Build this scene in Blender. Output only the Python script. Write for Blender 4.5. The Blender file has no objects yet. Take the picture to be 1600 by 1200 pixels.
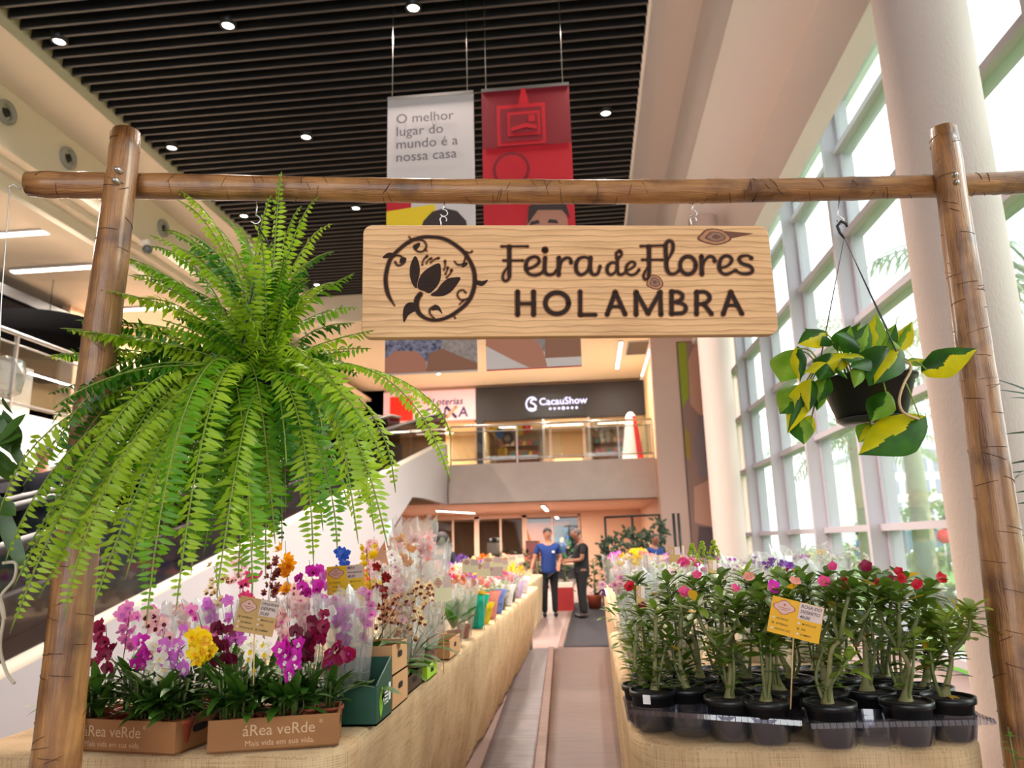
import bpy, bmesh, math, random
from math import sin, cos, pi, radians
from mathutils import Vector as V, Matrix, noise

C = bpy.context.scene
COL = C.collection
random.seed(7)

# ------------------------------------------------------------------ camera
F = 1170.0                                   # focal length in pixels of the 1600x1200 frame
CAM = V((0, 0, 1.46))
_d = V((122.0, 248.0, F)).normalized()       # depth axis of the hall, seen in the frame
_b = V((1122.0, 222.0, F))
_u = _b.cross(_d).normalized()
if _u.y > 0: _u = -_u
_r = _d.cross(_u)
if _r.x < 0: _r = -_r
def W(v): return V((_r.dot(v), _d.dot(v), _u.dot(v)))
cam_data = bpy.data.cameras.new('camera')
cam = bpy.data.objects.new('camera', cam_data); COL.objects.link(cam)
_cx, _cy, _cz = W(V((1, 0, 0))), W(V((0, -1, 0))), W(V((0, 0, -1)))
cam.matrix_world = Matrix(((_cx.x, _cy.x, _cz.x, CAM.x), (_cx.y, _cy.y, _cz.y, CAM.y), (_cx.z, _cy.z, _cz.z, CAM.z), (0, 0, 0, 1)))
cam_data.sensor_width = 36.0
cam_data.lens = F / 1600 * 36
cam_data.clip_start = 0.05; cam_data.clip_end = 400
cam_data.dof.use_dof = True
cam_data.dof.focus_distance = 2.5
cam_data.dof.aperture_fstop = 3.4
C.camera = cam

# ------------------------------------------------------------------ view, sky, light
C.view_settings.view_transform = 'Standard'
C.view_settings.look = 'None'
C.view_settings.exposure = 0.22
C.view_settings.gamma = 1.0
C.view_settings.use_curve_mapping = False
C.cycles.use_denoising = True
C.cycles.transparent_max_bounces = 40
C.cycles.max_bounces = 8
C.cycles.diffuse_bounces = 5
C.cycles.sample_clamp_indirect = 6.0
C.cycles.caustics_reflective = False
C.cycles.caustics_refractive = False
world = bpy.data.worlds.new('overcast_sky'); C.world = world
world.use_nodes = True
bg = world.node_tree.nodes['Background']
bg.inputs[0].default_value = (0.95, 0.98, 1.0, 1)
bg.inputs[1].default_value = 3.7
sun_data = bpy.data.lights.new('hazy_sun', 'SUN')
sun_data.energy = 2.0; sun_data.angle = radians(25); sun_data.color = (1.0, 0.96, 0.9)
sun = bpy.data.objects.new('hazy_sun', sun_data); COL.objects.link(sun)
sun.rotation_euler = V((-0.86, 0.02, -0.50)).to_track_quat('-Z', 'Y').to_euler()

# ------------------------------------------------------------------ picture ray helpers (a measured point on a real plane)
def ray(px, py): return W(V((px - 800.0, py - 600.0, F)))
def PY(px, py, y): w = ray(px, py); return CAM + w * (y / w.y)
def PZ(px, py, z): w = ray(px, py); return CAM + w * ((z - CAM.z) / w.z)
def PX(px, py, x): w = ray(px, py); return CAM + w * (x / w.x)

# ------------------------------------------------------------------ materials
def lin(c):
    c = c / 255.0
    return c / 12.92 if c <= 0.04045 else ((c + 0.055) / 1.055) ** 2.4
def rgb(c): return (lin(c[0]), lin(c[1]), lin(c[2]), 1)
def mat(name, c, rough=0.6, metal=0.0, spec=0.5, var=0.0, scale=8.0, stretch=None, bump=0.0, bscale=60.0, c2=None, trans=0.0, emit=0.0, sheen=0):
    m = bpy.data.materials.new(name); m.use_nodes = True
    nt = m.node_tree; N = nt.nodes; L = nt.links
    p = N['Principled BSDF']; p.inputs['Base Color'].default_value = rgb(c)
    p.inputs['Roughness'].default_value = rough; p.inputs['Metallic'].default_value = metal
    p.inputs['Specular IOR Level'].default_value = spec
    if emit:
        p.inputs['Emission Color'].default_value = rgb(c); p.inputs['Emission Strength'].default_value = emit
    src = None
    if var or c2 or bump:
        tc = N.new('ShaderNodeTexCoord'); mp = N.new('ShaderNodeMapping'); L.new(tc.outputs['Object'], mp.inputs[0])
        if stretch: mp.inputs['Scale'].default_value = stretch
    if var or c2:
        nz = N.new('ShaderNodeTexNoise'); nz.inputs['Scale'].default_value = scale; nz.inputs['Detail'].default_value = 5
        L.new(mp.outputs[0], nz.inputs[0])
        r = N.new('ShaderNodeValToRGB'); L.new(nz.outputs[0], r.inputs[0])
        r.color_ramp.elements[0].position = 0.32; r.color_ramp.elements[1].position = 0.68
        a = rgb(c); b = rgb(c2) if c2 else tuple(min(1, x * (1 + var)) for x in a[:3]) + (1,)
        lo = a if c2 else tuple(x * (1 - var) for x in a[:3]) + (1,)
        r.color_ramp.elements[0].color = lo; r.color_ramp.elements[1].color = b
        L.new(r.outputs[0], p.inputs['Base Color']); src = r.outputs[0]
    if bump:
        n2 = N.new('ShaderNodeTexNoise'); n2.inputs['Scale'].default_value = bscale; n2.inputs['Detail'].default_value = 4
        L.new(mp.outputs[0], n2.inputs[0])
        bp = N.new('ShaderNodeBump'); bp.inputs['Strength'].default_value = bump; bp.inputs['Distance'].default_value = 0.01
        L.new(n2.outputs[0], bp.inputs['Height']); L.new(bp.outputs[0], p.inputs['Normal'])
    if trans:
        t = N.new('ShaderNodeBsdfTranslucent'); t.inputs[0].default_value = rgb(c2 or c)
        if src: L.new(src, t.inputs[0])
        mx = N.new('ShaderNodeMixShader'); mx.inputs[0].default_value = trans
        L.new(p.outputs[0], mx.inputs[1]); L.new(t.outputs[0], mx.inputs[2])
        L.new(mx.outputs[0], N['Material Output'].inputs[0])
    return m
def emis(name, c, s):
    m = bpy.data.materials.new(name); m.use_nodes = True; nt = m.node_tree
    e = nt.nodes.new('ShaderNodeEmission'); e.inputs[0].default_value = rgb(c); e.inputs[1].default_value = s
    nt.links.new(e.outputs[0], nt.nodes['Material Output'].inputs[0]); return m
def clear(name, tint, gloss=0.08, rough=0.03, veil=0.0, veilc=(255, 255, 255), fres=0.35):
    """a thin clear sheet: light goes straight through, with a coat of reflection and a little milky scatter"""
    m = bpy.data.materials.new(name); m.use_nodes = True; nt = m.node_tree; N = nt.nodes; L = nt.links
    t = N.new('ShaderNodeBsdfTransparent'); t.inputs[0].default_value = rgb(tint)
    g = N.new('ShaderNodeBsdfGlossy'); g.inputs['Roughness'].default_value = rough
    lw = N.new('ShaderNodeLayerWeight'); lw.inputs[0].default_value = 0.35
    mt = N.new('ShaderNodeMath'); mt.operation = 'MULTIPLY_ADD'; mt.inputs[1].default_value = fres; mt.inputs[2].default_value = gloss
    L.new(lw.outputs['Fresnel'], mt.inputs[0])
    a = N.new('ShaderNodeMixShader'); L.new(mt.outputs[0], a.inputs[0]); L.new(t.outputs[0], a.inputs[1]); L.new(g.outputs[0], a.inputs[2])
    out = a.outputs[0]
    if veil:
        d = N.new('ShaderNodeBsdfDiffuse'); d.inputs[0].default_value = rgb(veilc)
        tl = N.new('ShaderNodeBsdfTranslucent'); tl.inputs[0].default_value = rgb(veilc)
        ad = N.new('ShaderNodeMixShader'); L.new(d.outputs[0], ad.inputs[1]); L.new(tl.outputs[0], ad.inputs[2])
        b = N.new('ShaderNodeMixShader'); b.inputs[0].default_value = veil; L.new(out, b.inputs[1]); L.new(ad.outputs[0], b.inputs[2]); out = b.outputs[0]
    L.new(out, N['Material Output'].inputs[0]); return m

# ------------------------------------------------------------------ mesh building
class G:
    def __init__(s): s.v = []; s.f = []; s.m = []
    def add(s, vs, fs, m=0):
        o = len(s.v); s.v += [tuple(p) for p in vs]
        s.f += [tuple(i + o for i in f) for f in fs]; s.m += [m] * len(fs); return s
    def box(s, x0, x1, y0, y1, z0, z1, m=0):
        return s.add([(x0, y0, z0), (x1, y0, z0), (x1, y1, z0), (x0, y1, z0), (x0, y0, z1), (x1, y0, z1), (x1, y1, z1), (x0, y1, z1)],
                     [(0, 3, 2, 1), (4, 5, 6, 7), (0, 1, 5, 4), (1, 2, 6, 5), (2, 3, 7, 6), (3, 0, 4, 7)], m)
    def obox(s, o, ex, ey, ez, m=0):
        """box spanned by edge vectors from corner o"""
        o, ex, ey, ez = V(o), V(ex), V(ey), V(ez)
        return s.add([o, o + ex, o + ex + ey, o + ey, o + ez, o + ex + ez, o + ex + ey + ez, o + ey + ez],
                     [(0, 3, 2, 1), (4, 5, 6, 7), (0, 1, 5, 4), (1, 2, 6, 5), (2, 3, 7, 6), (3, 0, 4, 7)], m)
    def tube(s, pts, r, n=8, m=0, cap=True):
        pts = [V(p) for p in pts]; k = len(pts); rs = r if isinstance(r, (list, tuple)) else [r] * k
        vs = []; ref = None
        for i, p in enumerate(pts):
            t = (pts[min(i + 1, k - 1)] - pts[max(i - 1, 0)])
            t = t.normalized() if t.length > 1e-9 else V((0, 0, 1))
            if ref is None: ref = V((1, 0, 0)) if abs(t.x) < 0.9 else V((0, 1, 0))
            a = (ref - t * ref.dot(t)).normalized(); b = t.cross(a); ref = a
            for j in range(n):
                q = 2 * pi * j / n; vs.append(p + (a * cos(q) + b * sin(q)) * rs[i])
        fs = [(i * n + j, i * n + (j + 1) % n, (i + 1) * n + (j + 1) % n, (i + 1) * n + j) for i in range(k - 1) for j in range(n)]
        if cap: fs += [tuple(range(n))[::-1], tuple(range((k - 1) * n, k * n))]
        return s.add(vs, fs, m)
    def lathe(s, prof, c=(0, 0, 0), n=16, m=0, wob=None):
        vs = []
        for i, (r, z) in enumerate(prof):
            for j in range(n):
                q = 2 * pi * j / n; rr = r * (wob(i, j) if wob else 1)
                vs.append((c[0] + rr * cos(q), c[1] + rr * sin(q), c[2] + z))
        fs = [(i * n + j, i * n + (j + 1) % n, (i + 1) * n + (j + 1) % n, (i + 1) * n + j) for i in range(len(prof) - 1) for j in range(n)]
        return s.add(vs, fs, m)
    def disc(s, c, r, n=14, m=0, nrm=None):
        c = V(c)
        if nrm is None: a, b = V((1, 0, 0)), V((0, 1, 0))
        else:
            nrm = V(nrm).normalized(); a = nrm.orthogonal().normalized(); b = nrm.cross(a)
        return s.add([c + (a * cos(2 * pi * j / n) + b * sin(2 * pi * j / n)) * r for j in range(n)], [tuple(range(n))], m)
    def ball(s, c, r, m=0, n=10, k=6, sc=(1, 1, 1)):
        vs = [(c[0], c[1], c[2] + r * sc[2])]
        for i in range(1, k):
            a = pi * i / k
            for j in range(n):
                q = 2 * pi * j / n; vs.append((c[0] + r * sin(a) * cos(q) * sc[0], c[1] + r * sin(a) * sin(q) * sc[1], c[2] + r * cos(a) * sc[2]))
        vs.append((c[0], c[1], c[2] - r * sc[2])); e = len(vs) - 1
        fs = [(0, 1 + j, 1 + (j + 1) % n) for j in range(n)]
        for i in range(k - 2):
            o = 1 + i * n
            fs += [(o + j, o + n + j, o + n + (j + 1) % n, o + (j + 1) % n) for j in range(n)]
        o = 1 + (k - 2) * n
        fs += [(o + (j + 1) % n, o + j, e) for j in range(n)]
        return s.add(vs, fs, m)
    def leaf(s, p, d, up, L, w, droop=0.6, seg=4, fold=0.2, peak=0.45, m=0, tip=0.0, m2=None):
        """one leaf blade: from p along d, blade facing up, bending towards -up by droop radians"""
        p, d, up = V(p), V(d).normalized(), V(up)
        sd = d.cross(up)
        if sd.length < 1e-5: sd = d.orthogonal()
        sd.normalize(); up = sd.cross(d).normalized()
        rows = []; st = L / seg
        for i in range(seg + 1):
            t = i / seg
            x = t / peak if t < peak else (1 - t) / (1 - peak)
            ww = w * 0.5 * max(tip, (sin(x * pi / 2)) ** 0.8)
            rows.append((p - sd * ww, p - up * ww * -0.0 - up * ww * fold, p + sd * ww))
            q = Matrix.Rotation(-droop / seg, 3, sd); d = q @ d; up = q @ up
            p = p + d * st
        vs = [x for r in rows for x in r]; fs = []; mm = []
        o = len(s.v); s.v += [tuple(x) for x in vs]
        for i in range(seg):
            a = o + i * 3
            s.f += [(a, a + 1, a + 4, a + 3), (a + 1, a + 2, a + 5, a + 4)]
            s.m += [m, m if m2 is None else m2]
        return p
    def poly(s, pts, m=0): return s.add(pts, [tuple(range(len(pts)))], m)

def mesh(name, g, mats, smooth=True, flat_m=()):
    me = bpy.data.meshes.new(name); me.from_pydata(g.v, [], g.f)
    for m in (mats if isinstance(mats, (list, tuple)) else [mats]): me.materials.append(m)
    if me.polygons:
        me.polygons.foreach_set('material_index', g.m)
        me.polygons.foreach_set('use_smooth', [bool(smooth)] * len(me.polygons))
    me.update(); return me
def put(name, me, parent=None, loc=None, rot=None, sc=None):
    o = bpy.data.objects.new(name, me); COL.objects.link(o)
    if parent: o.parent = parent
    if loc is not None: o.location = loc
    if rot is not None: o.rotation_euler = rot
    if sc is not None: o.scale = (sc, sc, sc) if isinstance(sc, (int, float)) else sc
    return o
def obj(name, g, mats, parent=None, smooth=True, label=None, world=False):
    """link one mesh object; world=True: the shape is in world coordinates while the parent is an unrotated Empty"""
    if world and parent:
        o = V((0, 0, 0)); q = parent
        while q: o += q.location; q = q.parent
        g.v = [(p[0] - o.x, p[1] - o.y, p[2] - o.z) for p in g.v]
    r = put(name, mesh(name, g, mats, smooth), parent)
    if label: r['label'] = label
    return r
def tag(o, label, cat, group=None, kind=None):
    o['label'] = label; o['category'] = cat
    if group: o['group'] = group
    if kind: o['kind'] = kind
    return o
def thing(name, label, cat, loc=(0, 0, 0), group=None, rz=0.0):
    o = bpy.data.objects.new(name, None); COL.objects.link(o); o.empty_display_size = 0.05
    o.location = loc; o.rotation_euler = (0, 0, rz)
    return tag(o, label, cat, group)
def struct(name, g, mats, smooth=False, parent=None):
    o = obj(name, g, mats, parent, smooth)
    if not parent: o['kind'] = 'structure'
    return o
def copy_tree(o, parent=None):
    c = o.copy(); COL.objects.link(c)
    if parent: c.parent = parent
    for ch in list(o.children): copy_tree(ch, c)
    return c
def text(name, s, size, m, parent, mw, bold=0.0, align='LEFT', shear=0.0, space=1.0):
    cu = bpy.data.curves.new(name, 'FONT'); cu.body = s; cu.size = size; cu.offset = bold * size; cu.align_x = align; cu.shear = shear
    cu.space_character = space
    cu.resolution_u = 3
    t = bpy.data.objects.new(name, cu); COL.objects.link(t)
    dg = bpy.context.evaluated_depsgraph_get()
    me = bpy.data.meshes.new_from_object(t.evaluated_get(dg)); me.name = name
    bpy.data.objects.remove(t)
    me.materials.clear(); me.materials.append(m)
    o = put(name, me, parent)
    o.matrix_local = mw
    return o
def frame(o, ex, ez):
    """matrix whose local x runs along ex, local y along ez (for lettering on an upright face)"""
    ex, ez = V(ex).normalized(), V(ez).normalized(); n = ex.cross(ez)
    return Matrix(((ex.x, ez.x, n.x, o[0]), (ex.y, ez.y, n.y, o[1]), (ex.z, ez.z, n.z, o[2]), (0, 0, 0, 1)))
def crom(pts, k=6, closed=False):
    n = len(pts); out = []
    for i in range(n if closed else n - 1):
        if closed: a, b, c, d = pts[(i - 1) % n], pts[i], pts[(i + 1) % n], pts[(i + 2) % n]
        else: a, b, c, d = pts[max(i - 1, 0)], pts[i], pts[i + 1], pts[min(i + 2, n - 1)]
        for j in range(k):
            t = j / k
            out.append(tuple(0.5 * (2 * b[q] + (c[q] - a[q]) * t + (2 * a[q] - 5 * b[q] + 4 * c[q] - d[q]) * t * t + (3 * b[q] - a[q] - 3 * c[q] + d[q]) * t ** 3) for q in range(len(b))))
    if not closed: out.append(tuple(pts[-1]))
    return out
def ribbon(g, pts, fn, m=0, lift=0.0, grow=0.0, smooth=True):
    """flat stroke: pts (x, y, width) in plane units, fn(x, y, lift) gives the 3-D point"""
    p = crom(pts, 6) if smooth and len(pts) > 2 else pts
    if not smooth:
        for a, b in zip(p[:-1], p[1:]): _seg(g, [a, b], fn, m, lift, grow)
    else: _seg(g, p, fn, m, lift, grow)
def _seg(g, p, fn, m, lift, grow):
    vs = []; n = len(p)
    for i in range(n):
        dx = p[min(i + 1, n - 1)][0] - p[max(i - 1, 0)][0]; dy = p[min(i + 1, n - 1)][1] - p[max(i - 1, 0)][1]
        l = math.hypot(dx, dy) or 1; w = p[i][2] / 2 + grow
        vs += [fn(p[i][0] - dy / l * w, p[i][1] + dx / l * w, lift), fn(p[i][0] + dy / l * w, p[i][1] - dx / l * w, lift)]
    g.add(vs, [(2 * i, 2 * i + 1, 2 * i + 3, 2 * i + 2) for i in range(n - 1)], m)
    for q in (p[0], p[-1]):
        w = q[2] / 2 + grow
        g.add([fn(q[0] + w * cos(2 * pi * j / 12), q[1] + w * sin(2 * pi * j / 12), lift) for j in range(12)], [tuple(range(12))], m)
def R(a, b): return random.uniform(a, b)

# ------------------------------------------------------------------ building materials
m_white = mat('white_paint', (234, 230, 228), 0.7, bump=0.12, bscale=90)
m_plaster = mat('column_plaster', (204, 188, 180), 0.78, bump=0.35, bscale=70, stretch=(1, 1, 0.35))
m_cream = mat('cream_paint', (222, 208, 190), 0.75)
m_peach = mat('peach_paint', (214, 178, 150), 0.75)
m_pinkwall = mat('rosy_beige_paint', (220, 186, 174), 0.8)
m_greyband = mat('grey_beige_fascia', (222, 206, 198), 0.7, var=0.05, scale=2)
m_black = mat('black_metal', (18, 17, 18), 0.45)
m_slat = mat('charcoal_slat', (20, 20, 21), 0.8)
m_slatedge = mat('slat_edge_strip', (74, 69, 69), 0.5, metal=0.2)
m_void = mat('ceiling_void', (8, 8, 8), 0.9)
m_steel = mat('brushed_steel', (190, 186, 182), 0.3, metal=0.9)
m_alu = mat('white_aluminium', (184, 181, 190), 0.45)
m_glass = clear('window_glass', (247, 252, 251), gloss=0.03, rough=0.0, veil=0.045, veilc=(255, 250, 253))  # veil: window glare put into the pane as a milky wash
m_railglass = clear('rail_glass', (222, 226, 226), gloss=0.05, rough=0.0)
m_darkglass = clear('tinted_glass', (150, 150, 156), gloss=0.01, rough=0.04, fres=0.06)
m_tile = mat('floor_tile', (140, 116, 110), 0.6, var=0.08, scale=1.5)
m_lamp = emis('lamp_lens', (255, 238, 228), 14)
m_strip = emis('strip_diffuser', (255, 232, 214), 12)
m_stripw = emis('shop_strip', (255, 222, 180), 14)

# ------------------------------------------------------------------ the hall
struct('floor', G().box(-15, 3.9, -10, 38, -0.1, 0), m_tile)
g = G()                                              # dark slatted ceiling: blades across the hall with pale lower edges
y = -9.0
while y < 18.3:
    g.box(-6.88, 1.03, y, y + 0.030, 8.012, 8.16, 0); g.box(-6.88, 1.03, y - 0.002, y + 0.032, 8.0, 8.012, 1); y += 0.196
g.box(-7, 1.1, -10, 18.5, 8.5, 8.6, 2)
struct('ceiling', g, [m_slat, m_slatedge, m_void])
g = G()
g.box(1.03, 1.07, -10, 18.5, 8.0, 9.2); g.box(1.0, 2.1, -10, 20, 9.1, 9.3)          # coffer beside the slats
g.box(1.985, 3.0, -10, 20, 7.7, 9.2)                                                  # beam over the columns
g.box(3.0, 3.28, -10, 20, 6.62, 7.9); g.box(3.0, 4.3, -10, 20, 8.0, 8.3); g.box(3.75, 4.05, -10, 20, 7.78, 8.0)
struct('ceiling_beam', g, m_white)
g = G()
g.box(-6.95, -6.9, -10, 18.5, 7.85, 8.6); g.box(-7.8, -6.951, -10, 18.5, 7.851, 7.95); g.box(-8.0, -7.801, -10, 18.5, 7.0, 7.95)
struct('ceiling_drop', g, m_cream)
struct('ceiling_gallery', G().box(-15, -8.0, -10, 30, 6.9, 7.0).box(-8.56, -8.2, -10, 30, 6.62, 6.9), m_cream)
g = G(); g.box(-8.0, 2.1, 18.4, 18.6, 7.3, 9.3); g.box(-12, 2.1, 18.6, 28, 7.3, 7.4)
struct('ceiling_mezzanine', g, m_cream)
struct('wall_far', G().box(1.88, 4.3, 20.0, 20.4, 0, 9.2), m_pinkwall)
struct('wall_front', G().box(-15, -7.0, -10.2, -10, 0, 9.3).box(3.4, 4.2, -10.2, -10, 0, 9.3).box(-7.0, 3.4, -10.2, -10, 7.6, 9.3), m_peach)  # unseen wall behind the camera, its opening shaped to control frontal light
struct('wall_left', G().box(-15.2, -15, -10, 38, 0, 7), m_peach)
struct('wall_lobby', G().box(-0.30, 1.9, 28.2, 28.4, 0, 2.62).box(-15, -6.0, 28.2, 28.4, 0, 2.62).box(-6.0, -0.30, 28.2, 28.4, 2.53, 2.62).box(1.9, 2.1, 20.4, 38, 0, 2.62), m_peach)
struct('wall_shop', G().box(-15, 2, 37.8, 38, 0, 2.62), mat('shop_back_wall', (150, 120, 95), 0.8))
struct('ceiling_lobby', G().box(-12, 2.1, 20.9, 38, 2.62, 2.72), m_peach)
# mezzanine edge
struct('trim_1', G().box(-3.87, 1.95, 20.8, 21.3, 2.62, 3.16), m_greyband)
struct('trim_2', G().box(-3.87, 1.9, 20.98, 21.3, 3.16, 3.72), m_greyband)
struct('floor_mezzanine', G().box(-12, 2.0, 21.3, 27.2, 2.72, 3.72), m_cream)
# left gallery
struct('floor_gallery', G().box(-15, -8.3, -10, 30, 3.0, 3.5), m_cream)
struct('trim_3', G().box(-8.3, -8.15, -10, 20.9, 2.35, 3.52), m_white)
struct('wall_gallery', G().box(-11.4, -11.2, 14.8, 30, 3.5, 6.9), m_peach)

# window wall: one structure per bay
MY = [10.5 + 2.43 * k for k in range(-4, 4)] + [20.0]
struct('wall_right', G().box(3.85, 4.05, -10, 0.73, 0, 8.1), m_white)
ZT = [0.12, 1.56, 3.07, 4.38, 5.66, 6.95, 7.82]
for i in range(len(MY) - 1):
    w = bpy.data.objects.new('window_%d' % (i + 1), None); COL.objects.link(w); w.location = (3.9, MY[i], 0); w['kind'] = 'structure'
    g = G(); a, b = 0.0, MY[i + 1] - MY[i]
    g.box(-0.22, 0.17, a - 0.045, a + 0.045, 0, 8); g.box(-0.235, -0.22, a - 0.05, a + 0.05, 0, 8)
    for z in ZT: g.box(-0.10, 0.16, a + 0.045, b - 0.045, z - 0.045, z + 0.045)
    g.box(-0.03, 0.03, a + 0.045, a + 0.11, 0, 7.9); g.box(-0.03, 0.03, b - 0.11, b - 0.045, 0, 7.9)
    obj('frame', g, m_alu, w, smooth=False)
    obj('pane', G().box(-0.006, 0.006, a + 0.045, b - 0.045, 0.05, 7.9), m_glass, w, smooth=False)
for nm, (cx, cy) in (('column_1', (2.47, 4.87)), ('column_2', (2.52, 14.2))):
    struct(nm, G().lathe([(0.285, 0), (0.285, 7.72)], (cx, cy, 0), 40), m_plaster, smooth=True)
struct('column_3', G().lathe([(0.36, 0), (0.36, 8)], (3.62, 19.6, 0), 32), m_pinkwall, smooth=True)

# mural print on the far wall: bands of a blurred portrait
g = G(); Y0 = 19.97
def mur(pts, m): g.poly([(x, Y0 - 0.003 * m, z) for x, z in pts], m)
mur([(2.60, 0.6), (3.75, 0.6), (3.75, 6.7), (2.60, 6.7)], 0)
mur([(2.60, 4.9), (2.80, 5.2), (2.84, 6.7), (2.60, 6.7)], 1)
mur([(2.82, 5.0), (3.1, 4.6), (3.7, 4.8), (3.7, 6.5), (3.2, 6.9), (2.85, 6.2)], 2)
mur([(2.60, 3.6), (2.72, 3.5), (2.74, 4.2), (2.62, 4.4)], 3)
mur([(2.9, 3.0), (3.3, 3.2), (3.6, 4.6), (3.0, 4.7), (2.85, 4.0)], 4)
mur([(2.7, 1.9), (3.4, 1.7), (3.7, 2.7), (3.2, 3.0), (2.75, 2.8)], 2)
mur([(2.65, 0.7), (3.7, 0.7), (3.6, 1.7), (2.8, 1.8)], 5)
mu = thing('wall_mural', 'tall printed mural of a person on the rosy wall behind the far white column', 'mural', (2.6, 19.98, 0.6))
obj('print', g, [mat('mural_brown', (158, 124, 114), 0.7), mat('mural_lime', (150, 160, 40), 0.7), mat('mural_skin', (204, 156, 136), 0.7), mat('mural_yellow', (170, 140, 60), 0.7), mat('mural_grey', (140, 124, 128), 0.7), mat('mural_dark', (100, 84, 88), 0.7)], mu, smooth=False, world=True)
obj('panel', G().box(2.58, 3.78, 19.974, 19.998, 0.58, 6.72), m_black, mu, smooth=False, world=True)

# ------------------------------------------------------------------ downlights in the slats (each with its own lamp)
DL = []
for iy, yy in enumerate((7.9, 10.58, 13.22, 15.9, 17.3)):
    for ix, xx in enumerate((-6.54, -4.26, -1.87, 0.55)):
        if yy == 15.9 or (yy == 17.3 and xx > -6): continue
        DL.append((xx, yy))
rown = ['first', 'second', 'third', 'fourth', 'fifth', 'sixth', 'seventh']
coln = {-6.54: 'beside the cream edge', -4.26: 'second from the cream edge', -1.87: 'third from the cream edge', 0.55: 'beside the window-side coffer'}
prot = thing('downlight', '', 'ceiling light', (0, 0, 0))
obj('housing', G().lathe([(0.10, 0.10), (0.10, -0.03), (0.075, -0.035), (0.07, 0.05)], n=18), m_black, prot)
obj('lens', G().disc((0, 0, -0.015), 0.072, 18, nrm=(0, 0, -1)), m_lamp, prot)
for k, (x, y) in enumerate(DL):
    o = prot if k == 0 else copy_tree(prot)
    o.location = (x, y + 0.03, 8.0)
    row = sorted(set(q[1] for q in DL)).index(y)
    o['label'] = 'round glowing downlight in the dark slats, %s row of lights, %s' % (rown[row], coln[x]); o['group'] = 'downlights in the slatted ceiling'
    ld = bpy.data.lights.new('downlight_lamp', 'SPOT'); ld.energy = 460; ld.color = (1, 0.86, 0.76); ld.spot_size = radians(125); ld.spot_blend = 0.8; ld.shadow_soft_size = 0.07
    lo = bpy.data.objects.new('downlight_lamp', ld); COL.objects.link(lo); lo.parent = o; lo.location = (0, 0, -0.06)

def strip(loc, L, rz, label, group, m=m_strip, w=0.09, cat='ceiling light', power=110):
    t = thing('strip_light', label, cat, loc, group, rz)
    obj('housing', G().box(-L / 2 - 0.03, L / 2 + 0.03, -w / 2 - 0.02, w / 2 + 0.02, -0.02, 0.019), m_alu, t, smooth=False)
    obj('diffuser', G().box(-L / 2, L / 2, -w / 2, w / 2, -0.035, -0.0201), m, t, smooth=False)
    ld = bpy.data.lights.new('strip_lamp', 'AREA'); ld.shape = 'RECTANGLE'; ld.size = L; ld.size_y = w; ld.energy = power; ld.color = (1, 0.87, 0.74)
    lo = bpy.data.objects.new('strip_lamp', ld); COL.objects.link(lo); lo.parent = t; lo.location = (0, 0, -0.045)
    return t
for k, (x, y, L) in enumerate(((-9.6, 11.05, 1.9), (-9.9, 12.65, 1.9), (-9.8, 8.2, 1.9), (-9.8, 15.2, 1.9), (-9.8, 18.5, 1.9))):
    strip((x, y, 6.875), L, 0, 'linear light on the left gallery ceiling, number %s counted from the entrance' % ['two', 'three', 'one', 'four', 'five'][k], 'strip lights over the left gallery', w=0.12, power=260)
strip((1.19, 23.4, 7.27), 3.4, pi / 2, 'long linear light on the cream ceiling above the chocolate shop', 'strip lights over the mezzanine', power=170)
strip((-4.6, 24.0, 7.27), 1.5, radians(115), 'short linear light above the lottery shop sign', 'strip lights over the mezzanine', power=170)
strip((-1.4, 23.6, 7.27), 1.4, radians(85), 'short linear light above the chocolate shop sign beside the hanging banners', 'strip lights over the mezzanine', power=170)
strip((-4.42, 25.2, 2.6), 2.6, radians(72), 'slanting linear light on the lobby ceiling by the travelator', 'strip lights in the lobby', power=330)
strip((-1.4, 24.6, 2.6), 3.4, radians(91), 'linear light on the lobby ceiling above the two men', 'strip lights in the lobby', power=330)
strip((-2.6, 31.4, 2.6), 2.4, 0, 'linear light inside the shop behind the lobby glass', 'strip lights in the lobby', power=330)
strip((-6.0, 31.4, 2.6), 2.4, 0, 'linear light deep in the shop left of the lobby glass', 'strip lights in the lobby', power=330)
# round air outlets on the cream drop
for k, yy in enumerate((7.35, 8.62, 9.89, 11.2, 12.55, 13.9)):
    t = thing('air_vent', 'round grey air outlet on the cream bulkhead, %s from the entrance side' % rown[k], 'vent', (-7.8, yy, 7.5), 'round air outlets on the bulkhead')
    q = Matrix.Rotation(pi / 2, 3, 'Y')
    for nm, pf, mm in (('ring', [(0.10, 0.0), (0.12, 0.06), (0.17, 0.05), (0.175, 0.0)], mat('vent_grey', (150, 146, 140), 0.5)), ('core', [(0.0, 0.03), (0.06, 0.035), (0.065, 0.0)], m_black)):
        g = G().lathe(pf, n=20); g.v = [tuple(q @ V(p)) for p in g.v]; obj(nm, g, mm, t)
t = thing('dome_camera', 'small clear dome camera on the cream bulkhead beside the left post', 'camera', (-7.78, 11.95, 6.95))
obj('bracket', G().box(-0.02, 0.12, -0.04, 0.04, -0.05, 0.05), m_white, t, smooth=False)
obj('dome', G().ball((0.1, 0, -0.13), 0.09), mat('camera_dome', (70, 72, 76), 0.1), t)
t = thing('ceiling_grille', 'dark square air grille on the mezzanine ceiling above the shop corner', 'vent', (1.72, 22.6, 7.28))
g = G()
for k in range(8): g.box(-0.3, 0.3, -0.75 + k * 0.19, -0.62 + k * 0.19, -0.03, 0.0)
obj('louvre', g, mat('grille_grey', (92, 84, 80), 0.6), t, smooth=False); obj('rim', G().box(-0.34, 0.34, -0.8, 0.86, -0.01, 0.015), m_alu, t, smooth=False)

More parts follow.
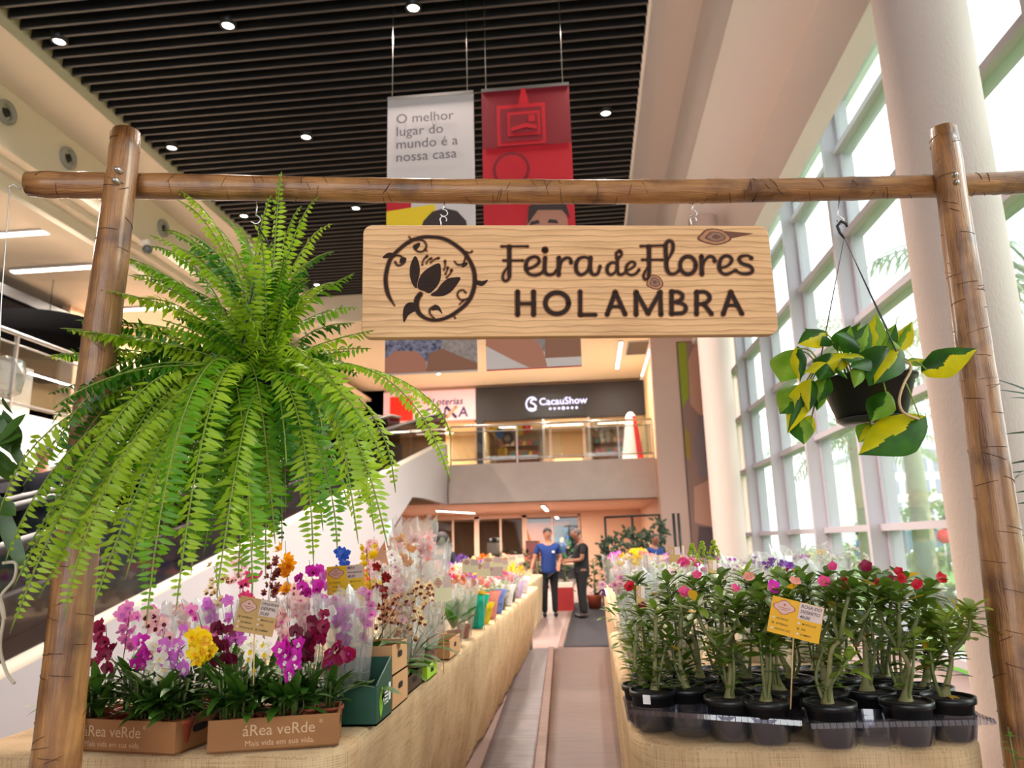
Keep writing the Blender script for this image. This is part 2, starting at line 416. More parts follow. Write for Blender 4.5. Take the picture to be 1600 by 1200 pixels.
# ------------------------------------------------------------------ railings
def railing(name, a, b, z, label, n, glass, tall=1.1, mid=True):
    a, b = V(a), V(b); t = thing(name, label, 'railing', (a.x, a.y, z))
    d = b - a; e = d.normalized(); s = V((-e.y, e.x, 0))
    for k in range(n + 1):
        p = d * (k / n); g = G().obox(p - e * 0.02 - s * 0.025, e * 0.04, s * 0.05, V((0, 0, tall - 0.03))); obj('post', g, m_steel, t, smooth=False)
    obj('handrail', G().tube([V((0, 0, tall)), d + V((0, 0, tall))], 0.032, 10), m_steel, t)
    if mid:
        obj('lower_rail', G().tube([V((0, 0, 0.14)), d + V((0, 0, 0.14))], 0.018, 8), m_steel, t)
        obj('upper_rail', G().tube([V((0, 0, tall - 0.16)), d + V((0, 0, tall - 0.16))], 0.016, 8), m_steel, t)
    for k in range(n):
        p = d * (k / n) + e * 0.04; q = d * ((k + 1) / n) - e * 0.04
        obj('glass_panel', G().obox(p - s * 0.005 + V((0, 0, 0.10)), q - p, s * 0.01, V((0, 0, tall - 0.24))), glass, t, smooth=False)
    return t
railing('balcony_railing', (-3.85, 21.1, 0), (1.88, 21.1, 0), 3.72, 'steel and glass railing along the mezzanine in front of the chocolate shop', 6, m_railglass)
railing('gallery_railing', (-8.22, 1.0, 0), (-8.22, 20.4, 0), 3.52, 'steel and glass railing on the white edge of the left gallery', 11, m_railglass, 1.15)

# ------------------------------------------------------------------ two travelators climbing to the mezzanine
def zt(y): return 0.69 + 0.232 * (y - 4.85)
m_panel = mat('travelator_panel', (178, 174, 178), 0.6); m_skirt = mat('skirt_grey', (138, 130, 128), 0.5, var=0.15, scale=3)
def travelator(x0, x1, label):
    t = thing('travelator', label, 'travelator', (x0, 4.0, 0))
    ys = [0.0, 2.2, 3.4] + [3.4 + 1.1 * k for k in range(1, 16)] + [20.9]
    zz = lambda y: max(0.42, zt(y) if y < 20 else zt(20) + 0.1 * (y - 20))
    for nm, xa, xb in (('side_panel', x1 - 0.12, x1), ('side_panel', x0, x0 + 0.12)):
        g = G(); n = len(ys)
        lo = lambda y: 0.0 if y < 10.5 else min(2.6, (y - 10.5) * 0.42)
        vs = []
        for y in ys: vs += [(xa, y, lo(y)), (xb, y, lo(y)), (xb, y, zz(y)), (xa, y, zz(y))]
        fs = [(4 * i + a, 4 * i + (a + 1) % 4, 4 * i + 4 + (a + 1) % 4, 4 * i + 4 + a) for i in range(n - 1) for a in range(4)] + [(0, 3, 2, 1), (4 * n - 4, 4 * n - 3, 4 * n - 2, 4 * n - 1)]
        g.add(vs, fs); obj(nm, g, m_panel, t, smooth=False, world=True)
        xm = (xa + xb) / 2
        obj('cap', G().tube([(xm, y, zz(y) + 0.0) for y in ys], 0.066, 8), m_cream, t, world=True)
        xi = xb + 0.004 if xa == x0 else xa - 0.012; g = G(); vs = []
        for y in ys: vs += [(xi, y, zz(y) - 0.32), (xi + 0.008, y, zz(y) - 0.32), (xi + 0.008, y, zz(y) + 0.05), (xi, y, zz(y) + 0.05)]
        g.add(vs, fs); obj('skirt', g, m_skirt, t, smooth=False, world=True)
        g = G(); vs = []
        for y in ys: vs += [(xm - 0.006, y, zz(y) + 0.06), (xm + 0.006, y, zz(y) + 0.06), (xm + 0.006, y, zz(y) + 0.80), (xm - 0.006, y, zz(y) + 0.80)]
        fs = [(4 * i + a, 4 * i + (a + 1) % 4, 4 * i + 4 + (a + 1) % 4, 4 * i + 4 + a) for i in range(n - 1) for a in range(4)]
        g.add(vs, fs); obj('glass_balustrade', g, m_darkglass, t, smooth=False, world=True)
        obj('handrail', G().tube([(xm, y, zz(y) + 0.84) for y in ys], 0.045, 8), m_black, t, world=True)
    g = G(); vs = []
    for y in ys: vs += [(x0 + 0.12, y, zz(y) - 0.34), (x1 - 0.12, y, zz(y) - 0.34), (x1 - 0.12, y, zz(y) - 0.40), (x0 + 0.12, y, zz(y) - 0.40)]
    fs = [(4 * i + a, 4 * i + (a + 1) % 4, 4 * i + 4 + (a + 1) % 4, 4 * i + 4 + a) for i in range(len(ys) - 1) for a in range(4)]
    g.add(vs, fs); obj('pallet_band', g, mat('tread_grey', (96, 88, 86), 0.5, var=0.2, scale=12), t, smooth=False, world=True)
travelator(-5.35, -3.9, 'white sided travelator with dark glass balustrades right behind the orchid table')
travelator(-7.3, -5.6, 'second travelator with dark glass sides next to the white gallery edge')

# ------------------------------------------------------------------ hanging banners
def banner(x0, x1, label, polys, mats, slant=0.0):
    t = thing('hanging_banner', label, 'banner', (x0, 8.0, 3.35), 'banners hung from the slatted ceiling')
    obj('panel', G().box(x0, x1, 8.0, 8.03, 3.35, 6.79), mats[0], t, smooth=False, world=True)
    g = G()
    for k, (pts, m) in enumerate(polys): g.poly([(x0 + u * (x1 - x0), 7.996 - 0.0012 * k, 3.35 + v * 3.44) for u, v in pts], m)
    obj('print', g, mats, t, smooth=False, world=True)
    for fx in (0.05, 0.93): obj('suspension_wire', G().tube([(x0 + fx * (x1 - x0), 8.015, 6.79), (x0 + fx * (x1 - x0), 8.015, 8.3)], 0.0035, 6), m_steel, t, world=True)
    obj('top_bar', G().box(x0, x1, 7.99, 8.04, 6.78, 6.82), m_steel, t, smooth=False, world=True)
    return t
bw = mat('banner_white', (206, 198, 200), 0.6); br = mat('banner_red', (190, 8, 30), 0.5); bdr = mat('banner_dark_red', (128, 6, 26), 0.5)
by = mat('banner_yellow', (232, 200, 20), 0.6); bsk = mat('print_skin', (176, 120, 100), 0.7); bhair = mat('print_hair', (52, 36, 36), 0.7)
bpl = mat('print_plaid', (44, 48, 84), 0.7, c2=(150, 150, 176), scale=22); bbox = mat('print_carton', (142, 98, 78), 0.7); bgr = mat('print_grey', (150, 140, 140), 0.7, var=0.3, scale=20)
t = banner(-2.20, -1.15, 'white hanging banner with grey slogan lettering, left of the red one', [
    ([(0, 0.572), (0.28, 0.572), (0.28, 0.66), (0, 0.66)], 1), ([(0, 0.48), (0.56, 0.52), (0.55, 0.590), (0, 0.574)], 2),
    ([(0.3, 0.4), (0.95, 0.4), (0.9, 0.52), (0.8, 0.558), (0.66, 0.572), (0.52, 0.562), (0.42, 0.53)], 3),
    ([(0, 0.04), (1, 0.04), (1, 0.36), (0, 0.36)], 4), ([(0.60, 0.07), (1, 0.01), (1, 0.2), (0.7, 0.2)], 7),
    ([(0, 0.005), (0.46, 0.005), (0.44, 0.045), (0.35, 0.075), (0.12, 0.08), (0, 0.055)], 5), ([(0.45, 0.005), (1, 0.005), (1, 0.025), (0.62, 0.08), (0.48, 0.065)], 6)],
    [bw, br, by, bhair, bpl, bsk, bbox, bgr])
mt = mat('slogan_grey', (98, 92, 100), 0.7)
for k, s in enumerate(('O melhor', 'lugar do', 'mundo \u00e9 a', 'nossa casa')):
    text('lettering', s, 0.176, mt, t, Matrix.Translation((0.105, -0.008, 3.105 - k * 0.168)) @ Matrix.Rotation(pi / 2, 4, 'X'))
def ringp(cx, cy, r, n=20): return [(cx + r * cos(2 * pi * j / n), cy + r * 0.31 * sin(2 * pi * j / n)) for j in range(n)]
banner(-1.05, 0.0, 'red hanging banner with line drawings and a printed face, right of the white one', [
    ([(0, 0.78), (1, 0.78), (1, 0.999), (0, 0.999)], 1), ([(0.17, 0.785), (0.72, 0.785), (0.72, 0.94), (0.17, 0.94)], 0), ([(0.21, 0.80), (0.68, 0.80), (0.68, 0.926), (0.21, 0.926)], 1),
    ([(0.29, 0.82), (0.66, 0.82), (0.66, 0.91), (0.29, 0.91)], 0), ([(0.32, 0.83), (0.63, 0.83), (0.63, 0.90), (0.32, 0.90)], 1),
    ([(0.33, 0.838), (0.5, 0.85), (0.62, 0.84), (0.62, 0.856), (0.5, 0.866), (0.33, 0.852)], 0), ([(0.53, 0.87), (0.6, 0.87), (0.6, 0.895), (0.53, 0.895)], 0), ([(0.42, 0.94), (0.54, 0.94), (0.5, 0.999), (0.46, 0.999)], 0),
    (ringp(0.32, 0.695, 0.21), 1), (ringp(0.32, 0.695, 0.175), 0),
    ([(0.45, 0.36), (0.48, 0.51), (0.56, 0.55), (0.86, 0.55), (0.92, 0.50), (0.93, 0.36)], 2), ([(0.48, 0.49), (0.5, 0.555), (0.6, 0.575), (0.9, 0.57), (0.95, 0.50), (0.86, 0.535), (0.6, 0.54)], 3),
    ([(0.5, 0.487), (0.62, 0.492), (0.6, 0.505), (0.52, 0.5)], 3), ([(0.70, 0.492), (0.82, 0.487), (0.8, 0.5), (0.72, 0.505)], 3),
    ([(0, 0.001), (1, 0.001), (1, 0.3), (0, 0.3)], 4), ([(0.35, 0.25), (0.4, 0.11), (0.62, 0.05), (0.68, 0.25)], 6), ([(0, 0.25), (0, 0.08), (0.28, 0.03), (0.45, 0.002), (0.64, 0.002), (0.6, 0.06), (0.42, 0.14), (0.3, 0.25)], 2), ([(0.62, 0.03), (1, 0.03), (1, 0.25), (0.66, 0.25)], 5)],
    [br, bdr, bsk, bhair, bw, bbox, bgr])

# ------------------------------------------------------------------ shops on the mezzanine
m_sign = mat('sign_pink_white', (226, 176, 184), 0.5); m_navy = mat('sign_navy', (48, 28, 92), 0.5); m_or = mat('sign_orange', (244, 160, 120), 0.5)
m_signred = mat('sign_red', (232, 40, 20), 0.5)
t = thing('shop_sign', 'pale lottery shop sign with a red square, above the travelator landing', 'sign', (-7.4, 26.9, 6.0))
t2 = t
obj('panel', G().box(-7.45, -3.98, 26.95, 27.19, 6.02, 7.15), mat('lottery_panel', (232, 186, 192), 0.5, emit=0.25), t, smooth=False, world=True)
obj('red_square', G().box(-7.2, -6.33, 26.93, 26.952, 6.06, 6.98), m_signred, t, smooth=False, world=True)
X = lambda x, z: Matrix.Translation((x + 7.4, 26.93 - 26.9, z - 6.0)) @ Matrix.Rotation(pi / 2, 4, 'X')
text('lettering', 'Loterias', 0.36, m_navy, t, X(-5.63, 6.60), bold=0.012, shear=0.2)
text('lettering', 'CAI', 0.52, m_navy, t, X(-5.92, 6.13), bold=0.02, shear=0.1)
text('lettering', 'A', 0.52, m_navy, t, X(-4.62, 6.13), bold=0.02, shear=0.1)
g = G()
for a, b, m in (((-5.05, 6.50), (-4.72, 6.13), 0), ((-4.70, 6.50), (-5.05, 6.13), 1)):
    _seg(g, [(a[0], a[1], 0.11), (b[0], b[1], 0.11)], lambda x, z, l: (x, 26.925 - 0.004 * m, z), m, 0, 0)
obj('letter_cross', g, [m_navy, m_or], t, smooth=False, world=True)
g = G()
for k, (x, z) in enumerate(((-5.88, 6.86), (-5.74, 6.86), (-5.88, 6.72), (-5.74, 6.72))): g.disc((x, 26.92, z), 0.07, 14, k in (1, 2) and 1 or 0, nrm=(0, -1, 0))
obj('clover_emblem', g, [m_navy, m_or], t, smooth=False, world=True)
t = thing('shop_sign', 'black shop fascia with a glowing white chocolate shop name', 'sign', (-3.9, 26.9, 5.9))
obj('fascia', G().box(-3.96, 2.2, 26.95, 27.19, 5.92, 7.2), mat('fascia_black', (26, 20, 20), 0.5), t, smooth=False, world=True)
obj('lettering_board', G().box(-2.2, 0.05, 26.90, 26.95, 5.97, 6.85), m_black, t, smooth=False, world=True)
m_glow = emis('glowing_letters', (235, 225, 255), 1.6)
X = lambda x, z: Matrix.Translation((x + 3.9, -0.02, z - 5.9)) @ Matrix.Rotation(pi / 2, 4, 'X')
text('lettering', 'CacauShow', 0.37, m_glow, t, X(-1.62, 6.42), bold=0.016)
g = G()
for k in range(7): g.disc((-1.22 + k * 0.16, 26.88, 6.27), 0.065 if k == 3 else 0.048, 10, nrm=(0, -1, 0))
obj('dot_row', g, m_glow, t, smooth=False, world=True)
g = G()
cc = [(-1.88 + 0.21 * cos(a), 6.47 + 0.25 * sin(a), 0.055) for a in [radians(50 + 13 * k) for k in range(21)]]
ribbon(g, cc, lambda x, z, l: (x, 26.88, z))
ribbon(g, [(-1.72, 6.62, .05), (-1.86, 6.64, .06), (-1.92, 6.54, .06), (-1.80, 6.46, .06), (-1.74, 6.36, .06), (-1.84, 6.28, .06), (-1.96, 6.32, .05)], lambda x, z, l: (x, 26.876, z))
obj('round_emblem', g, m_glow, t, smooth=False, world=True)
# chocolate shop front and interior
m_warm = mat('shop_cream', (216, 186, 140), 0.7)
sf = thing('lit_storefront', 'lit chocolate shop front with glass panes behind the balcony railing', 'shop front', (-3.9, 26.9, 3.72))
obj('pillar', G().box(-3.95, -3.7, 26.95, 27.15, 3.72, 5.92), m_black, sf, smooth=False, world=True)
for a, b in ((-3.7, -1.5), (0.15, 2.2)): obj('glass_pane', G().box(a, b, 27.0, 27.02, 3.72, 5.92), m_railglass, sf, smooth=False, world=True)
for x in (-1.5, 0.15): obj('door_post', G().box(x - 0.04, x + 0.04, 26.97, 27.05, 3.72, 5.92), m_steel, sf, smooth=False, world=True)
struct('wall_back', G().box(-12, -7.5, 27.2, 27.4, 2.7, 7.4).box(-12, 2.4, 27.2, 27.4, 5.95, 7.4).box(-4.05, -3.75, 27.2, 27.4, 3.7, 6), m_peach)
struct('wall_store', G().box(-12, 2.4, 30.6, 30.8, 2.7, 7.4).box(2.2, 2.4, 20.4, 30.6, 2.7, 7.4).box(-4.05, -3.85, 27.4, 30.6, 3.7, 6), m_warm)
struct('ceiling_store', G().box(-12, 2.4, 27.4, 30.8, 5.95, 6.05), m_cream)
struct('floor_store', G().box(-12, 2.4, 27.2, 30.8, 3.6, 3.72), m_warm)
for k, (x, y) in enumerate(((-2.9, 28.5), (-0.8, 28.5), (1.2, 28.5), (-6.0, 28.3), (-6.0, 29.4))):
    strip((x, y, 5.93), 1.5, 0, ['linear light inside the chocolate shop, above the balloons', 'linear light inside the chocolate shop, above its doorway', 'linear light inside the chocolate shop, above the easter display', 'front linear light inside the lottery shop', 'rear linear light inside the lottery shop'][k], 'shop ceiling lights', m_stripw, 0.14, power=60)
def shelf_unit(x, y, w, label, seed, z=3.72, cols=None, h=1.9):
    t = thing('display_shelf', label, 'shelf', (x, y, z)); rr = random.Random(seed)
    obj('back_board', G().box(-w / 2, w / 2, 0.33, 0.36, 0, h), mat('shelf_wood', (170, 124, 80), 0.6), t, smooth=False)
    for s in (-1, 1): obj('side_board', G().box(s * w / 2 - 0.02, s * w / 2 + 0.02, 0, 0.36, 0, h), mat('shelf_side', (96, 64, 42), 0.6), t, smooth=False)
    for k in range(4): obj('shelf_board', G().box(-w / 2, w / 2, 0, 0.33, 0.35 + k * 0.42, 0.38 + k * 0.42), mat('shelf_plank', (140, 98, 62), 0.6), t, smooth=False)
    return t
pal = [mat('pack_' + n, c, 0.4) for n, c in (('red', (190, 40, 30)), ('gold', (220, 170, 60)), ('brown', (90, 52, 36)), ('cream', (236, 220, 190)), ('teal', (40, 120, 120)), ('pink', (220, 120, 140)))]
bmesh_box = [mesh('sweet_box', G().box(-0.07, 0.07, -0.05, 0.05, 0, 0.16), p, False) for p in pal]
SH = [(-2.7, 29.8, 1.7, 'brown display shelf of sweets at the rear of the chocolate shop under the balloons'), (0.95, 29.8, 1.3, 'brown display shelf of sweets at the rear of the chocolate shop beside the easter window')]
boxn = 0
for k, (x, y, w, lb) in enumerate(SH):
    shelf_unit(x, y, w, lb, k)
    for lv in range(1, 4):
        n = int(w / 0.24)
        for j in range(n):
            o = put('sweet_box', random.choice(bmesh_box), loc=(x - w / 2 + 0.16 + j * 0.235, y + 0.15, 3.72 + 0.381 + lv * 0.42))
            tag(o, 'small wrapped sweet box on the brown shelf %s' % ('under the balloons' if k == 0 else 'beside the easter window'), 'box', 'sweet boxes under the balloons' if k == 0 else 'sweet boxes beside the easter window')
t = thing('shop_counter', 'cream counter with dark top inside the chocolate shop doorway', 'counter', (-0.7, 29.3, 3.72))
obj('body', G().box(-0.55, 0.55, 0, 0.5, 0, 1.05), m_warm, t, smooth=False); obj('counter_top', G().box(-0.6, 0.6, -0.05, 0.55, 1.05, 1.1), m_black, t, smooth=False)
for k, (px, py, c, lb) in enumerate(((772, 671, (240, 190, 20), 'yellow balloon hanging highest left in the chocolate shop window'), (780, 677, (80, 120, 190), 'small blue balloon beside the left yellow one in the shop window'), (812, 672, (244, 196, 20), 'yellow balloon hanging beside the red one in the shop window'), (823, 669, (226, 50, 30), 'red balloon hanging in the chocolate shop window'), (785, 706, (240, 180, 40), 'yellow balloon low down on the chocolate shop display'))):
    p = PY(px, py, 27.5); t = thing('balloon', lb, 'balloon', p, 'balloons in the chocolate shop')
    obj('skin', G().ball((0, 0, 0), 0.19, sc=(1, 1, 1.15)), mat('balloon_skin', c, 0.25), t); obj('string', G().tube([(0, 0, 0.2), (0, 0, 5.94 - p.z)], 0.006, 5), m_white, t)
t = thing('chocolate_wheel', 'round dark easter wreath hanging among balloons in the shop window', 'decoration', PY(793, 684, 27.6))
g = G()
for j in range(18): a = 2 * pi * j / 18; g.ball((0.19 * cos(a), 0, 0.19 * sin(a)), 0.075, n=8, k=5)
obj('ring', g, mat('choc_brown', (84, 46, 34), 0.4), t); obj('ribbon', G().ball((0, -0.05, -0.2), 0.06), pal[0], t); obj('cord', G().tube([(0, 0, 0.2), (0, 0, 1.2)], 0.008, 5), m_white, t)
t = thing('price_board', 'leaning cream board beside the red and white cone in the shop window', 'board', (1.45, 26.3, 3.72))
obj('board', G().obox((0, 0, 0.02), (0.28, 0.05, 0), (0, 0.03, 0), (0.35, 0.1, 1.75)), m_warm, t, smooth=False); obj('foot', G().box(-0.05, 0.35, -0.1, 0.2, 0, 0.03), m_steel, t, smooth=False)
t = thing('display_cone', 'tall white and red cone standing at the right end of the balcony', 'display', (1.55, 25.2, 3.72))
obj('cone', G().lathe([(0.42, 0), (0.16, 1.9), (0.08, 2.0), (0, 2.03)], n=20), m_white, t); g = G()
vs = [(0.43 * cos(a) * (1 - 0.6 * z) + 0.0, 0.43 * sin(a) * (1 - 0.6 * z), 1.9 * z) for z in (0.02, 0.98) for a in [radians(-70 + 14 * j + (0 if z < .5 else -5)) for j in range(5)]]
g.add(vs, [(j, j + 1, j + 6, j + 5) for j in range(4)]); obj('red_stripe', g, mat('cone_red', (222, 40, 60), 0.5), t, smooth=False)
for k, (px, py, lb) in enumerate(((932, 668, 'upper white rabbit ornament in the shop window'), (940, 682, 'middle white rabbit ornament in the shop window'), (950, 686, 'lower white rabbit ornament in the shop window'))):
    t = thing('rabbit_ornament', lb, 'ornament', PY(px, py, 27.4), 'easter rabbits in the shop window')
    obj('body', G().ball((0, 0, 0), 0.1, sc=(0.8, 0.5, 1.3)).ball((0, -0.02, 0.17), 0.07), m_white, t)
    for s in (-1, 1): obj('ear', G().ball((0.035 * s, 0, 0.29), 0.06, sc=(0.35, 0.3, 1.3)), m_white, t)
    obj('hanger', G().tube([(0, 0, 0.2), (0, 0, 5.94 - PY(px, py, 27.4).z)], 0.005, 5), m_steel, t)

# ------------------------------------------------------------------ left gallery shop
t = thing('shop_window', 'dark shop window with white posters and black frame on the left gallery', 'shop window', (-11.1, 5, 3.5))
obj('frame', G().box(-11.15, -11.0, 4, 4.2, 3.5, 6.6).box(-11.15, -11.0, 14.4, 14.8, 3.5, 6.6).box(-11.15, -11.0, 4, 14.8, 6.42, 6.62).box(-11.15, -11.0, 4, 14.8, 3.5, 3.6).box(-11.12, -11.03, 12.2, 12.3, 3.5, 6.5), m_black, t, smooth=False, world=True)
obj('pane', G().box(-11.08, -11.06, 4, 14.8, 3.5, 6.5), m_darkglass, t, smooth=False, world=True)
obj('backdrop_panel', G().box(-12.0, -11.9, 3, 15, 3.5, 6.9), mat('shop_dark_blue', (40, 40, 66), 0.6), t, smooth=False, world=True)
mp = mat('poster_paper', (214, 216, 216), 0.7); mpt = mat('poster_print', (120, 122, 126), 0.7)
for y0 in (9.4, 10.9, 12.5):
    p = obj('poster', G().box(-11.0, -10.985, y0, y0 + 1.15, 3.75, 5.15), mp, t, smooth=False, world=True)
    g = G()
    for k in range(7): g.box(-10.985, -10.98, y0 + 0.2, y0 + 0.2 + 0.3 + 0.4 * ((k * 37) % 10) / 10, 4.7 - k * 0.13, 4.73 - k * 0.13)
    obj('print', g, mpt, t, smooth=False, world=True)
t = thing('drum_lamp', 'large round black pendant lamp behind the left gallery railing', 'pendant lamp', (-9.95, 12.6, 5.25))
obj('shade', G().lathe([(0.0, 0.62), (0.6, 0.6), (0.95, 0.5), (1.0, 0.15), (0.95, 0.0), (0.0, 0.02)], n=28), mat('lamp_felt', (10, 10, 11), 1.0, spec=0.0), t); obj('cord', G().tube([(0, 0, 0.6), (0, 0, 1.37)], 0.008, 6), bpy.data.materials['lamp_felt'], t)
t = thing('gallery_bench', 'pale bench on the left gallery behind the railing glass', 'bench', (-9.6, 13.6, 3.5))
obj('seat', G().box(-0.5, 0.5, -0.4, 1.2, 0.5, 0.6), m_cream, t, smooth=False)
for x, y in ((-0.45, -0.35), (0.4, -0.35), (-0.45, 1.1), (0.4, 1.1)): obj('leg', G().box(x, x + 0.06, y, y + 0.06, 0, 0.5), m_steel, t, smooth=False)

# ------------------------------------------------------------------ lobby glass doors
for k, (a, b) in enumerate(((-6.0, -4.2), (-4.2, -2.4), (-2.4, -0.33))):
    t = bpy.data.objects.new('door_%d' % (k + 1), None); COL.objects.link(t); t.location = (a, 28.25, 0); t['kind'] = 'structure'
    w = b - a
    obj('frame', G().box(0, 0.09, 0, 0.1, 0, 2.525).box(w - 0.09, w, 0, 0.1, 0, 2.525).box(0, w, 0, 0.1, 2.43, 2.525).box(0, w, 0, 0.1, 0.7, 0.8).box(w / 2 - 0.035, w / 2 + 0.035, 0, 0.1, 0, 2.45), mat('door_frame', (206, 172, 148), 0.5), t, smooth=False)
    obj('pane', G().box(0.05, w - 0.05, 0.045, 0.055, 0.05, 2.48), m_railglass, t, smooth=False)
t = thing('cafe_counter', 'dark counter with a grey coffee machine behind the lobby glass', 'counter', (-3.6, 31.0, 0))
obj('body', G().box(-1.6, 1.5, 0, 0.6, 0, 1.0), mat('counter_wood', (96, 52, 40), 0.6), t, smooth=False); obj('counter_top', G().box(-1.65, 1.55, -0.05, 0.65, 1.0, 1.06), m_black, t, smooth=False)
t = thing('coffee_machine', 'grey coffee machine on the dark lobby counter', 'coffee machine', (-3.9, 31.3, 1.06))
obj('body', G().box(-0.3, 0.3, -0.2, 0.2, 0.05, 0.5), m_steel, t, smooth=False); obj('hopper', G().lathe([(0.2, 0.5), (0.24, 0.68), (0.1, 0.7)], n=14), m_black, t)
t = thing('orange_panel', 'orange wall panel seen through the lobby glass', 'panel', (-1.75, 33.6, 0))
obj('board', G().box(-1.0, 0.9, 0, 0.1, 0.1, 2.4), mat('panel_orange', (200, 112, 52), 0.6), t, smooth=False); obj('foot', G().box(-1.0, 0.9, -0.15, 0.25, 0, 0.1), m_black, t, smooth=False)
t = thing('red_cabinet', 'dark red cabinet standing by the lobby glass', 'cabinet', (-2.1, 27.4, 0))
obj('body', G().box(-0.2, 0.2, 0, 0.4, 0, 1.55), mat('cabinet_red', (76, 26, 24), 0.5), t, smooth=False); obj('cabinet_top', G().box(-0.22, 0.22, -0.02, 0.42, 1.55, 1.58), m_black, t, smooth=False)
t = thing('shop_fridge', 'bright shelf of coloured goods behind the lobby glass', 'shelf', (-0.95, 32.2, 0))
obj('case', G().box(-0.7, 0.7, 0.1, 0.5, 0, 2.2), mat('fridge_dark', (40, 48, 56), 0.5), t, smooth=False)
g = G()
for k in range(40): x = R(-0.6, 0.5); z = R(0.4, 2.0); g.box(x, x + 0.13, 0.02, 0.1, z, z + 0.12, k % 4)
obj('goods', g, [pal[4], mat('pack_blue', (60, 110, 190), 0.4), mat('pack_green', (90, 150, 90), 0.4), pal[3]], t, smooth=False)['kind'] = 'stuff'
for k, px in enumerate((1056, 1064)):
    p = PY(px, 862, 18.6); t = thing('display_pole', 'thin black metal pole by the rosy far wall, %s of the pair' % ('nearer the trellis' if k == 0 else 'nearer the mural'), 'pole', (p.x, 18.6, 0), 'black poles at the far wall')
    obj('tube', G().tube([(0, 0, 0.02), (0, 0, 2.1)], 0.035, 8), m_black, t); obj('foot', G().lathe([(0.05, 0), (0.05, 0.02), (0, 0.025)], n=14), m_black, t)

# ------------------------------------------------------------------ floor coverings
m_matg = mat('grey_vinyl_plank', (96, 92, 98), 0.4, c2=(122, 116, 122), scale=3, stretch=(1, 7, 1), bump=0.12, bscale=12)
m_matb = mat('brown_vinyl_plank', (66, 46, 42), 0.4, c2=(88, 62, 56), scale=3, stretch=(1, 7, 1), bump=0.12, bscale=12)
m_tape = mat('beige_tape', (112, 86, 76), 0.5, var=0.15, scale=14)
m_carpet = mat('charcoal_carpet', (34, 30, 36), 0.95, var=0.2, scale=60, bump=0.3, bscale=200)
def sheet(name, lab, x0, x1, y0, y1, m, z=0.0, seed=1, amp=0.004, cat='floor mat', slope=0.0):
    g = G(); nx, ny = 6, 40; rr = random.Random(seed); vs = []
    for j in range(ny + 1):
        for i in range(nx + 1):
            x = x0 + (x1 - x0) * i / nx; y = y0 + (y1 - y0) * j / ny
            vs.append((x + slope * (y1 - y), y, z + 0.005 + amp * (noise.noise(V((x * 3, y * 1.6, seed))) + 1)))
    n = nx + 1
    g.add(vs, [(j * n + i, j * n + i + 1, (j + 1) * n + i + 1, (j + 1) * n + i) for j in range(ny) for i in range(nx)])
    o = obj(name, g, m); o.modifiers.new('thickness', 'SOLIDIFY').thickness = 0.004
    return tag(o, lab, cat)
sheet('floor_mat', 'grey wood look floor mat on the left half of the aisle', -1.0, -0.62, 3.0, 11.2, m_matg, slope=0.035)
sheet('floor_mat', 'brown wood look floor mat on the right half of the aisle', -0.62, 0.35, 3.0, 11.2, m_matb, seed=5, slope=0.03)
sheet('seam_tape', 'strip of beige tape covering the joint between the two aisle mats', -0.66, -0.58, 3.0, 11.25, m_tape, z=0.014, seed=9, cat='tape', slope=0.037)
sheet('carpet_runner', 'dark charcoal carpet runner under the man in black', -0.45, 1.4, 11.3, 19.5, m_carpet, seed=3, cat='carpet')
sheet('seam_tape', 'strip of beige tape along the edge of the dark carpet', -0.53, -0.46, 11.3, 17.0, m_tape, z=0.003, seed=4, cat='tape')

# ------------------------------------------------------------------ outdoors
m_lawn = mat('lawn_green', (74, 122, 14), 0.9, c2=(94, 142, 24), scale=1.2)
m_leafp = mat('palm_green', (122, 152, 112), 0.6, c2=(160, 186, 146), scale=2, trans=0.3)  # leaf colour paled to carry the glare of the window
m_trunkp = mat('palm_trunk', (150, 160, 130), 0.8, var=0.15, scale=6)
m_bush = mat('bush_green', (70, 110, 40), 0.7, c2=(120, 160, 60), scale=4, trans=0.3)
def gstruct(n, g, m): struct(n, g, m)
gstruct('ground_lawn', G().box(4.2, 60, -25, 90, -0.3, -0.06), m_lawn)
gstruct('path', G().box(4.2, 60, 17.6, 17.75, -0.06, -0.05).box(4.2, 60, 40, 46, -0.06, -0.04), mat('path_pale', (206, 206, 198), 0.8))
def palm(px, y, h, label, seed, nf=15, L=2.6):
    b = PY(px, 840, y); t = thing('palm_tree', label, 'palm tree', (b.x, y, -0.06), 'palms outside the window'); rr = random.Random(seed)
    obj('trunk', G().tube([(0, 0, 0), (0.05, 0, h * 0.5), (0.0, 0, h)], [0.24, 0.20, 0.16], 12), m_trunkp, t)
    for k in range(nf):
        a = 2 * pi * k / nf + rr.uniform(-.2, .2); el = rr.uniform(0.2, 1.1); g = G()
        p = V((0, 0, h)); d = V((cos(a) * cos(el), sin(a) * cos(el), sin(el))); path = [p.copy()]
        for i in range(9):
            d = (d + V((0, 0, -0.17))).normalized(); p = p + d * (L / 9); path.append(p.copy())
        g.tube(path, [0.03 - 0.0025 * i for i in range(10)], 5)
        for i in range(1, 10):
            for q in (0.0, 0.5):
                pp = path[i] if q == 0 or i == 9 else path[i].lerp(path[i + 1], q)
                dd = (path[i] - path[i - 1]).normalized(); sd = dd.cross(V((0, 0, 1))).normalized()
                for s in (-1, 1): g.leaf(pp, sd * s + dd * 0.6 + V((0, 0, -0.35)), V((0, 0, 1)), 0.62 * sin(pi * (0.12 + 0.8 * i / 9)) + 0.1, 0.06, 0.5, 2)
        obj('frond', g, m_leafp, t)
palm(1352, 22, 4.3, 'palm with pale trunk seen through the third pane before the white column', 1, 16, 2.4)
palm(1296, 30, 5.2, 'palm beyond the window left of the hanging basket', 2, 14, 2.6)
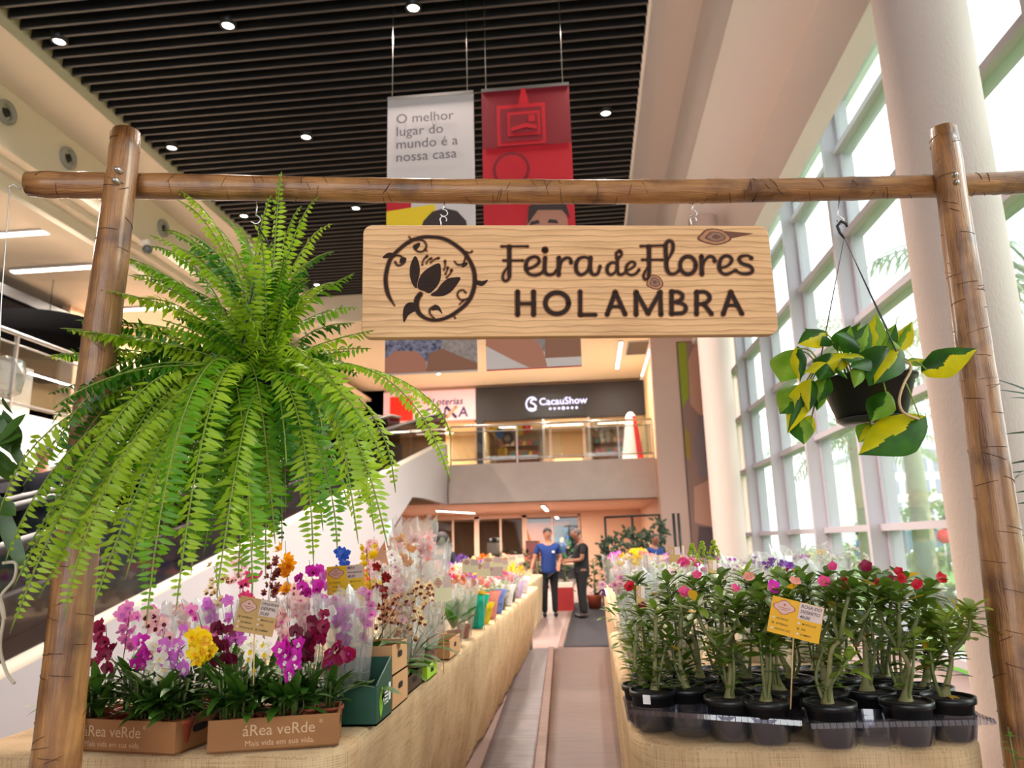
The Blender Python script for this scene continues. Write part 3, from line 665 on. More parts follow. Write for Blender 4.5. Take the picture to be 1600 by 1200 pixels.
palm(1440, 18, 5.9, 'tall palm whose fronds droop beside the big white column', 3, 16, 2.5)
palm(1700, 11, 5.0, 'palm partly hidden right of the big white column', 4, 16, 2.6)
def bush(p, r, label, seed, m=None, n=220, lw=0.16, group=None, fl=None, name='bush', squash=0.8):
    t = thing(name, label, 'bush' if name == 'bush' else 'tree', p, group); rr = random.Random(seed); g = G()
    for k in range(n):
        a = rr.uniform(0, 2 * pi); e = math.acos(rr.uniform(-0.4, 1)); q = r * rr.uniform(0.55, 1)
        c = V((q * sin(e) * cos(a), q * sin(e) * sin(a), r * squash * 0.6 + q * cos(e) * squash))
        g.leaf(c, V((rr.uniform(-1, 1), rr.uniform(-1, 1), rr.uniform(-.4, 1))), V((rr.uniform(-.5, .5), rr.uniform(-.5, .5), 1)), lw * 1.8, lw, 0.5, 2)
    obj('foliage', g, m or m_bush, t)
    obj('stem', G().tube([(0, 0, 0), (0, 0, r * squash)], [r * 0.09, r * 0.05], 8), mat('bush_stem', (90, 70, 50), 0.8), t)
    if fl:
        g = G()
        for k in range(26):
            a = rr.uniform(0, 2 * pi); c = (r * 0.8 * cos(a) * rr.random(), r * 0.8 * sin(a), r * (0.5 + 0.7 * rr.random())); g.ball(c, 0.07, n=6, k=4)
        obj('blossom', g, mat('bush_blossom', fl, 0.6), t)
    return t
for px, y, r, lb, fl in ((1322, 30, 1.0, 'round bush on the lawn under the pale palm', None), (1440, 33, 0.8, 'bush with white flowers on the lawn edge by the blue hoarding', (245, 245, 240)), (1478, 34, 0.8, 'green bush on the lawn edge nearest the white column', None), (1474, 17.2, 0.30, 'small white flowering clump on the near lawn', (250, 250, 250)), (1258, 32, 0.9, 'bush with yellow blossom left of the person in blue', (250, 220, 60)), (1402, 23, 0.9, 'bush on the lawn between two window posts', None)):
    p = PY(px, 846, y); bush((p.x, y, -0.06), r, lb, int(px), fl=fl)
t = bush((4.75, 9.3, -0.06), .32, 'low leafy green plant outside the glass behind the window side tray', 91, n=120, lw=.09)
for px, y, r, lb in ((1480, 47, 2.9, 'green tree beyond the hoarding near the white column'), (1395, 44, 2.4, 'low tree beyond the pale palm trunk'), (1620, 34, 2.8, 'tree right of the big white column')):
    p = PY(px, 840, y); bush((p.x, y, -0.06), r * .8, lb, int(px), n=420, lw=0.3, name='tree', squash=1.1)
t = thing('apartment_block', 'pale distant apartment block with rows of windows beyond the lawn', 'building', (26, 62, -0.06))
obj('wall', G().box(-4, 3.4, 0, 9, 0, 7.8), mat('block_white', (226, 224, 226), 0.8), t, smooth=False)
obj('roof', G().box(-4.2, 3.6, -0.2, 9.2, 7.8, 8.1), mat('block_roof', (176, 176, 190), 0.8), t, smooth=False)
for r_ in range(4):
    for c_ in range(6): obj('window', G().box(-3.5 + c_ * 1.15, -2.8 + c_ * 1.15, -0.06, 0.0, 1.2 + r_ * 1.7, 2.3 + r_ * 1.7), mat('block_window', (150, 152, 178), 0.3), t, smooth=False)
t = thing('hoarding', 'blue grey site hoarding along the far edge of the lawn', 'fence', (19, 40, -0.06))
obj('board', G().box(-4, 9, 0, 0.1, 0.1, 1.7), mat('hoarding_blue', (112, 138, 160), 0.7, var=0.1, scale=1), t, smooth=False)
for x in (-3.5, 0, 4, 8): obj('post', G().box(x, x + 0.12, -0.1, 0.0, 0, 1.75), mat('hoarding_post', (80, 84, 96), 0.6), t, smooth=False)
p = PY(1475, 838, 30); t = thing('round_sign', 'round red sign on a thin post at the lawn edge', 'sign', (p.x, 30, -0.06))
obj('plate', G().lathe([(0, -0.02), (0.26, -0.02), (0.26, 0.02), (0, 0.02)], n=20), mat('sign_red_round', (226, 60, 60), 0.5), t); t.children[0].rotation_euler = (pi / 2, 0, 0); t.children[0].location = (0, 0, p.z + 0.06)
obj('post', G().tube([(0, 0.05, 0), (0, 0.05, p.z + 0.2)], 0.03, 8), m_steel, t)

# ------------------------------------------------------------------ burlap tables
def burlap_mat(name, c, c2):
    m = mat(name, c, 0.95, c2=c2, scale=5, bump=0.0, sheen=0)
    nt = m.node_tree; N = nt.nodes; L = nt.links; p = N['Principled BSDF']
    tc = N.new('ShaderNodeTexCoord'); hs = []
    for ax in ((1, 1, 0.02), (0.02, 0.02, 1)):
        mp = N.new('ShaderNodeMapping'); mp.inputs['Scale'].default_value = tuple(a * 260 for a in ax); L.new(tc.outputs['Object'], mp.inputs[0])
        nz = N.new('ShaderNodeTexNoise'); nz.inputs['Scale'].default_value = 1.0; nz.inputs['Detail'].default_value = 2; L.new(mp.outputs[0], nz.inputs[0]); hs.append(nz.outputs[0])
    ad = N.new('ShaderNodeMath'); ad.operation = 'ADD'; L.new(hs[0], ad.inputs[0]); L.new(hs[1], ad.inputs[1])
    bp = N.new('ShaderNodeBump'); bp.inputs['Strength'].default_value = 0.55; bp.inputs['Distance'].default_value = 0.004
    L.new(ad.outputs[0], bp.inputs['Height']); L.new(bp.outputs[0], p.inputs['Normal'])
    old = p.inputs['Base Color'].links[0].from_socket
    mx = N.new('ShaderNodeMix'); mx.data_type = 'RGBA'; mx.blend_type = 'MULTIPLY'; mx.inputs[0].default_value = 0.8
    rp = N.new('ShaderNodeValToRGB'); rp.color_ramp.elements[0].position = 0.7; rp.color_ramp.elements[1].position = 1.15 if False else 1.0
    rp.color_ramp.elements[0].color = (0.55, 0.5, 0.42, 1); L.new(ad.outputs[0], rp.inputs[0])
    L.new(old, mx.inputs[6]); L.new(rp.outputs[0], mx.inputs[7]); L.new(mx.outputs[2], p.inputs['Base Color'])
    return m
m_bur = burlap_mat('burlap', (196, 162, 122), (218, 188, 148))
def table(x0, x1, y0, y1, label, seed, rad=0.18, zt=0.86, bulge=-0.08):
    t = thing('market_table', label, 'table', ((x0 + x1) / 2, (y0 + y1) / 2, 0)); rr = random.Random(seed)
    g = G(); per = []
    def arc(cx, cy, a0):
        for k in range(6): a = a0 + pi / 2 * k / 6; per.append((cx + rad * cos(a), cy + rad * sin(a), cos(a), sin(a)))
    def line(xa, ya, xb, yb, nx, ny):
        n = max(2, int(math.hypot(xb - xa, yb - ya) / 0.028))
        for k in range(n): per.append((xa + (xb - xa) * k / n, ya + (yb - ya) * k / n, nx, ny))
    arc(x1 - rad, y1 - rad, 0); line(x1 - rad, y1, x0 + rad, y1, 0, 1); arc(x0 + rad, y1 - rad, pi / 2); line(x0, y1 - rad, x0, y0 + rad, -1, 0)
    arc(x0 + rad, y0 + rad, pi); line(x0 + rad, y0, x1 - rad, y0, 0, -1); arc(x1 - rad, y0 + rad, 1.5 * pi); line(x1, y0 + rad, x1, y1 - rad, 1, 0)
    n = len(per); rows = []
    for z, amp, inset in ((zt, 0, 0.05), (zt - 0.004, 0, 0.012), (zt - 0.02, 0.1, 0), (zt - 0.07, 0.35, 0), (zt - 0.2, 0.7, 0), (zt - 0.4, 0.9, 0), (0.25, 1, 0), (0.012, 1.25, 0)):
        row = []
        for k, (x, y, nx, ny) in enumerate(per):
            w = noise.noise(V((x * 7, y * 7, seed))) * 0.018 + noise.noise(V((x * 22, y * 22, seed + 5))) * 0.008
            o = amp * (w + bulge * (zt - z) * 0.6) - inset
            zz = z + (0.004 * noise.noise(V((x * 5, y * 5, 2))) if z > 0.7 else 0)
            row.append((x + nx * o, y + ny * o, zz))
        rows.append(row)
    vs = [v for r_ in rows for v in r_]
    g.add(vs, [(i * n + j, (i + 1) * n + j, (i + 1) * n + (j + 1) % n, i * n + (j + 1) % n) for i in range(len(rows) - 1) for j in range(n)])
    g.f.append(tuple(range(n))); g.m.append(0)
    obj('burlap_cloth', g, m_bur, t, world=True)
    obj('board', G().box(x0 + 0.06, x1 - 0.06, y0 + 0.06, y1 - 0.06, zt - 0.05, zt - 0.012), m_cream, t, smooth=False, world=True)
    for x in (x0 + 0.12, x1 - 0.12):
        for y in (y0 + 0.2, y1 - 0.2): obj('leg', G().tube([(x, y, 0), (x, y, zt - 0.05)], 0.025, 8), m_steel, t, world=True)
    return t
table(-2.05, -0.78, 2.37, 11.3, 'long burlap covered table of orchids left of the aisle', 3, rad=0.14, bulge=-0.2)
table(-2.1, -0.98, 12.2, 15.7, 'far burlap covered table under the hand of the man in blue', 4)
table(0.10, 1.16, 2.45, 5.55, 'near burlap covered table of potted desert roses right of the aisle', 5, rad=0.2)
table(0.16, 1.3, 5.7, 11.3, 'second burlap covered table right of the aisle behind the desert roses', 6)
T = 0.862

# ------------------------------------------------------------------ the log frame
YF = lambda x: 2.12 + (x + 1.46) * 0.163
def PF(px, py, off=0.0):
    """point where the picture ray meets the upright plane of the frame (moved off towards the viewer)"""
    w = ray(px, py); k = (2.12 + 1.46 * 0.163 - off) / (w.y - 0.163 * w.x); return CAM + w * k
def log_mat():
    m = mat('varnished_log', (132, 82, 40), 0.42, c2=(184, 130, 74), scale=5, stretch=(9, 9, 0.8), bump=0.5, bscale=26)
    nt = m.node_tree; N = nt.nodes; L = nt.links; p = N['Principled BSDF']; p.inputs['Coat Weight'].default_value = 0.5; p.inputs['Coat Roughness'].default_value = 0.18
    tc = N.new('ShaderNodeTexCoord'); nz = N.new('ShaderNodeTexNoise'); nz.inputs['Scale'].default_value = 6.5; nz.inputs['Detail'].default_value = 6; L.new(tc.outputs['Object'], nz.inputs[0])
    r = N.new('ShaderNodeValToRGB'); r.color_ramp.elements[0].position = 0.48; r.color_ramp.elements[1].position = 0.68
    r.color_ramp.elements[0].color = (1, 1, 1, 1); r.color_ramp.elements[1].color = (0.28, 0.2, 0.15, 1); L.new(nz.outputs[0], r.inputs[0])
    mx = N.new('ShaderNodeMix'); mx.data_type = 'RGBA'; mx.blend_type = 'MULTIPLY'; mx.inputs[0].default_value = 0.9
    old = p.inputs['Base Color'].links[0].from_socket
    L.new(old, mx.inputs[6]); L.new(r.outputs[0], mx.inputs[7]); L.new(mx.outputs[2], p.inputs['Base Color'])
    return m
m_log = log_mat()
m_crack = mat('log_crack', (74, 42, 22), 0.9)
m_end = mat('log_end_grain', (150, 104, 64), 0.8, var=0.3, scale=30)
def log(name, a, b, ra, rb, parent, seed, sag=0.0, n=44):
    """a peeled log from a to b built along its own local z so that the grain follows it"""
    a, b = V(a), V(b); d = b - a; L_ = d.length; g = G(); k = 26; vs = []; dn = d.to_track_quat('Z', 'Y').inverted() @ V((0, 0, -1))
    for i in range(n + 1):
        t = i / n; r0 = ra + (rb - ra) * t
        off = V((noise.noise(V((t * 2.2, seed, 0))) * 0.010, noise.noise(V((t * 2.2, seed, 7))) * 0.010, 0)) + dn * (sag * sin(pi * t))
        step = 0.0016 * (noise.noise(V((t * 46, seed, 3))) > 0.1)
        for j in range(k):
            q = 2 * pi * j / k
            r = r0 * (1 + 0.05 * noise.noise(V((cos(q) * 1.1, sin(q) * 1.1, t * 4 + seed)))) + step + 0.0016 * noise.noise(V((cos(q) * 4, sin(q) * 4, t * 22 + seed)))
            if i in (0, n): r *= 0.93
            vs.append((r * cos(q) + off.x, r * sin(q) + off.y, t * L_))
    g.add(vs, [(i * k + j, i * k + (j + 1) % k, (i + 1) * k + (j + 1) % k, (i + 1) * k + j) for i in range(n) for j in range(k)])
    g.f += [tuple(range(k))[::-1], tuple(range(n * k, (n + 1) * k))]; g.m += [1, 1]
    o = obj(name, g, [m_log, m_end], parent)
    rr = random.Random(seed * 3 + 1)                        # shallow saw rings and drying cracks
    g = G()
    for c_ in range(int(L_ * 40)):
        z = rr.uniform(0.03, L_ - 0.03); q0 = rr.uniform(0, 2 * pi); arc = rr.uniform(0.5, 1.5); sl = rr.uniform(-0.03, 0.03); r = (ra + (rb - ra) * z / L_)
        t = z / L_; off = V((noise.noise(V((t * 2.2, seed, 0))) * 0.010, noise.noise(V((t * 2.2, seed, 7))) * 0.010, 0)) + dn * (sag * sin(pi * t))
        pts = []
        for j in range(9):
            q = q0 + arc * j / 8; rr2 = r * (1 + 0.05 * noise.noise(V((cos(q) * 1.1, sin(q) * 1.1, t * 4 + seed)))) + 0.0008
            pts.append((rr2 * cos(q) + off.x, rr2 * sin(q) + off.y, z + sl * j / 8))
        g.tube(pts, [0.0003] + [0.0010] * 7 + [0.0003], 5)
    obj('saw_ring', g, m_crack, o)['kind'] = 'stuff'
    q = d.to_track_quat('Z', 'Y'); o.rotation_mode = 'QUATERNION'; o.rotation_quaternion = q; o.location = a - parent.location
    return o
lf = thing('log_frame', 'rustic frame of two varnished logs and a crossbar carrying the wooden sign', 'frame', (-1.48, 2.11, 0))
lp_top = PF(197, 206, 0.05); lp_bot = PF(85, 1195, 0.05)
lb_ = lp_bot + (lp_bot - lp_top) * (lp_bot.z / (lp_top.z - lp_bot.z)); lb_.z = 0
log('post', lb_, lp_top, 0.072, 0.044, lf, 11)
rp_top = PF(1473, 202, 0.05); rp_bot = PF(1612, 1195, 0.05)
rb_ = rp_bot + (rp_bot - rp_top) * (rp_bot.z / (rp_top.z - rp_bot.z)); rb_.z = 0
log('post', rb_, rp_top, 0.076, 0.044, lf, 23)
# crossbar: a slightly bent pole, in one piece
pa, pb = PF(45, 288, -0.02), PF(1720, 281, -0.02)
log('crossbar', pa, pb, 0.043, 0.039, lf, 37, n=60, sag=0.036)
m_bolt = mat('bolt_zinc', (196, 190, 184), 0.35, metal=0.9)
for px, py in ((182, 264), (179, 281), (1493, 272), (1495, 284)):
    p = PF(px, py, 0.112 if px < 800 else 0.103); g = G().lathe([(0.0, -0.03), (0.0095, -0.03), (0.0095, 0.0), (0.005, 0.006), (0, 0.007)], n=12)
    q = Matrix.Rotation(pi / 2, 3, 'X'); g.v = [tuple(q @ V(v) + p) for v in g.v]; obj('bolt', g, m_bolt, lf, world=True)

# ------------------------------------------------------------------ the carved sign
SX = V((1, 0.163, 0)).normalized(); SN = V((0.163, -1, 0)).normalized()
sb = [PF(571, 352), PF(1208, 350), PF(1217, 523), PF(571, 523)]
so = PF(893, 437); sw = (PF(1213, 437) - PF(571, 437)).length; sh = abs(PF(893, 350).z - PF(893, 523).z)
def pine():
    m = bpy.data.materials.new('pine_board'); m.use_nodes = True; nt = m.node_tree; N = nt.nodes; L = nt.links; p = N['Principled BSDF']; p.inputs['Roughness'].default_value = 0.55
    tc = N.new('ShaderNodeTexCoord')
    def noise_(scale, st, det=3, dist=0.0):
        mp = N.new('ShaderNodeMapping'); mp.inputs['Scale'].default_value = st; L.new(tc.outputs['Object'], mp.inputs[0])
        n = N.new('ShaderNodeTexNoise'); n.inputs['Scale'].default_value = scale; n.inputs['Detail'].default_value = det; n.inputs['Distortion'].default_value = dist; L.new(mp.outputs[0], n.inputs[0]); return n.outputs[0]
    mp = N.new('ShaderNodeMapping'); mp.inputs['Scale'].default_value = (0.35, 0.6, 1.0); L.new(tc.outputs['Object'], mp.inputs[0])
    wv = N.new('ShaderNodeTexWave'); wv.bands_direction = 'Z'; wv.wave_profile = 'SAW'; wv.inputs['Scale'].default_value = 14; wv.inputs['Distortion'].default_value = 5.0; wv.inputs['Detail'].default_value = 3; wv.inputs['Detail Scale'].default_value = 0.9; L.new(mp.outputs[0], wv.inputs[0])
    r = N.new('ShaderNodeValToRGB'); e = r.color_ramp.elements; e[0].position = 0.0; e[0].color = rgb((234, 186, 136)); e[1].position = 1.0; e[1].color = rgb((192, 138, 88))
    x = r.color_ramp.elements.new(0.72); x.color = rgb((228, 178, 126)); L.new(wv.outputs[0], r.inputs[0])
    n2 = noise_(60, (0.06, 1, 1)); mx = N.new('ShaderNodeMix'); mx.data_type = 'RGBA'; mx.blend_type = 'MULTIPLY'; mx.inputs[0].default_value = 0.5
    r2 = N.new('ShaderNodeValToRGB'); r2.color_ramp.elements[0].position = 0.35; r2.color_ramp.elements[0].color = (0.66, 0.56, 0.46, 1); r2.color_ramp.elements[1].position = 0.55; r2.color_ramp.elements[1].color = (1, 1, 1, 1); L.new(n2, r2.inputs[0])
    L.new(r.outputs[0], mx.inputs[6]); L.new(r2.outputs[0], mx.inputs[7]); L.new(mx.outputs[2], p.inputs['Base Color'])
    bp = N.new('ShaderNodeBump'); bp.inputs['Strength'].default_value = 0.15; bp.inputs['Distance'].default_value = 0.003; L.new(wv.outputs[0], bp.inputs['Height']); L.new(bp.outputs[0], p.inputs['Normal'])
    return m
m_pine = pine(); m_burn = mat('burnt_groove', (26, 10, 4), 0.85, c2=(54, 24, 10), scale=1.0, stretch=(14, 14, 150))
m_halo = bpy.data.materials.new('scorched_edge'); m_halo.use_nodes = True
_n = m_halo.node_tree; _p = _n.nodes['Principled BSDF']; _p.inputs['Base Color'].default_value = rgb((150, 84, 34)); _p.inputs['Roughness'].default_value = 0.8
_t = _n.nodes.new('ShaderNodeBsdfTransparent'); _x = _n.nodes.new('ShaderNodeMixShader'); _x.inputs[0].default_value = 0.26
_n.links.new(_t.outputs[0], _x.inputs[1]); _n.links.new(_p.outputs[0], _x.inputs[2]); _n.links.new(_x.outputs[0], _n.nodes['Material Output'].inputs[0])
sg = thing('wooden_sign', 'pine board sign with burnt flower fair lettering hanging from the crossbar', 'sign', so)
sg.rotation_euler = (0, 0, math.atan2(SX.y, SX.x))
inv = Matrix.Rotation(-math.atan2(SX.y, SX.x), 3, 'Z')
def SL(px, py, lift=0.0):
    q = inv @ (PF(px, py) - so); return (q.x, -lift, q.z)
g = G(); hw, hh, rc = sw / 2, sh / 2, 0.03; ol = []
for cx, cz, a0 in ((hw - rc, hh - rc, 0), (-hw + rc, hh - rc, pi / 2), (-hw + rc, -hh + rc, pi), (hw - rc, -hh + rc, 1.5 * pi)):
    for k in range(7): a = a0 + pi / 2 * k / 6; ol.append((cx + rc * cos(a), cz + rc * sin(a)))
n = len(ol)
g.add([(x * .997, 0, z * .99) for x, z in ol] + [(x, 0.003, z) for x, z in ol] + [(x, 0.032, z) for x, z in ol], [tuple(range(n)), tuple(range(2 * n, 3 * n))[::-1]] + [(k + o, k + o + n, (k + 1) % n + o + n, (k + 1) % n + o) for k in range(n) for o in (0, n)])
obj('board', g, m_pine, sg, smooth=False)
def strokes(lst, x0, y0, sc, gl, gh):
    fn = lambda x, y, l: SL(x0 + x / sc, y0 + y / sc, l)
    for k, (w, pts, sm) in enumerate(lst):
        pp = [(q[0], q[1], q[2] if len(q) > 2 else w) for q in pts]
        ribbon(gl, pp, fn, lift=0.0016 + 0.00002 * k, smooth=sm)
        for grow, lf_ in ((9, 0.0004), (16, 0.0002)): ribbon(gh, pp, fn, lift=lf_ + 0.000004 * k, grow=grow, smooth=sm)
S1 = [(16, [(90, 168), (365, 168)], 0), (40, [(172, 172), (172, 440, 38), (168, 500, 24), (135, 528, 22), (106, 505, 20), (112, 450, 20), (140, 405, 16), (168, 375, 14)], 1), (16, [(110, 315), (315, 315)], 0),
 (26, [(345, 405, 22), (420, 385, 22), (480, 335), (470, 288), (420, 278), (362, 312, 32), (345, 385, 36), (370, 447), (430, 468), (490, 455), (530, 425, 20)], 1),
 (36, [(545, 285), (540, 420), (575, 462, 26), (630, 455, 22), (662, 420, 20)], 1), (58, [(543, 205), (544, 206)], 0), (38, [(688, 285), (685, 465)], 0), (26, [(690, 400, 22), (720, 320, 22), (770, 287), (808, 302), (815, 340, 32)], 1),
 (28, [(1010, 300, 20), (960, 280, 22), (900, 295), (868, 350, 36), (872, 425, 34), (915, 463), (970, 440, 22), (1010, 380, 20)], 1), (36, [(1018, 285), (1014, 400), (1040, 458, 28), (1090, 452, 24), (1118, 375, 24)], 1),
 (22, [(1290, 342, 16), (1240, 338), (1198, 372, 28), (1192, 430, 28), (1226, 463), (1270, 440, 18), (1298, 385, 16)], 1), (22, [(1322, 218), (1285, 240), (1297, 292, 18), (1332, 268), (1338, 230), (1316, 214)], 1), (28, [(1297, 285), (1300, 430), (1330, 463, 22), (1368, 448, 18)], 1),
 (20, [(1385, 420, 16), (1440, 400, 16), (1480, 360), (1465, 332), (1425, 337), (1392, 380, 26), (1396, 440), (1440, 466), (1490, 450), (1525, 408)], 1),
 (42, [(258, 640), (258, 880)], 0), (42, [(425, 640), (425, 880)], 0), (30, [(258, 765), (425, 765)], 0), (42, [(668 + 121 * cos(2 * pi * k / 22), 760 + 110 * sin(2 * pi * k / 22)) for k in range(23)], 1),
 (38, [(910, 640), (910, 878)], 0), (32, [(910, 880), (1070, 880)], 0), (40, [(1190, 880), (1275, 645)], 0), (40, [(1275, 645), (1378, 875)], 0), (26, [(1225, 795), (1330, 795)], 0)]
S2 = [(16, [(72, 165), (330, 158)], 0), (40, [(160, 172), (160, 430, 36), (152, 495, 28), (122, 512, 22), (102, 480, 20), (120, 430, 18), (150, 392, 14)], 1), (16, [(88, 308), (300, 308)], 0),
 (30, [(345, 318, 18), (384, 260, 22), (408, 200), (404, 132), (365, 112), (334, 160, 36), (338, 300, 40), (345, 400, 38), (376, 450), (430, 452, 24), (470, 420, 20)], 1),
 (34, [(565 + 82 * cos(2 * pi * k / 18), 365 + 92 * sin(2 * pi * k / 18)) for k in range(19)], 1), (40, [(706, 272), (710, 458)], 0), (26, [(712, 380, 20), (742, 312, 22), (790, 273), (833, 287), (845, 322, 32)], 1),
 (26, [(892, 392, 20), (970, 375, 20), (1020, 322), (1005, 278), (952, 268), (903, 310, 34), (892, 390, 36), (920, 445), (980, 455), (1060, 415, 18)], 1), (28, [(1228, 292, 32), (1190, 265, 20), (1122, 272), (1098, 307), (1132, 347), (1210, 375, 32), (1238, 420), (1200, 450), (1120, 450, 22), (1062, 418, 20)], 1),
 (40, [(25, 880), (25, 645)], 0), (38, [(25, 645), (150, 865)], 0), (38, [(150, 865), (275, 645)], 0), (40, [(275, 645), (285, 880)], 0),
 (40, [(395, 640), (395, 870)], 0), (30, [(395, 642), (460, 642), (505, 672, 36), (498, 720, 36), (450, 745), (395, 748)], 1), (30, [(450, 748), (520, 772), (543, 815, 38), (508, 862, 34), (395, 868)], 1),
 (40, [(655, 645), (655, 875)], 0), (30, [(655, 645), (740, 642), (786, 682, 38), (782, 730, 36), (730, 765), (655, 768)], 1), (38, [(730, 768), (812, 872)], 0), (40, [(933, 875), (1010, 645)], 0), (40, [(1010, 645), (1128, 870)], 0), (28, [(968, 782), (1080, 782)], 0)]
gl, gh = G(), G(); strokes(S1, 770, 360, 6.667, gl, gh); strokes(S2, 990, 360, 6.667, gl, gh)
obj('burn_halo', gh, m_halo, sg, smooth=False); obj('lettering', gl, m_burn, sg, smooth=False)
S3 = [(40, [(205, 950, 4), (130, 820, 40), (100, 680, 44), (105, 560, 42), (150, 400, 40), (240, 290, 38), (380, 180, 40), (520, 128, 36), (640, 120, 34), (780, 135, 36), (900, 190, 38), (1030, 290, 40), (1110, 400, 42), (1165, 530, 44), (1175, 680, 44), (1140, 820, 44), (1080, 920, 42), (980, 1010, 40), (850, 1090, 36), (720, 1125, 32), (600, 1110, 34), (510, 1050, 44), (470, 960, 60), (480, 870, 60), (520, 810, 50)], 1),
 (14, [(460, 150), (550, 165), (590, 220), (570, 280), (510, 300), (460, 275), (440, 230), (500, 200)], 1), (12, [(380, 115, 6), (400, 150), (380, 190)], 1), (12, [(570, 270), (600, 290, 4)], 0), (16, [(180, 350), (260, 345), (310, 380), (325, 420), (290, 455), (240, 462), (212, 420)], 1),
 (14, [(1080, 330), (1052, 400), (1036, 445), (970, 455), (930, 415, 8)], 1), (10, [(1070, 300), (1120, 310), (1145, 290)], 1), (12, [(1090, 870), (1010, 880), (968, 830), (982, 778), (1032, 762), (1068, 795)], 1),
 (14, [(680, 1105), (632, 1040), (640, 985), (700, 950)], 1), (10, [(1040, 890), (990, 935, 4)], 0), (10, [(920, 1070), (940, 1105, 4)], 0), (14, [(1185, 655), (1240, 665)], 0)] + [
 (9, p_, 1) for p_ in ([(540, 460), (555, 400), (600, 350, 20)], [(590, 440), (612, 402), (650, 380, 20)], [(640, 432), (690, 392), (740, 376, 18)], [(800, 520), (817, 470), (815, 410, 20)], [(820, 570), (838, 530), (850, 490, 20)], [(835, 612), (880, 560), (895, 520, 24)])]
gl, gh = G(), G(); strokes(S3, 590, 355, 7.744, gl, gh)
obj('emblem_scroll', gl, m_burn, sg, smooth=False); obj('emblem_halo', gh, m_halo, sg, smooth=False)
g = G()
for k, pts in enumerate(([(495, 1000), (490, 950), (440, 915), (370, 915), (320, 970), (305, 1060), (320, 1155), (370, 1070), (430, 1030)], [(455, 350), (500, 430), (512, 540), (482, 680), (470, 740), (420, 690), (390, 580), (400, 450)],
  [(750, 440), (768, 560), (755, 650), (710, 730), (630, 800), (560, 775), (490, 745), (492, 660), (540, 560), (640, 480)], [(1005, 615), (950, 710), (880, 790), (780, 835), (640, 825), (720, 760), (770, 690), (850, 625), (930, 608)],
  [(60, 375), (110, 320), (170, 310), (215, 345), (160, 370)], [(280, 375), (340, 370), (345, 410), (300, 440), (265, 430)], [(1030, 430), (1085, 430), (1080, 465), (1020, 490)], [(1195, 650), (1260, 655), (1335, 640), (1290, 700), (1240, 712), (1200, 690)],
  [(655, 985), (700, 945), (750, 965), (785, 1055), (730, 1005), (660, 1010)], [(440, 225), (500, 200), (515, 215), (480, 270), (450, 260)])):
    g.poly([SL(590 + x / 7.744, 355 + y / 7.744, 0.0018 + 0.00002 * k) for x, y in (crom([q + () for q in pts], 4, True))])
obj('emblem_flower', g, m_burn, sg, smooth=False)
mk_ = [mat('knot_dark', (112, 66, 46), 0.7), mat('knot_mid', (176, 122, 84), 0.7, var=0.2, scale=60), mat('knot_core', (140, 104, 84), 0.7, var=0.3, scale=80)]
for cx, cy, rx, ry, tail in ((1116, 370, 26, 12, 1), (1023, 441, 13, 12, 0)):
    g = G()                                           # knots in the pine
    for q, m in ((1.0, 0), (0.86, 1), (0.62, 0), (0.5, 2), (0.25, 0)):
        g.poly([SL(cx + rx * q * cos(a) * (1 + 0.12 * sin(3 * a)) + (tail * 4 * (1 - q)), cy + ry * q * sin(a) * (1 + 0.12 * cos(2 * a + cx)), 0.0006 + 0.0002 * (1 - q)) for a in [2 * pi * j / 22 for j in range(22)]], m)
    if tail: g.poly([SL(cx + 16, cy - 9, 0.0005), SL(cx + 62, cy - 5, 0.0005), SL(cx + 16, cy + 5, 0.0005)], 0)
    obj('knot', g, mk_, sg, smooth=False)
m_zinc = mat('zinc_hook', (205, 205, 205), 0.25, metal=1.0)
def arch(c, r, a0, a1, n=10, ex=SX): return [V(c) + ex * (r * cos(a0 + (a1 - a0) * k / n)) + V((0, 0, 1)) * (r * sin(a0 + (a1 - a0) * k / n)) for k in range(n + 1)]
for px in (689, 1080):
    p = PF(px, 350, -0.016); top = PF(px, 318, -0.016).z + 0.012
    ex = V((1, 0, 0))
    pts = [V((0, 0, -0.012)), V((0, 0, 0.006))] + arch((0.008, 0, 0.016), 0.011, pi * 1.1, -0.2 * pi, 10, ex) 
    pts2 = arch((0.010, 0, 0.040), 0.012, -0.9 * pi, 0.6 * pi, 12, ex) + [V((0.012, 0, top - p.z - 0.02)), V((0.012, 0, top - p.z))]
    q = inv @ (p - so)
    obj('eye_hook', G().tube([V(q) + a for a in pts], 0.0022, 6), m_zinc, sg)
    obj('screw_hook', G().tube([V(q) + a for a in pts2], 0.0022, 6), m_zinc, lf, world=False).matrix_local = Matrix.Translation(so - lf.location) @ Matrix.Rotation(math.atan2(SX.y, SX.x), 4, 'Z')

# ------------------------------------------------------------------ foliage materials
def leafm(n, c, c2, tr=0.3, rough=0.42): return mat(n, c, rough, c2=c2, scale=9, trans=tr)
m_fern = [leafm('fern_bright', (140, 182, 24), (184, 212, 56), 0.45), leafm('fern_mid', (84, 150, 16), (126, 180, 34), 0.45), leafm('fern_deep', (40, 96, 14), (72, 132, 24), 0.36)]  # bright: young growth and painted sunlight; deep: inner shade put into the colour
m_stemg = mat('green_stem', (120, 140, 50), 0.6)
m_leafd = leafm('orchid_leaf', (36, 72, 18), (76, 116, 36), 0.2, 0.35)
m_leafl = leafm('light_leaf', (70, 112, 26), (120, 156, 52), 0.3, 0.4)
m_leafr = leafm('desert_rose_leaf', (58, 90, 22), (110, 138, 46), 0.25, 0.32)
m_leafry = leafm('desert_rose_young_leaf', (110, 140, 34), (160, 178, 72), 0.3, 0.35)
m_yell = leafm('yellowing_leaf', (214, 160, 20), (236, 190, 40), 0.3)
m_darkpot = mat('black_plastic_pot', (16, 17, 20), 0.38)
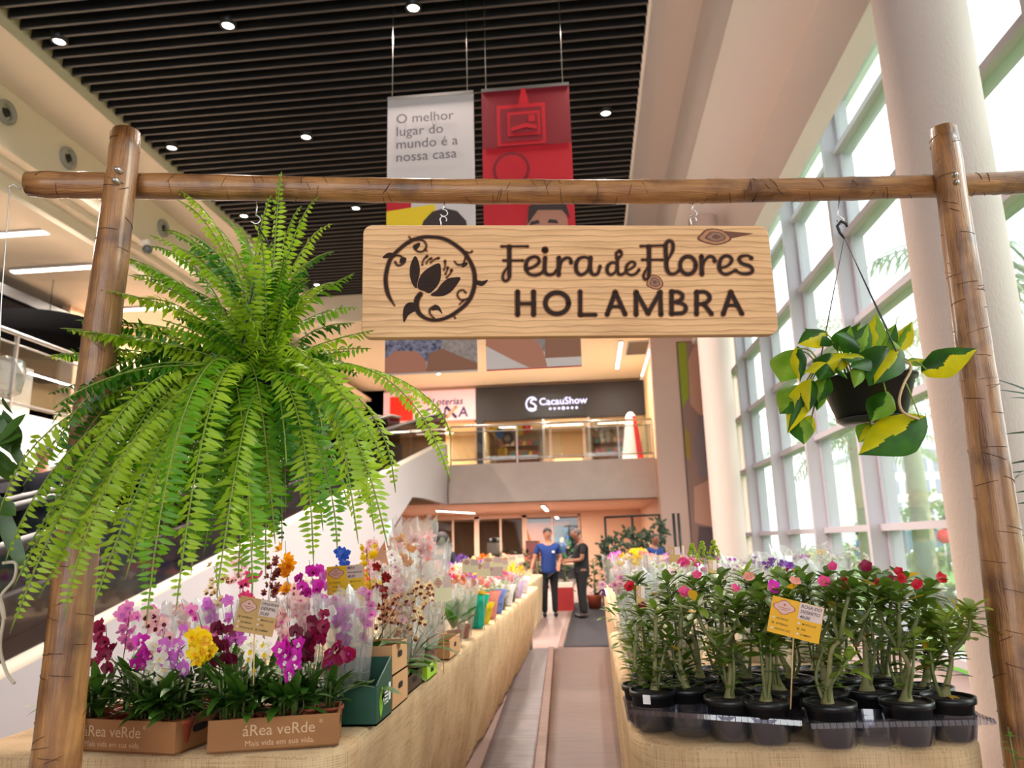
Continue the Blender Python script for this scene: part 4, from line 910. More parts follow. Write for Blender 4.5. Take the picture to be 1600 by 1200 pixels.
m_terra = mat('terracotta_pot', (156, 70, 44), 0.6, var=0.12, scale=8)
m_soil = mat('dark_soil', (44, 30, 24), 0.95, var=0.5, scale=120, bump=0.8, bscale=160)
m_cane = mat('orchid_cane', (78, 96, 40), 0.55, var=0.2, scale=30)
m_spike = mat('flower_spike', (70, 74, 34), 0.6)
m_wire = mat('hanger_wire', (60, 62, 64), 0.4, metal=0.5)

# ------------------------------------------------------------------ hanging boston fern
pc = PF(402, 600, 0.0); crown = V((pc.x, pc.y, pc.z + 0.0))
fn_ = thing('hanging_fern', 'huge bright green fern hanging from the crossbar beside the left post', 'fern', (pc.x, pc.y, pc.z - 0.15))
obj('pot', G().lathe([(0.0, -0.15), (0.085, -0.15), (0.12, -0.01), (0.125, 0.0), (0.115, 0.0), (0.11, -0.02)], pc, 24), m_darkpot, fn_, world=True)
obj('soil', G().lathe([(0.112, -0.02), (0.06, 0.01), (0.0, 0.02)], pc, 20), m_soil, fn_, world=True)
hk = PF(400, 350, 0.0)
for a in (0.4, 2.5, 4.6): obj('hanger_wire', G().tube([(pc.x + 0.12 * cos(a), pc.y + 0.12 * sin(a), pc.z), (pc.x + 0.01 * cos(a), pc.y + 0.01 * sin(a), hk.z - 0.06), (hk.x, hk.y, hk.z)], 0.0028, 6), m_black, fn_, world=True)
obj('hook', G().tube([V((hk.x, hk.y, PF(401, 318, 0).z + 0.01)), V((hk.x, hk.y, hk.z + 0.03))] + arch((hk.x, hk.y, hk.z + 0.015), 0.014, pi * 0.5, -pi * 0.9), 0.003, 6), m_zinc, fn_, world=True)
rf = random.Random(21)
def frond(tip, h, m, tw=0.0, plen=0.038, base=None, into=None):
    p0 = base or crown + V((rf.uniform(-0.06, 0.06), rf.uniform(-0.06, 0.06), 0)); p3 = V(tip); d = p3 - p0
    if d.z > 0.02: p1 = p0 + V((d.x * 0.15, d.y * 0.15, d.z * 0.55)); p2 = p0 + V((d.x * 0.55, d.y * 0.55, d.z * 0.95))
    else: f2 = rf.uniform(.62, .96); p1 = p0 + V((d.x * rf.uniform(.2, .5), d.y * 0.4, h)); p2 = p0 + V((d.x * f2, d.y * f2, min(h, 0.16) + d.z * rf.uniform(.25, .5)))
    N = 46; path = []
    for i in range(N + 1):
        t = i / N; u = 1 - t; path.append(p0 * u ** 3 + p1 * (3 * u * u * t) + p2 * (3 * u * t * t) + p3 * t ** 3)
    L_ = sum((path[i + 1] - path[i]).length for i in range(N)); st = 0.0155; g = into if into is not None else G()
    g.tube(path[::3] + [path[-1]], [0.0022] * (len(path[::3])) + [0.0007], 5, 1)
    acc = 0; nxt = L_ * 0.1; k = 0; fac = rf.uniform(.35, .95)
    for i in range(1, N):
        dl = path[i] - path[i - 1]; acc += dl.length
        while acc >= nxt:
            t = nxt / L_; tg = dl.normalized(); sd = tg.cross(V((0, 0, 1)))
            if sd.length < 0.15: sd = V((1, tw + 0.3, 0))
            sd.normalize(); bl = max(0, min(1, (-tg.z - .35) * 2.2)) * fac
            if bl: sd = (sd * (1 - bl) + V((1 if sd.x >= 0 else -1, .35 * tw, 0)) * bl); sd = (sd - tg * sd.dot(tg)).normalized()
            up = sd.cross(tg).normalized()
            if tw: q = Matrix.Rotation(tw, 3, tg); sd = q @ sd; up = q @ up
            ll = plen * min(1, (1 - t) * 4.2 + 0.14) * min(1, t * 5 + 0.35) * rf.uniform(0.85, 1.12)
            for s in (-1, 1):
                g.leaf(path[i] - tg * (acc - nxt), sd * s + tg * rf.uniform(.05, .45) + up * rf.uniform(-0.4, 0.2), up, ll, 0.0135 * (0.45 + 0.55 * ll / plen), rf.uniform(0.2, 1.3), 3, 0.25, 0.3)
            nxt += st
    if into is None: obj('frond', g, [m, m_stemg], fn_, world=True)
B_, Md, Dp = m_fern
FR = [(440, 268, .05, B_), (428, 300, .0, B_), (255, 290, .0, B_), (276, 312, .05, B_), (312, 342, -.05, B_), (346, 338, .05, Md), (372, 352, -.1, B_), (500, 306, .0, B_), (472, 322, -.05, B_), (520, 350, -.1, B_),
      (166, 398, .0, B_), (150, 452, .1, B_), (104, 516, .15, B_), (200, 430, .1, B_), (232, 385, -.1, Md), (585, 516, .15, B_), (548, 548, .0, B_), (580, 545, -.15, Md), (560, 480, -.1, Md)]
for px, py, off, m in FR: frond(PF(px, py, off), 0.1, m, rf.uniform(-.4, .4), 0.045 if py > 345 else .034)
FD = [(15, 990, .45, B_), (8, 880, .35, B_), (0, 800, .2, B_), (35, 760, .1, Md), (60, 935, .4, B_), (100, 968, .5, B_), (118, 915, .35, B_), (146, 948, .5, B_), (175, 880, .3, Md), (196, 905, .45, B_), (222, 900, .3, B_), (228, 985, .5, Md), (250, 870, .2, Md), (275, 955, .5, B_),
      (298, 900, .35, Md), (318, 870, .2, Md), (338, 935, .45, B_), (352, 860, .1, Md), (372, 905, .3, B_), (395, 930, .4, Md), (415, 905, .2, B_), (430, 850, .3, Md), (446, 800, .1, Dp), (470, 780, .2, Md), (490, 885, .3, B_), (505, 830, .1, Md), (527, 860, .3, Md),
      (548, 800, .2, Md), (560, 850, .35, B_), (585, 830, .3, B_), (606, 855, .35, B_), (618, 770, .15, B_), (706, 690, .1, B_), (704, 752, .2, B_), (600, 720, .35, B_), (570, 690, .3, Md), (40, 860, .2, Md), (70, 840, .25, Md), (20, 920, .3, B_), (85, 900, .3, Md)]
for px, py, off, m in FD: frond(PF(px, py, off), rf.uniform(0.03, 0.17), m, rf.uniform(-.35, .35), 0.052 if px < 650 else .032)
for k in range(18):                                        # young fronds standing up round the crown
    frond(PF(rf.uniform(185, 560), rf.uniform(350, 520), rf.uniform(-.25, .3)), .1, rf.choice((B_, Md)), rf.uniform(-.6, .6), 0.044)
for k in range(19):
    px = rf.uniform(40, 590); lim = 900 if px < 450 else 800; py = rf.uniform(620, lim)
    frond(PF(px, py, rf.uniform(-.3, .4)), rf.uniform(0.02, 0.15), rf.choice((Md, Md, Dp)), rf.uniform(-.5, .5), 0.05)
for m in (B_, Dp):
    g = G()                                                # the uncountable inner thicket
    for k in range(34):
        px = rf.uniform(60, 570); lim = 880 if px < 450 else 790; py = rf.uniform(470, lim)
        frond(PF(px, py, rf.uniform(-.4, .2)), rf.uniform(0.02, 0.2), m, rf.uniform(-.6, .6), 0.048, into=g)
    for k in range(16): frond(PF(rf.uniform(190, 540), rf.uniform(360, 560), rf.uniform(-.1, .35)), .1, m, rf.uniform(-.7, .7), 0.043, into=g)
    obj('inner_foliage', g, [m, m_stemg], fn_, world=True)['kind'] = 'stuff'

# ------------------------------------------------------------------ hanging philodendron in a black pot
q0 = PF(1354, 592, 0.0)
ph = thing('hanging_basket', 'black hanging pot of yellow striped philodendron near the right post', 'hanging plant', (q0.x, q0.y, q0.z - 0.14))
obj('pot', G().lathe([(0.0, -0.135), (0.09, -0.135), (0.105, -0.13), (0.142, -0.01), (0.152, -0.008), (0.153, 0.0), (0.14, 0.0), (0.132, -0.03)], q0, 30), m_darkpot, ph, world=True)
obj('saucer', G().lathe([(0.0, -0.150), (0.085, -0.150), (0.105, -0.138), (0.108, -0.132)], q0, 30), mat('saucer_grey', (52, 56, 58), 0.25), ph, world=True)
obj('soil', G().lathe([(0.138, -0.02), (0.0, -0.01)], q0, 24), m_soil, ph, world=True)
h0 = PF(1319, 372, 0.0)
for a in (2.75, 0.25, -1.2): obj('hanger_wire', G().tube([(q0.x + 0.148 * cos(a), q0.y + 0.148 * sin(a), q0.z - 0.01), (q0.x + 0.14 * cos(a), q0.y + 0.14 * sin(a), q0.z + 0.06), (h0.x, h0.y, h0.z)], [0.004, 0.0025, 0.0014], 6), m_wire, ph, world=True)
obj('plastic_hook', G().tube([h0, h0 + V((-0.012, 0, 0.02)), h0 + V((-0.018, 0, 0.045)), h0 + V((-0.004, 0, 0.062)), h0 + V((0.012, 0, 0.052)), h0 + V((0.014, 0, 0.04))], [0.003, 0.005, 0.0055, 0.0055, 0.005, 0.004], 8), m_black, ph, world=True)
b0 = PF(1312, 308, 0.0)
obj('screw_hook', G().tube([b0, V((h0.x - .012, h0.y, h0.z + 0.085)), h0 + V((0.006, 0, 0.07)), h0 + V((0.008, 0, 0.055)), h0 + V((-0.008, 0, 0.052)), h0 + V((-0.018, 0, 0.066))], 0.0024, 6), m_zinc, ph, world=True)
m_pg = mat('philodendron_green', (26, 66, 8), 0.45, spec=.3, c2=(54, 108, 14), scale=14, trans=0.25); m_py = mat('philodendron_yellow', (214, 200, 10), 0.45, spec=.3, c2=(176, 178, 20), scale=14, trans=0.3); m_pl = mat('philodendron_light', (96, 146, 16), 0.45, spec=.3, c2=(140, 170, 60), scale=14, trans=0.35)
PL = [m_pg, m_py, m_pl]
def blade(g, p, d, up, L_, w, droop, ma, mb, seed, rows=20, cols=20):
    """heart shaped variegated blade: two colours that meet along a wandering line near the midrib"""
    p, d, up = V(p), V(d).normalized(), V(up); sd = d.cross(up).normalized(); up = sd.cross(d).normalized(); st = L_ / rows; o = len(g.v)
    for i in range(rows + 1):
        t = i / rows; hw = w / 2 * ((t / .3) ** .5 if t < .3 else max(0, cos((t - .3) / .7 * pi / 2)) ** 1.12)
        for j in range(cols + 1):
            u = j / cols * 2 - 1; back = L_ * .10 * abs(u) ** 1.5 * max(0, 1 - t * 3)
            g.v.append(tuple(p + sd * hw * u - up * hw * (.42 * abs(u) ** 1.6 - .05 * sin(t * 9 + seed) * u * u) - d * back))
        q = Matrix.Rotation(-droop / rows, 3, sd); d = q @ d; up = q @ up; p = p + d * st
    for i in range(rows):
        for j in range(cols):
            u = (j + .5) / cols * 2 - 1; t = i / rows; nz = noise.noise(V((t * 3.1, seed * 1.7, 0))) * .5
            if seed % 3 == 2: m = mb if abs(u - nz * .4) < .34 + .3 * noise.noise(V((t * 5, seed, 4))) else ma
            else: m = mb if u > nz else ma
            a = o + i * (cols + 1) + j; g.f.append((a, a + 1, a + cols + 2, a + cols + 1)); g.m.append(m)

LV = [(1448, 578, 1534, 540, .08, .14, .50, 0, 1), (1438, 655, 1347, 704, .16, .20, .52, 0, 1), (1240, 550, 1222, 592, .03, .08, .8, 2, 2), (1246, 545, 1249, 590, .06, .1, .4, 0, 1), (1255, 605, 1222, 640, .05, .1, .75, 0, 2), (1262, 600, 1235, 672, .08, .1, .4, 1, 0), (1268, 596, 1266, 640, .1, .12, .5, 0, 1),
      (1252, 655, 1257, 692, .05, .08, .8, 2, 0), (1268, 652, 1262, 684, .04, .07, .6, 1, 2), (1290, 520, 1253, 532, .04, .09, .55, 1, 0), (1300, 535, 1262, 508, .05, .05, .6, 0, 0), (1325, 555, 1262, 575, .1, .14, .4, 1, 1), (1310, 545, 1328, 508, .06, .1, .8, 0, 2), (1345, 545, 1312, 520, .08, .12, .7, 0, 0), (1345, 550, 1360, 505, .08, .1, .7, 0, 2),
      (1368, 540, 1369, 488, .05, .08, .5, 1, 2), (1384, 540, 1400, 505, .03, .05, .6, 2, 0), (1400, 545, 1424, 500, .0, .02, .55, 1, 2), (1360, 560, 1320, 552, .12, .16, .5, 0, 1), (1372, 560, 1330, 570, .13, .18, .45, 0, 0), (1385, 545, 1368, 592, .13, .2, .7, 0, 0), (1405, 548, 1372, 590, .14, .2, .5, 0, 1), (1395, 535, 1405, 565, .12, .16, .6, 2, 2),
      (1420, 565, 1450, 560, .06, .06, .5, 2, 1), (1415, 580, 1438, 596, .02, .0, .5, 2, 2), (1385, 615, 1362, 652, .15, .18, .7, 2, 0), (1360, 664, 1345, 688, .05, .08, .7, 2, 1), (1368, 664, 1358, 690, .06, .08, .5, 1, 2), (1298, 555, 1282, 590, .1, .15, .6, 0, 0), (1310, 575, 1325, 590, .14, .19, .5, 0, 2), (1292, 590, 1280, 625, .1, .12, .6, 0, 2), (1285, 600, 1278, 640, .06, .09, .5, 2, 0), (1338, 540, 1350, 500, -.1, -.12, .7, 0, 2), (1390, 545, 1420, 530, -.1, -.14, .7, 0, 1), (1345, 572, 1340, 600, .15, .19, .5, 2, 2)]
for k, (ax, ay, bx, by_, o1, o2, wr, ma, mb) in enumerate(LV):
    a, b = PF(ax, ay, o1), PF(bx, by_, o2); d = b - a; g = G(); L_ = d.length
    up = V((R(-.4, .4), -1, R(0.1, .7)))
    blade(g, a, d, up, L_ * 1.03, L_ * wr * 1.12, R(0.1, 0.5), ma, mb, k)
    o_ = obj('leaf', g, PL, ph, world=True)
    root = V((q0.x + (a.x - q0.x) * 0.6, q0.y - 0.02 + (a.y - q0.y) * 0.5, q0.z + 0.0 if a.z < q0.z else q0.z - 0.01))
    mid = (a + root) / 2 + V((0, 0, 0.04))
    obj('leaf_stalk', G().tube(crom([tuple(root), tuple(mid), tuple(a)], 5), 0.0026, 6), m_stemg, o_, world=True)
obj('vine', G().tube(crom([tuple(PF(1400, 560, .1)), tuple(PF(1424, 572, .14)), tuple(PF(1412, 600, .16)), tuple(PF(1405, 625, .17)), tuple(PF(1412, 645, .17)), tuple(PF(1436, 655, .165))], 5), 0.0042, 7), mat('vine_tan', (196, 164, 120), 0.6), ph, world=True)

# ------------------------------------------------------------------ plants cut by the sides of the frame
m_wrap = clear('crinkled_cellophane', (248, 250, 250), gloss=0.10, rough=0.07, veil=0.12)
p = PF(-6, 655, 0.04); t = thing('hanging_orchid', 'hanging orchid with broad leaves and pale roots on a wire at the crossbar end', 'hanging plant', p)
g = G(); rl = random.Random(4)
for ax, ay, bx, by_, w in ((0, 655, 34, 690, .05), (5, 640, 22, 715, .05), (-5, 650, 40, 740, .03), (0, 690, 30, 640, .035), (-8, 700, 18, 760, .05), (0, 720, 35, 735, .03), (0, 740, 42, 722, .035), (-10, 760, 30, 900, .045), (-12, 780, 22, 800, .05), (4, 620, 10, 655, .03), (-12, 640, 8, 700, .05), (-15, 690, 25, 672, .05)):
    a, b = PF(ax, ay, rl.uniform(0, .1)), PF(bx, by_, rl.uniform(0, .12)); g.leaf(a, b - a, V((.2, -1, .6)), (b - a).length, w, .5, 6, .15, .5, 0)
obj('foliage', g, m_leafd, t, world=True)
g = G()
for pts in (((4, 880), (24, 880), (22, 905), (2, 930), (-2, 950)), ((-2, 930), (6, 960), (0, 1010), (10, 1050), (23, 1068)), ((0, 935), (4, 960), (8, 968))): g = G(); g.tube(crom([tuple(PF(x, y, .08)) for x, y in pts], 6), 0.0045, 7); obj('root', g, mat('root_grey', (196, 184, 162), 0.7), t, world=True)
obj('wire', G().tube([PF(-4, 640, .04), PF(2, 470, .04), PF(15, 300, .04), PF(13, 292, .04), PF(22, 288, .04), PF(30, 296, .04), PF(42, 290, .02)], 0.0018, 6), m_zinc, t, world=True)
g = G(); c = PF(8, 582, .06); g.lathe([(0.012, 0.05), (0.05, 0.035), (0.062, -0.01), (0.045, -0.06), (0.02, -0.075)], c, 14, wob=lambda i, j: 1 + 0.25 * noise.noise(V((i * 1.7, j * 1.3, 5))))
obj('wrap', g, m_wrap, t, smooth=False, world=True)
p = PF(1690, 690, 0.0); t = thing('hanging_palm', 'dark strappy leaves of a hanging plant reaching in behind the right post', 'hanging plant', p)
g = G()
for ax, ay, bx, by_ in ((1660, 640, 1551, 578), (1680, 640, 1556, 598), (1690, 640, 1577, 615), (1680, 680, 1566, 676), (1680, 720, 1573, 725), (1690, 745, 1576, 736), (1640, 720, 1581, 760), (1690, 770, 1583, 770), (1690, 790, 1586, 788)):
    a, b = PF(ax, ay, -.15), PF(bx, by_, -.22); g.leaf(a, b - a + V((0, 0, .05)), V((0, -.5, 1)), (b - a).length * 1.0, .028, .45, 6, .2, .45)
obj('foliage', g, leafm('strappy_leaf', (26, 52, 22), (44, 74, 34), .15), t, world=True)
obj('pot', G().lathe([(0, -.2), (.08, -.2), (.11, -.06), (.12, -.05), (.1, -.05)], V((p.x + .1, p.y, p.z)), 20), m_darkpot, t, world=True)
obj('wire', G().tube([(p.x + .1, p.y, p.z - .06), (p.x + .06, p.y, PF(1690, 300, 0).z)], .003, 6), m_zinc, t, world=True)

# ------------------------------------------------------------------ flower heads
def fmat(n, c, tr=0.25): return mat(n, c, 0.5, var=0.12, scale=40, trans=tr)
FC = {'crimson': (142, 6, 62), 'maroon': (104, 14, 52), 'magenta': (206, 30, 176), 'pink': (236, 136, 200), 'lilac': (214, 118, 216), 'blush': (250, 206, 208), 'white': (250, 244, 236), 'yellow': (246, 212, 20), 'orange': (244, 128, 40), 'gold': (248, 178, 20), 'blue': (30, 84, 196), 'cream': (246, 222, 176), 'red': (206, 16, 40), 'hotpink': (236, 70, 140), 'salmon': (244, 160, 140), 'brown': (136, 60, 46), 'darkred': (120, 12, 22), 'purple': (128, 74, 176), 'tan': (214, 164, 120), 'lime': (190, 206, 60)}
FM = {k: fmat('petal_' + k, c) for k, c in FC.items()}
_fl = {}
def flower(kind, c1, c2):
    key = (kind, c1, c2)
    if key in _fl: return _fl[key]
    g = G(); up = V((0, -1, 0)); rr = random.Random(len(_fl))
    def pet(a, L_, w, m=0, lean=0.15, droop=-0.3, off=0.0, peak=0.55, o=(0, 0, 0)):
        d = V((cos(radians(a)), -lean, sin(radians(a)))); g.leaf(V(o) + d * off, d, up, L_, w, droop, 3, 0.06, peak, m)
    if kind == 'phal':
        for a in (12, 168): pet(a, .031, .036)
        for a in (90, 222, 318): pet(a, .030, .021, lean=0.02)
        pet(270, .014, .014, 1, 0.9); pet(250, .010, .009, 1, 0.9); pet(290, .010, .009, 1, 0.9); g.ball((0, -.006, 0), .0045, 1, 6, 4)
    elif kind == 'dend':
        for a in (20, 160): pet(a, .030, .026)
        for a in (90, 230, 310): pet(a, .030, .018, lean=0.05)
        pet(270, .020, .018, 1, 0.8, 0.5); g.ball((0, -.008, -.003), .004, 1, 6, 4)
    elif kind == 'onc':
        for a in (30, 90, 150, 215, 325): pet(a, .016, .0085, 0)
        pet(262, .015, .014, 1, 0.3); pet(278, .015, .014, 1, 0.3); g.ball((0, -.004, 0), .003, 0, 6, 4)
    elif kind == 'cym':
        for a in (90, 25, 155, 215, 325): pet(a, .042, .022)
        pet(270, .028, .026, 1, 0.9, 0.6)
    elif kind == 'daisy':
        for k in range(16): pet(k * 22.5, .022, .008, 0, .1)
        for k in range(10): pet(k * 36 + 10, .013, .007, 0, .5)
        g.ball((0, -.004, 0), .006, 1, 8, 4)
    elif kind == 'rose':
        for k in range(6): pet(k * 60, .026, .030, 0, .35, .5)
        for k in range(5): pet(k * 72 + 20, .018, .024, 0, .9, .6)
        for k in range(4): pet(k * 90 + 45, .012, .018, 1, 1.8, .5)
    elif kind == 'trumpet':
        for k in range(5): pet(90 + k * 72, .030, .031, 0, .18, -.25, .004)
        vs = []
        g.v += []; q = G().lathe([(.011, -.004), (.008, .012), (.003, .034)], n=10); q.v = [(v[0], v[2], v[1]) for v in q.v]; g.add(q.v, q.f, 1); g.ball((0, .004, 0), .006, 1, 6, 4)
    elif kind == 'lily':
        for k in range(6): pet(k * 60 + 30, .042, .018, 0, .5, -.5)
        for k in range(5): g.tube([(0, 0, 0), (.010 * cos(k * 1.25), -.026, .010 * sin(k * 1.25))], .0009, 4, 1)
    elif kind == 'puff':
        for k in range(26):
            a = rr.uniform(0, 2 * pi); q = rr.uniform(.002, .016); g.ball((q * cos(a), rr.uniform(-.006, .004), q * sin(a)), .0042, int(rr.random() < .2), 5, 3)
    me = mesh('blossom', g, [FM[c1], FM[c2]]); _fl[key] = me; return me
def sleeve_mesh(r0, r1, h, seed, n=21):
    rr = random.Random(seed); rows = [0, .12, .3, .5, .7, .86, 1.0]; ph_ = [rr.uniform(-1, 1) for _ in range(n)]
    g = G(); vs = []
    for i, t in enumerate(rows):
        for j in range(n):
            a = 2 * pi * j / n; r = (r0 + (r1 - r0) * t) * (1 + (0.05 + .10 * t) * ph_[j] + rr.uniform(-.05, .05)); z = h * t
            if i == len(rows) - 1: z += h * .05 * ph_[(j * 3) % n]
            vs.append((r * cos(a), r * sin(a), z))
    g.add(vs, [(i * n + j, i * n + (j + 1) % n, (i + 1) * n + (j + 1) % n, (i + 1) * n + j) for i in range(len(rows) - 1) for j in range(n)])
    return mesh('clear_sleeve', g, m_wrap, False)
SLV = [sleeve_mesh(.05, .12, 1.0, k) for k in range(5)]
def potmesh(r, h, m, nm):
    return mesh(nm, G().lathe([(0, 0), (r * .74, 0), (r * .78, .004), (r * .96, h * .86), (r * 1.04, h * .87), (r * 1.05, h), (r * .96, h), (r * .92, h * .9)], n=20), m)
POT_T = potmesh(.046, .085, m_terra, 'terracotta_pot'); POT_B = potmesh(.05, .10, m_darkpot, 'black_pot')
BUNCH = mesh('bunch_base', G().lathe([(0, 0), (.034, 0), (.036, .05), (.045, .11), (.05, .14)], n=14, wob=lambda i, j: 1 + .06 * (j % 2)), mat('bunch_paper', (214, 196, 166), .7, var=.1))
SOIL = mesh('soil', G().lathe([(.044, .075), (0, .08)], n=14), m_soil)

def plant(name, label, base, tip, fl, nf, spread, kind='spike', pot=None, leaves=('strap', 8), sleeve=None, group=None, cat='orchid', seed=1, fs=1.0, leafmat=None, spikes=1, lean=None, tied=True):
    """a potted or wrapped flowering plant: base on the table, blossoms gathered round tip"""
    rr = random.Random(seed); b = V(base); tp = V(tip) - b
    t = thing(name, label, cat, b, group)
    ph_ = 0.085
    if pot is not False: put('pot', pot or POT_T, t); put('soil', SOIL, t)
    else: put('bunch_base', BUNCH, t)
    g = G(); lk, ln = leaves; lm = leafmat or m_leafd
    for k in range(ln):
        a = 2 * pi * k / ln + rr.uniform(-.4, .4)
        if lk == 'strap':                                # dendrobium: canes with pointed leaves up their length
            z = rr.uniform(.09, max(.14, tp.z * .52)); el = rr.uniform(.3, 1.25); L_ = rr.uniform(.10, .16)
            g.leaf((.012 * cos(a), .012 * sin(a), z), V((cos(a) * cos(el), sin(a) * cos(el), sin(el))), V((0, 0, 1)), L_, rr.uniform(.024, .036), rr.uniform(.2, 1.3), 6, .2, .42)
        elif lk == 'phal':
            el = rr.uniform(.25, .9); g.leaf((0, 0, .085), V((cos(a) * cos(el), sin(a) * cos(el), sin(el))), V((0, 0, 1)), rr.uniform(.14, .2), rr.uniform(.055, .07), rr.uniform(.7, 1.3), 6, .2, .55)
        elif lk == 'upright':
            el = rr.uniform(.55, 1.35); g.leaf((0, 0, rr.uniform(.09, .15)), V((cos(a) * cos(el), sin(a) * cos(el), sin(el))), V((0, 0, 1)), rr.uniform(.15, .21), rr.uniform(.045, .06), rr.uniform(.2, .7), 6, .2, .55)
        elif lk == 'grass':
            el = rr.uniform(.7, 1.4); g.leaf((.01 * cos(a), .01 * sin(a), .08), V((cos(a) * cos(el), sin(a) * cos(el), sin(el))), V((0, 0, 1)), rr.uniform(.2, .34), .018, rr.uniform(.4, 1.2), 6, .25, .4)
        elif lk == 'bush':
            z = rr.uniform(.09, max(.12, tp.z * .9)); q = rr.uniform(.01, spread * .9); el = rr.uniform(-.1, .9)
            g.leaf((q * cos(a) + tp.x * z / tp.z, q * sin(a) + tp.y * z / tp.z, z), V((cos(a) * cos(el), sin(a) * cos(el), sin(el))), V((0, 0, 1)), rr.uniform(.04, .075), rr.uniform(.022, .038), rr.uniform(.2, .9), 4, .15, .5)
    if ln: obj('foliage', g, lm, t)
    if lk == 'strap':
        for k in range(2 + ln // 6):
            a = rr.uniform(0, 6.28); obj('cane', G().tube([(.015 * cos(a), .015 * sin(a), .07), (.02 * cos(a), .02 * sin(a), .15), (.03 * cos(a), .03 * sin(a), max(.2, tp.z * .6))], [.0035, .0048, .003], 7), m_cane, t)
    me = flower(*fl) if fl else None; i = 0
    for s in range(spikes):
        e = tp + V((rr.uniform(-1, 1), rr.uniform(-.6, .6), rr.uniform(-.3, .3))) * (spread * .6 if spikes > 1 else 0)
        bend = V((rr.uniform(-.04, .04), rr.uniform(-.02, .04), 0))
        path = [V((0, 0, .07)), e * .35 + bend + V((0, 0, .03)), e * .72 + bend * .6 + V((0, 0, .02)), e + V((0, -.01, spread * .35))]
        path = [V(q) for q in crom([tuple(q) for q in path], 5)]
        obj('flower_stem', G().tube(path, [.0026 - .0016 * k / len(path) for k in range(len(path))], 6), m_spike if kind == 'spike' else m_stemg, t)
        for k in range(nf // spikes):
            if kind == 'spike':
                u = rr.uniform(.62, 1.0); q = path[min(len(path) - 1, int(u * (len(path) - 1)))]
                c = q + V((rr.uniform(-1, 1) * spread * .55, rr.uniform(-1, .4) * spread * .5, rr.uniform(-1, 1) * spread * .45))
            else:
                a = rr.uniform(0, 6.28); u = math.sqrt(rr.random()); c = e + V((spread * u * cos(a), spread * u * sin(a) * .8, spread * .5 * (1 - u * u) + rr.uniform(-.03, .02)))
            put('flower', me, t, c, (rr.uniform(-.75, .35) if kind == 'spike' else rr.uniform(-1.1, -.2), rr.uniform(-.5, .5), rr.uniform(-.8, .8)), fs * rr.uniform(.82, 1.12))
    if sleeve:
        o = put('clear_sleeve', SLV[seed % 5], t, (0, 0, 0.002), (lean or 0, 0, rr.uniform(0, 6)), (sleeve[0], sleeve[0], sleeve[1]))
        o['label'] = 'clear cellophane sleeve'
    return t

# ------------------------------------------------------------------ cartons and crates on the orchid table
m_card = mat('brown_cardboard', (150, 102, 60), 0.8, var=0.08, scale=6); m_cardin = mat('cardboard_inside', (168, 122, 78), 0.85); m_hole = mat('hand_hole_dark', (26, 18, 14), 0.9)
m_print = mat('pale_carton_print', (206, 172, 136), 0.8)
def carton(name, label, o, ex, ey, h, m, cat='box', th=0.006, holes=('right',), hb=None, group=None, z=T):
    """open tray: o front left corner, ex along the front, ey towards the back; hb = height at the back"""
    o = V((o[0], o[1], z)); ex, ey = V(ex), V(ey); t = thing(name, label, cat, o, group); hb = hb or h
    n1, n2 = ex.normalized(), ey.normalized(); Z = V((0, 0, 1)); O = V((0, 0, 0))
    obj('base', G().obox(O, ex, ey, Z * th), m, t, smooth=False)
    obj('front_panel', G().obox(O, ex, n2 * th, Z * h), m, t, smooth=False)
    obj('back_panel', G().obox(ey - n2 * th, ex, n2 * th, Z * hb), m, t, smooth=False)
    for s, p in (('left', O), ('right', ex - n1 * th)):
        a = n2 * th + p; e2 = ey - n2 * 2 * th
        g = G().add([a, a + n1 * th, a + e2 + n1 * th, a + e2, a + Z * h, a + n1 * th + Z * h, a + e2 + n1 * th + Z * hb, a + e2 + Z * hb], [(0, 3, 2, 1), (4, 5, 6, 7), (0, 1, 5, 4), (1, 2, 6, 5), (2, 3, 7, 6), (3, 0, 4, 7)])
        sp = obj('side_panel', g, m, t, smooth=False)
        if s in holes:
            c = ex + ey * .5 + Z * h * .62; g = G(); w = min(.035, ey.length * .2)
            pts = [c + n1 * .0012 + n2 * (w * (abs(cos(a)) ** .6) * (1 if cos(a) > 0 else -1)) + Z * .012 * (abs(sin(a)) ** .6) * (1 if sin(a) > 0 else -1) for a in [2 * pi * k / 20 for k in range(20)]]
            g.poly(pts); obj('hand_hole', g, m_hole, sp, smooth=False)
    return t
def carton_text(t, ex, lift, lines, m):
    e = V(ex); n = V((e.y, -e.x, 0)).normalized()
    for s, sz, fx, z in lines:
        text('lettering', s, sz, m, t, frame(V((e.x * fx, e.y * fx, z)) + n * lift, e, (0, 0, 1)))
ex1, ex2 = V((.455, -.075, 0)), V((.375, .105, 0))
ey1, ey2 = V((.037, .225, 0)), V((-.052, .185, 0))
o1, o2 = (-1.735, 2.405), (-1.185, 2.345)
tr1 = carton('cardboard_tray', 'brown cardboard orchid tray with pale lettering beside the left post', o1, ex1, ey1, .095, m_card)
tr2 = carton('cardboard_tray', 'brown cardboard orchid tray with pale lettering next to the dark green box', o2, ex2, ey2, .095, m_card)
for t, ex in ((tr1, ex1), (tr2, ex2)):
    carton_text(t, ex, .0012, (('\u00e1Rea veRde', .046, .26, .045), ('\u00ae', .016, .745 if ex is ex1 else .845, .070), ('Mais vida em sua vida.', .0235, .28, .016)), m_print)
gb = carton('display_box', 'dark green box with sloping sides and a lime leaf print', (-.965, 2.70), (.205, 0, 0), (0, .2, 0), .13, mat('box_green', (14, 74, 56), 0.6), hb=.2)
g = G(); g.poly([(.2062, y, z) for y, z in crom([(.05, .02), (.035, .06), (.045, .10), (.075, .115), (.085, .07), (.07, .035)], 4, True)]); obj('leaf_print', g, mat('lime_print', (130, 206, 40), 0.6), gb, smooth=False)
g = G()
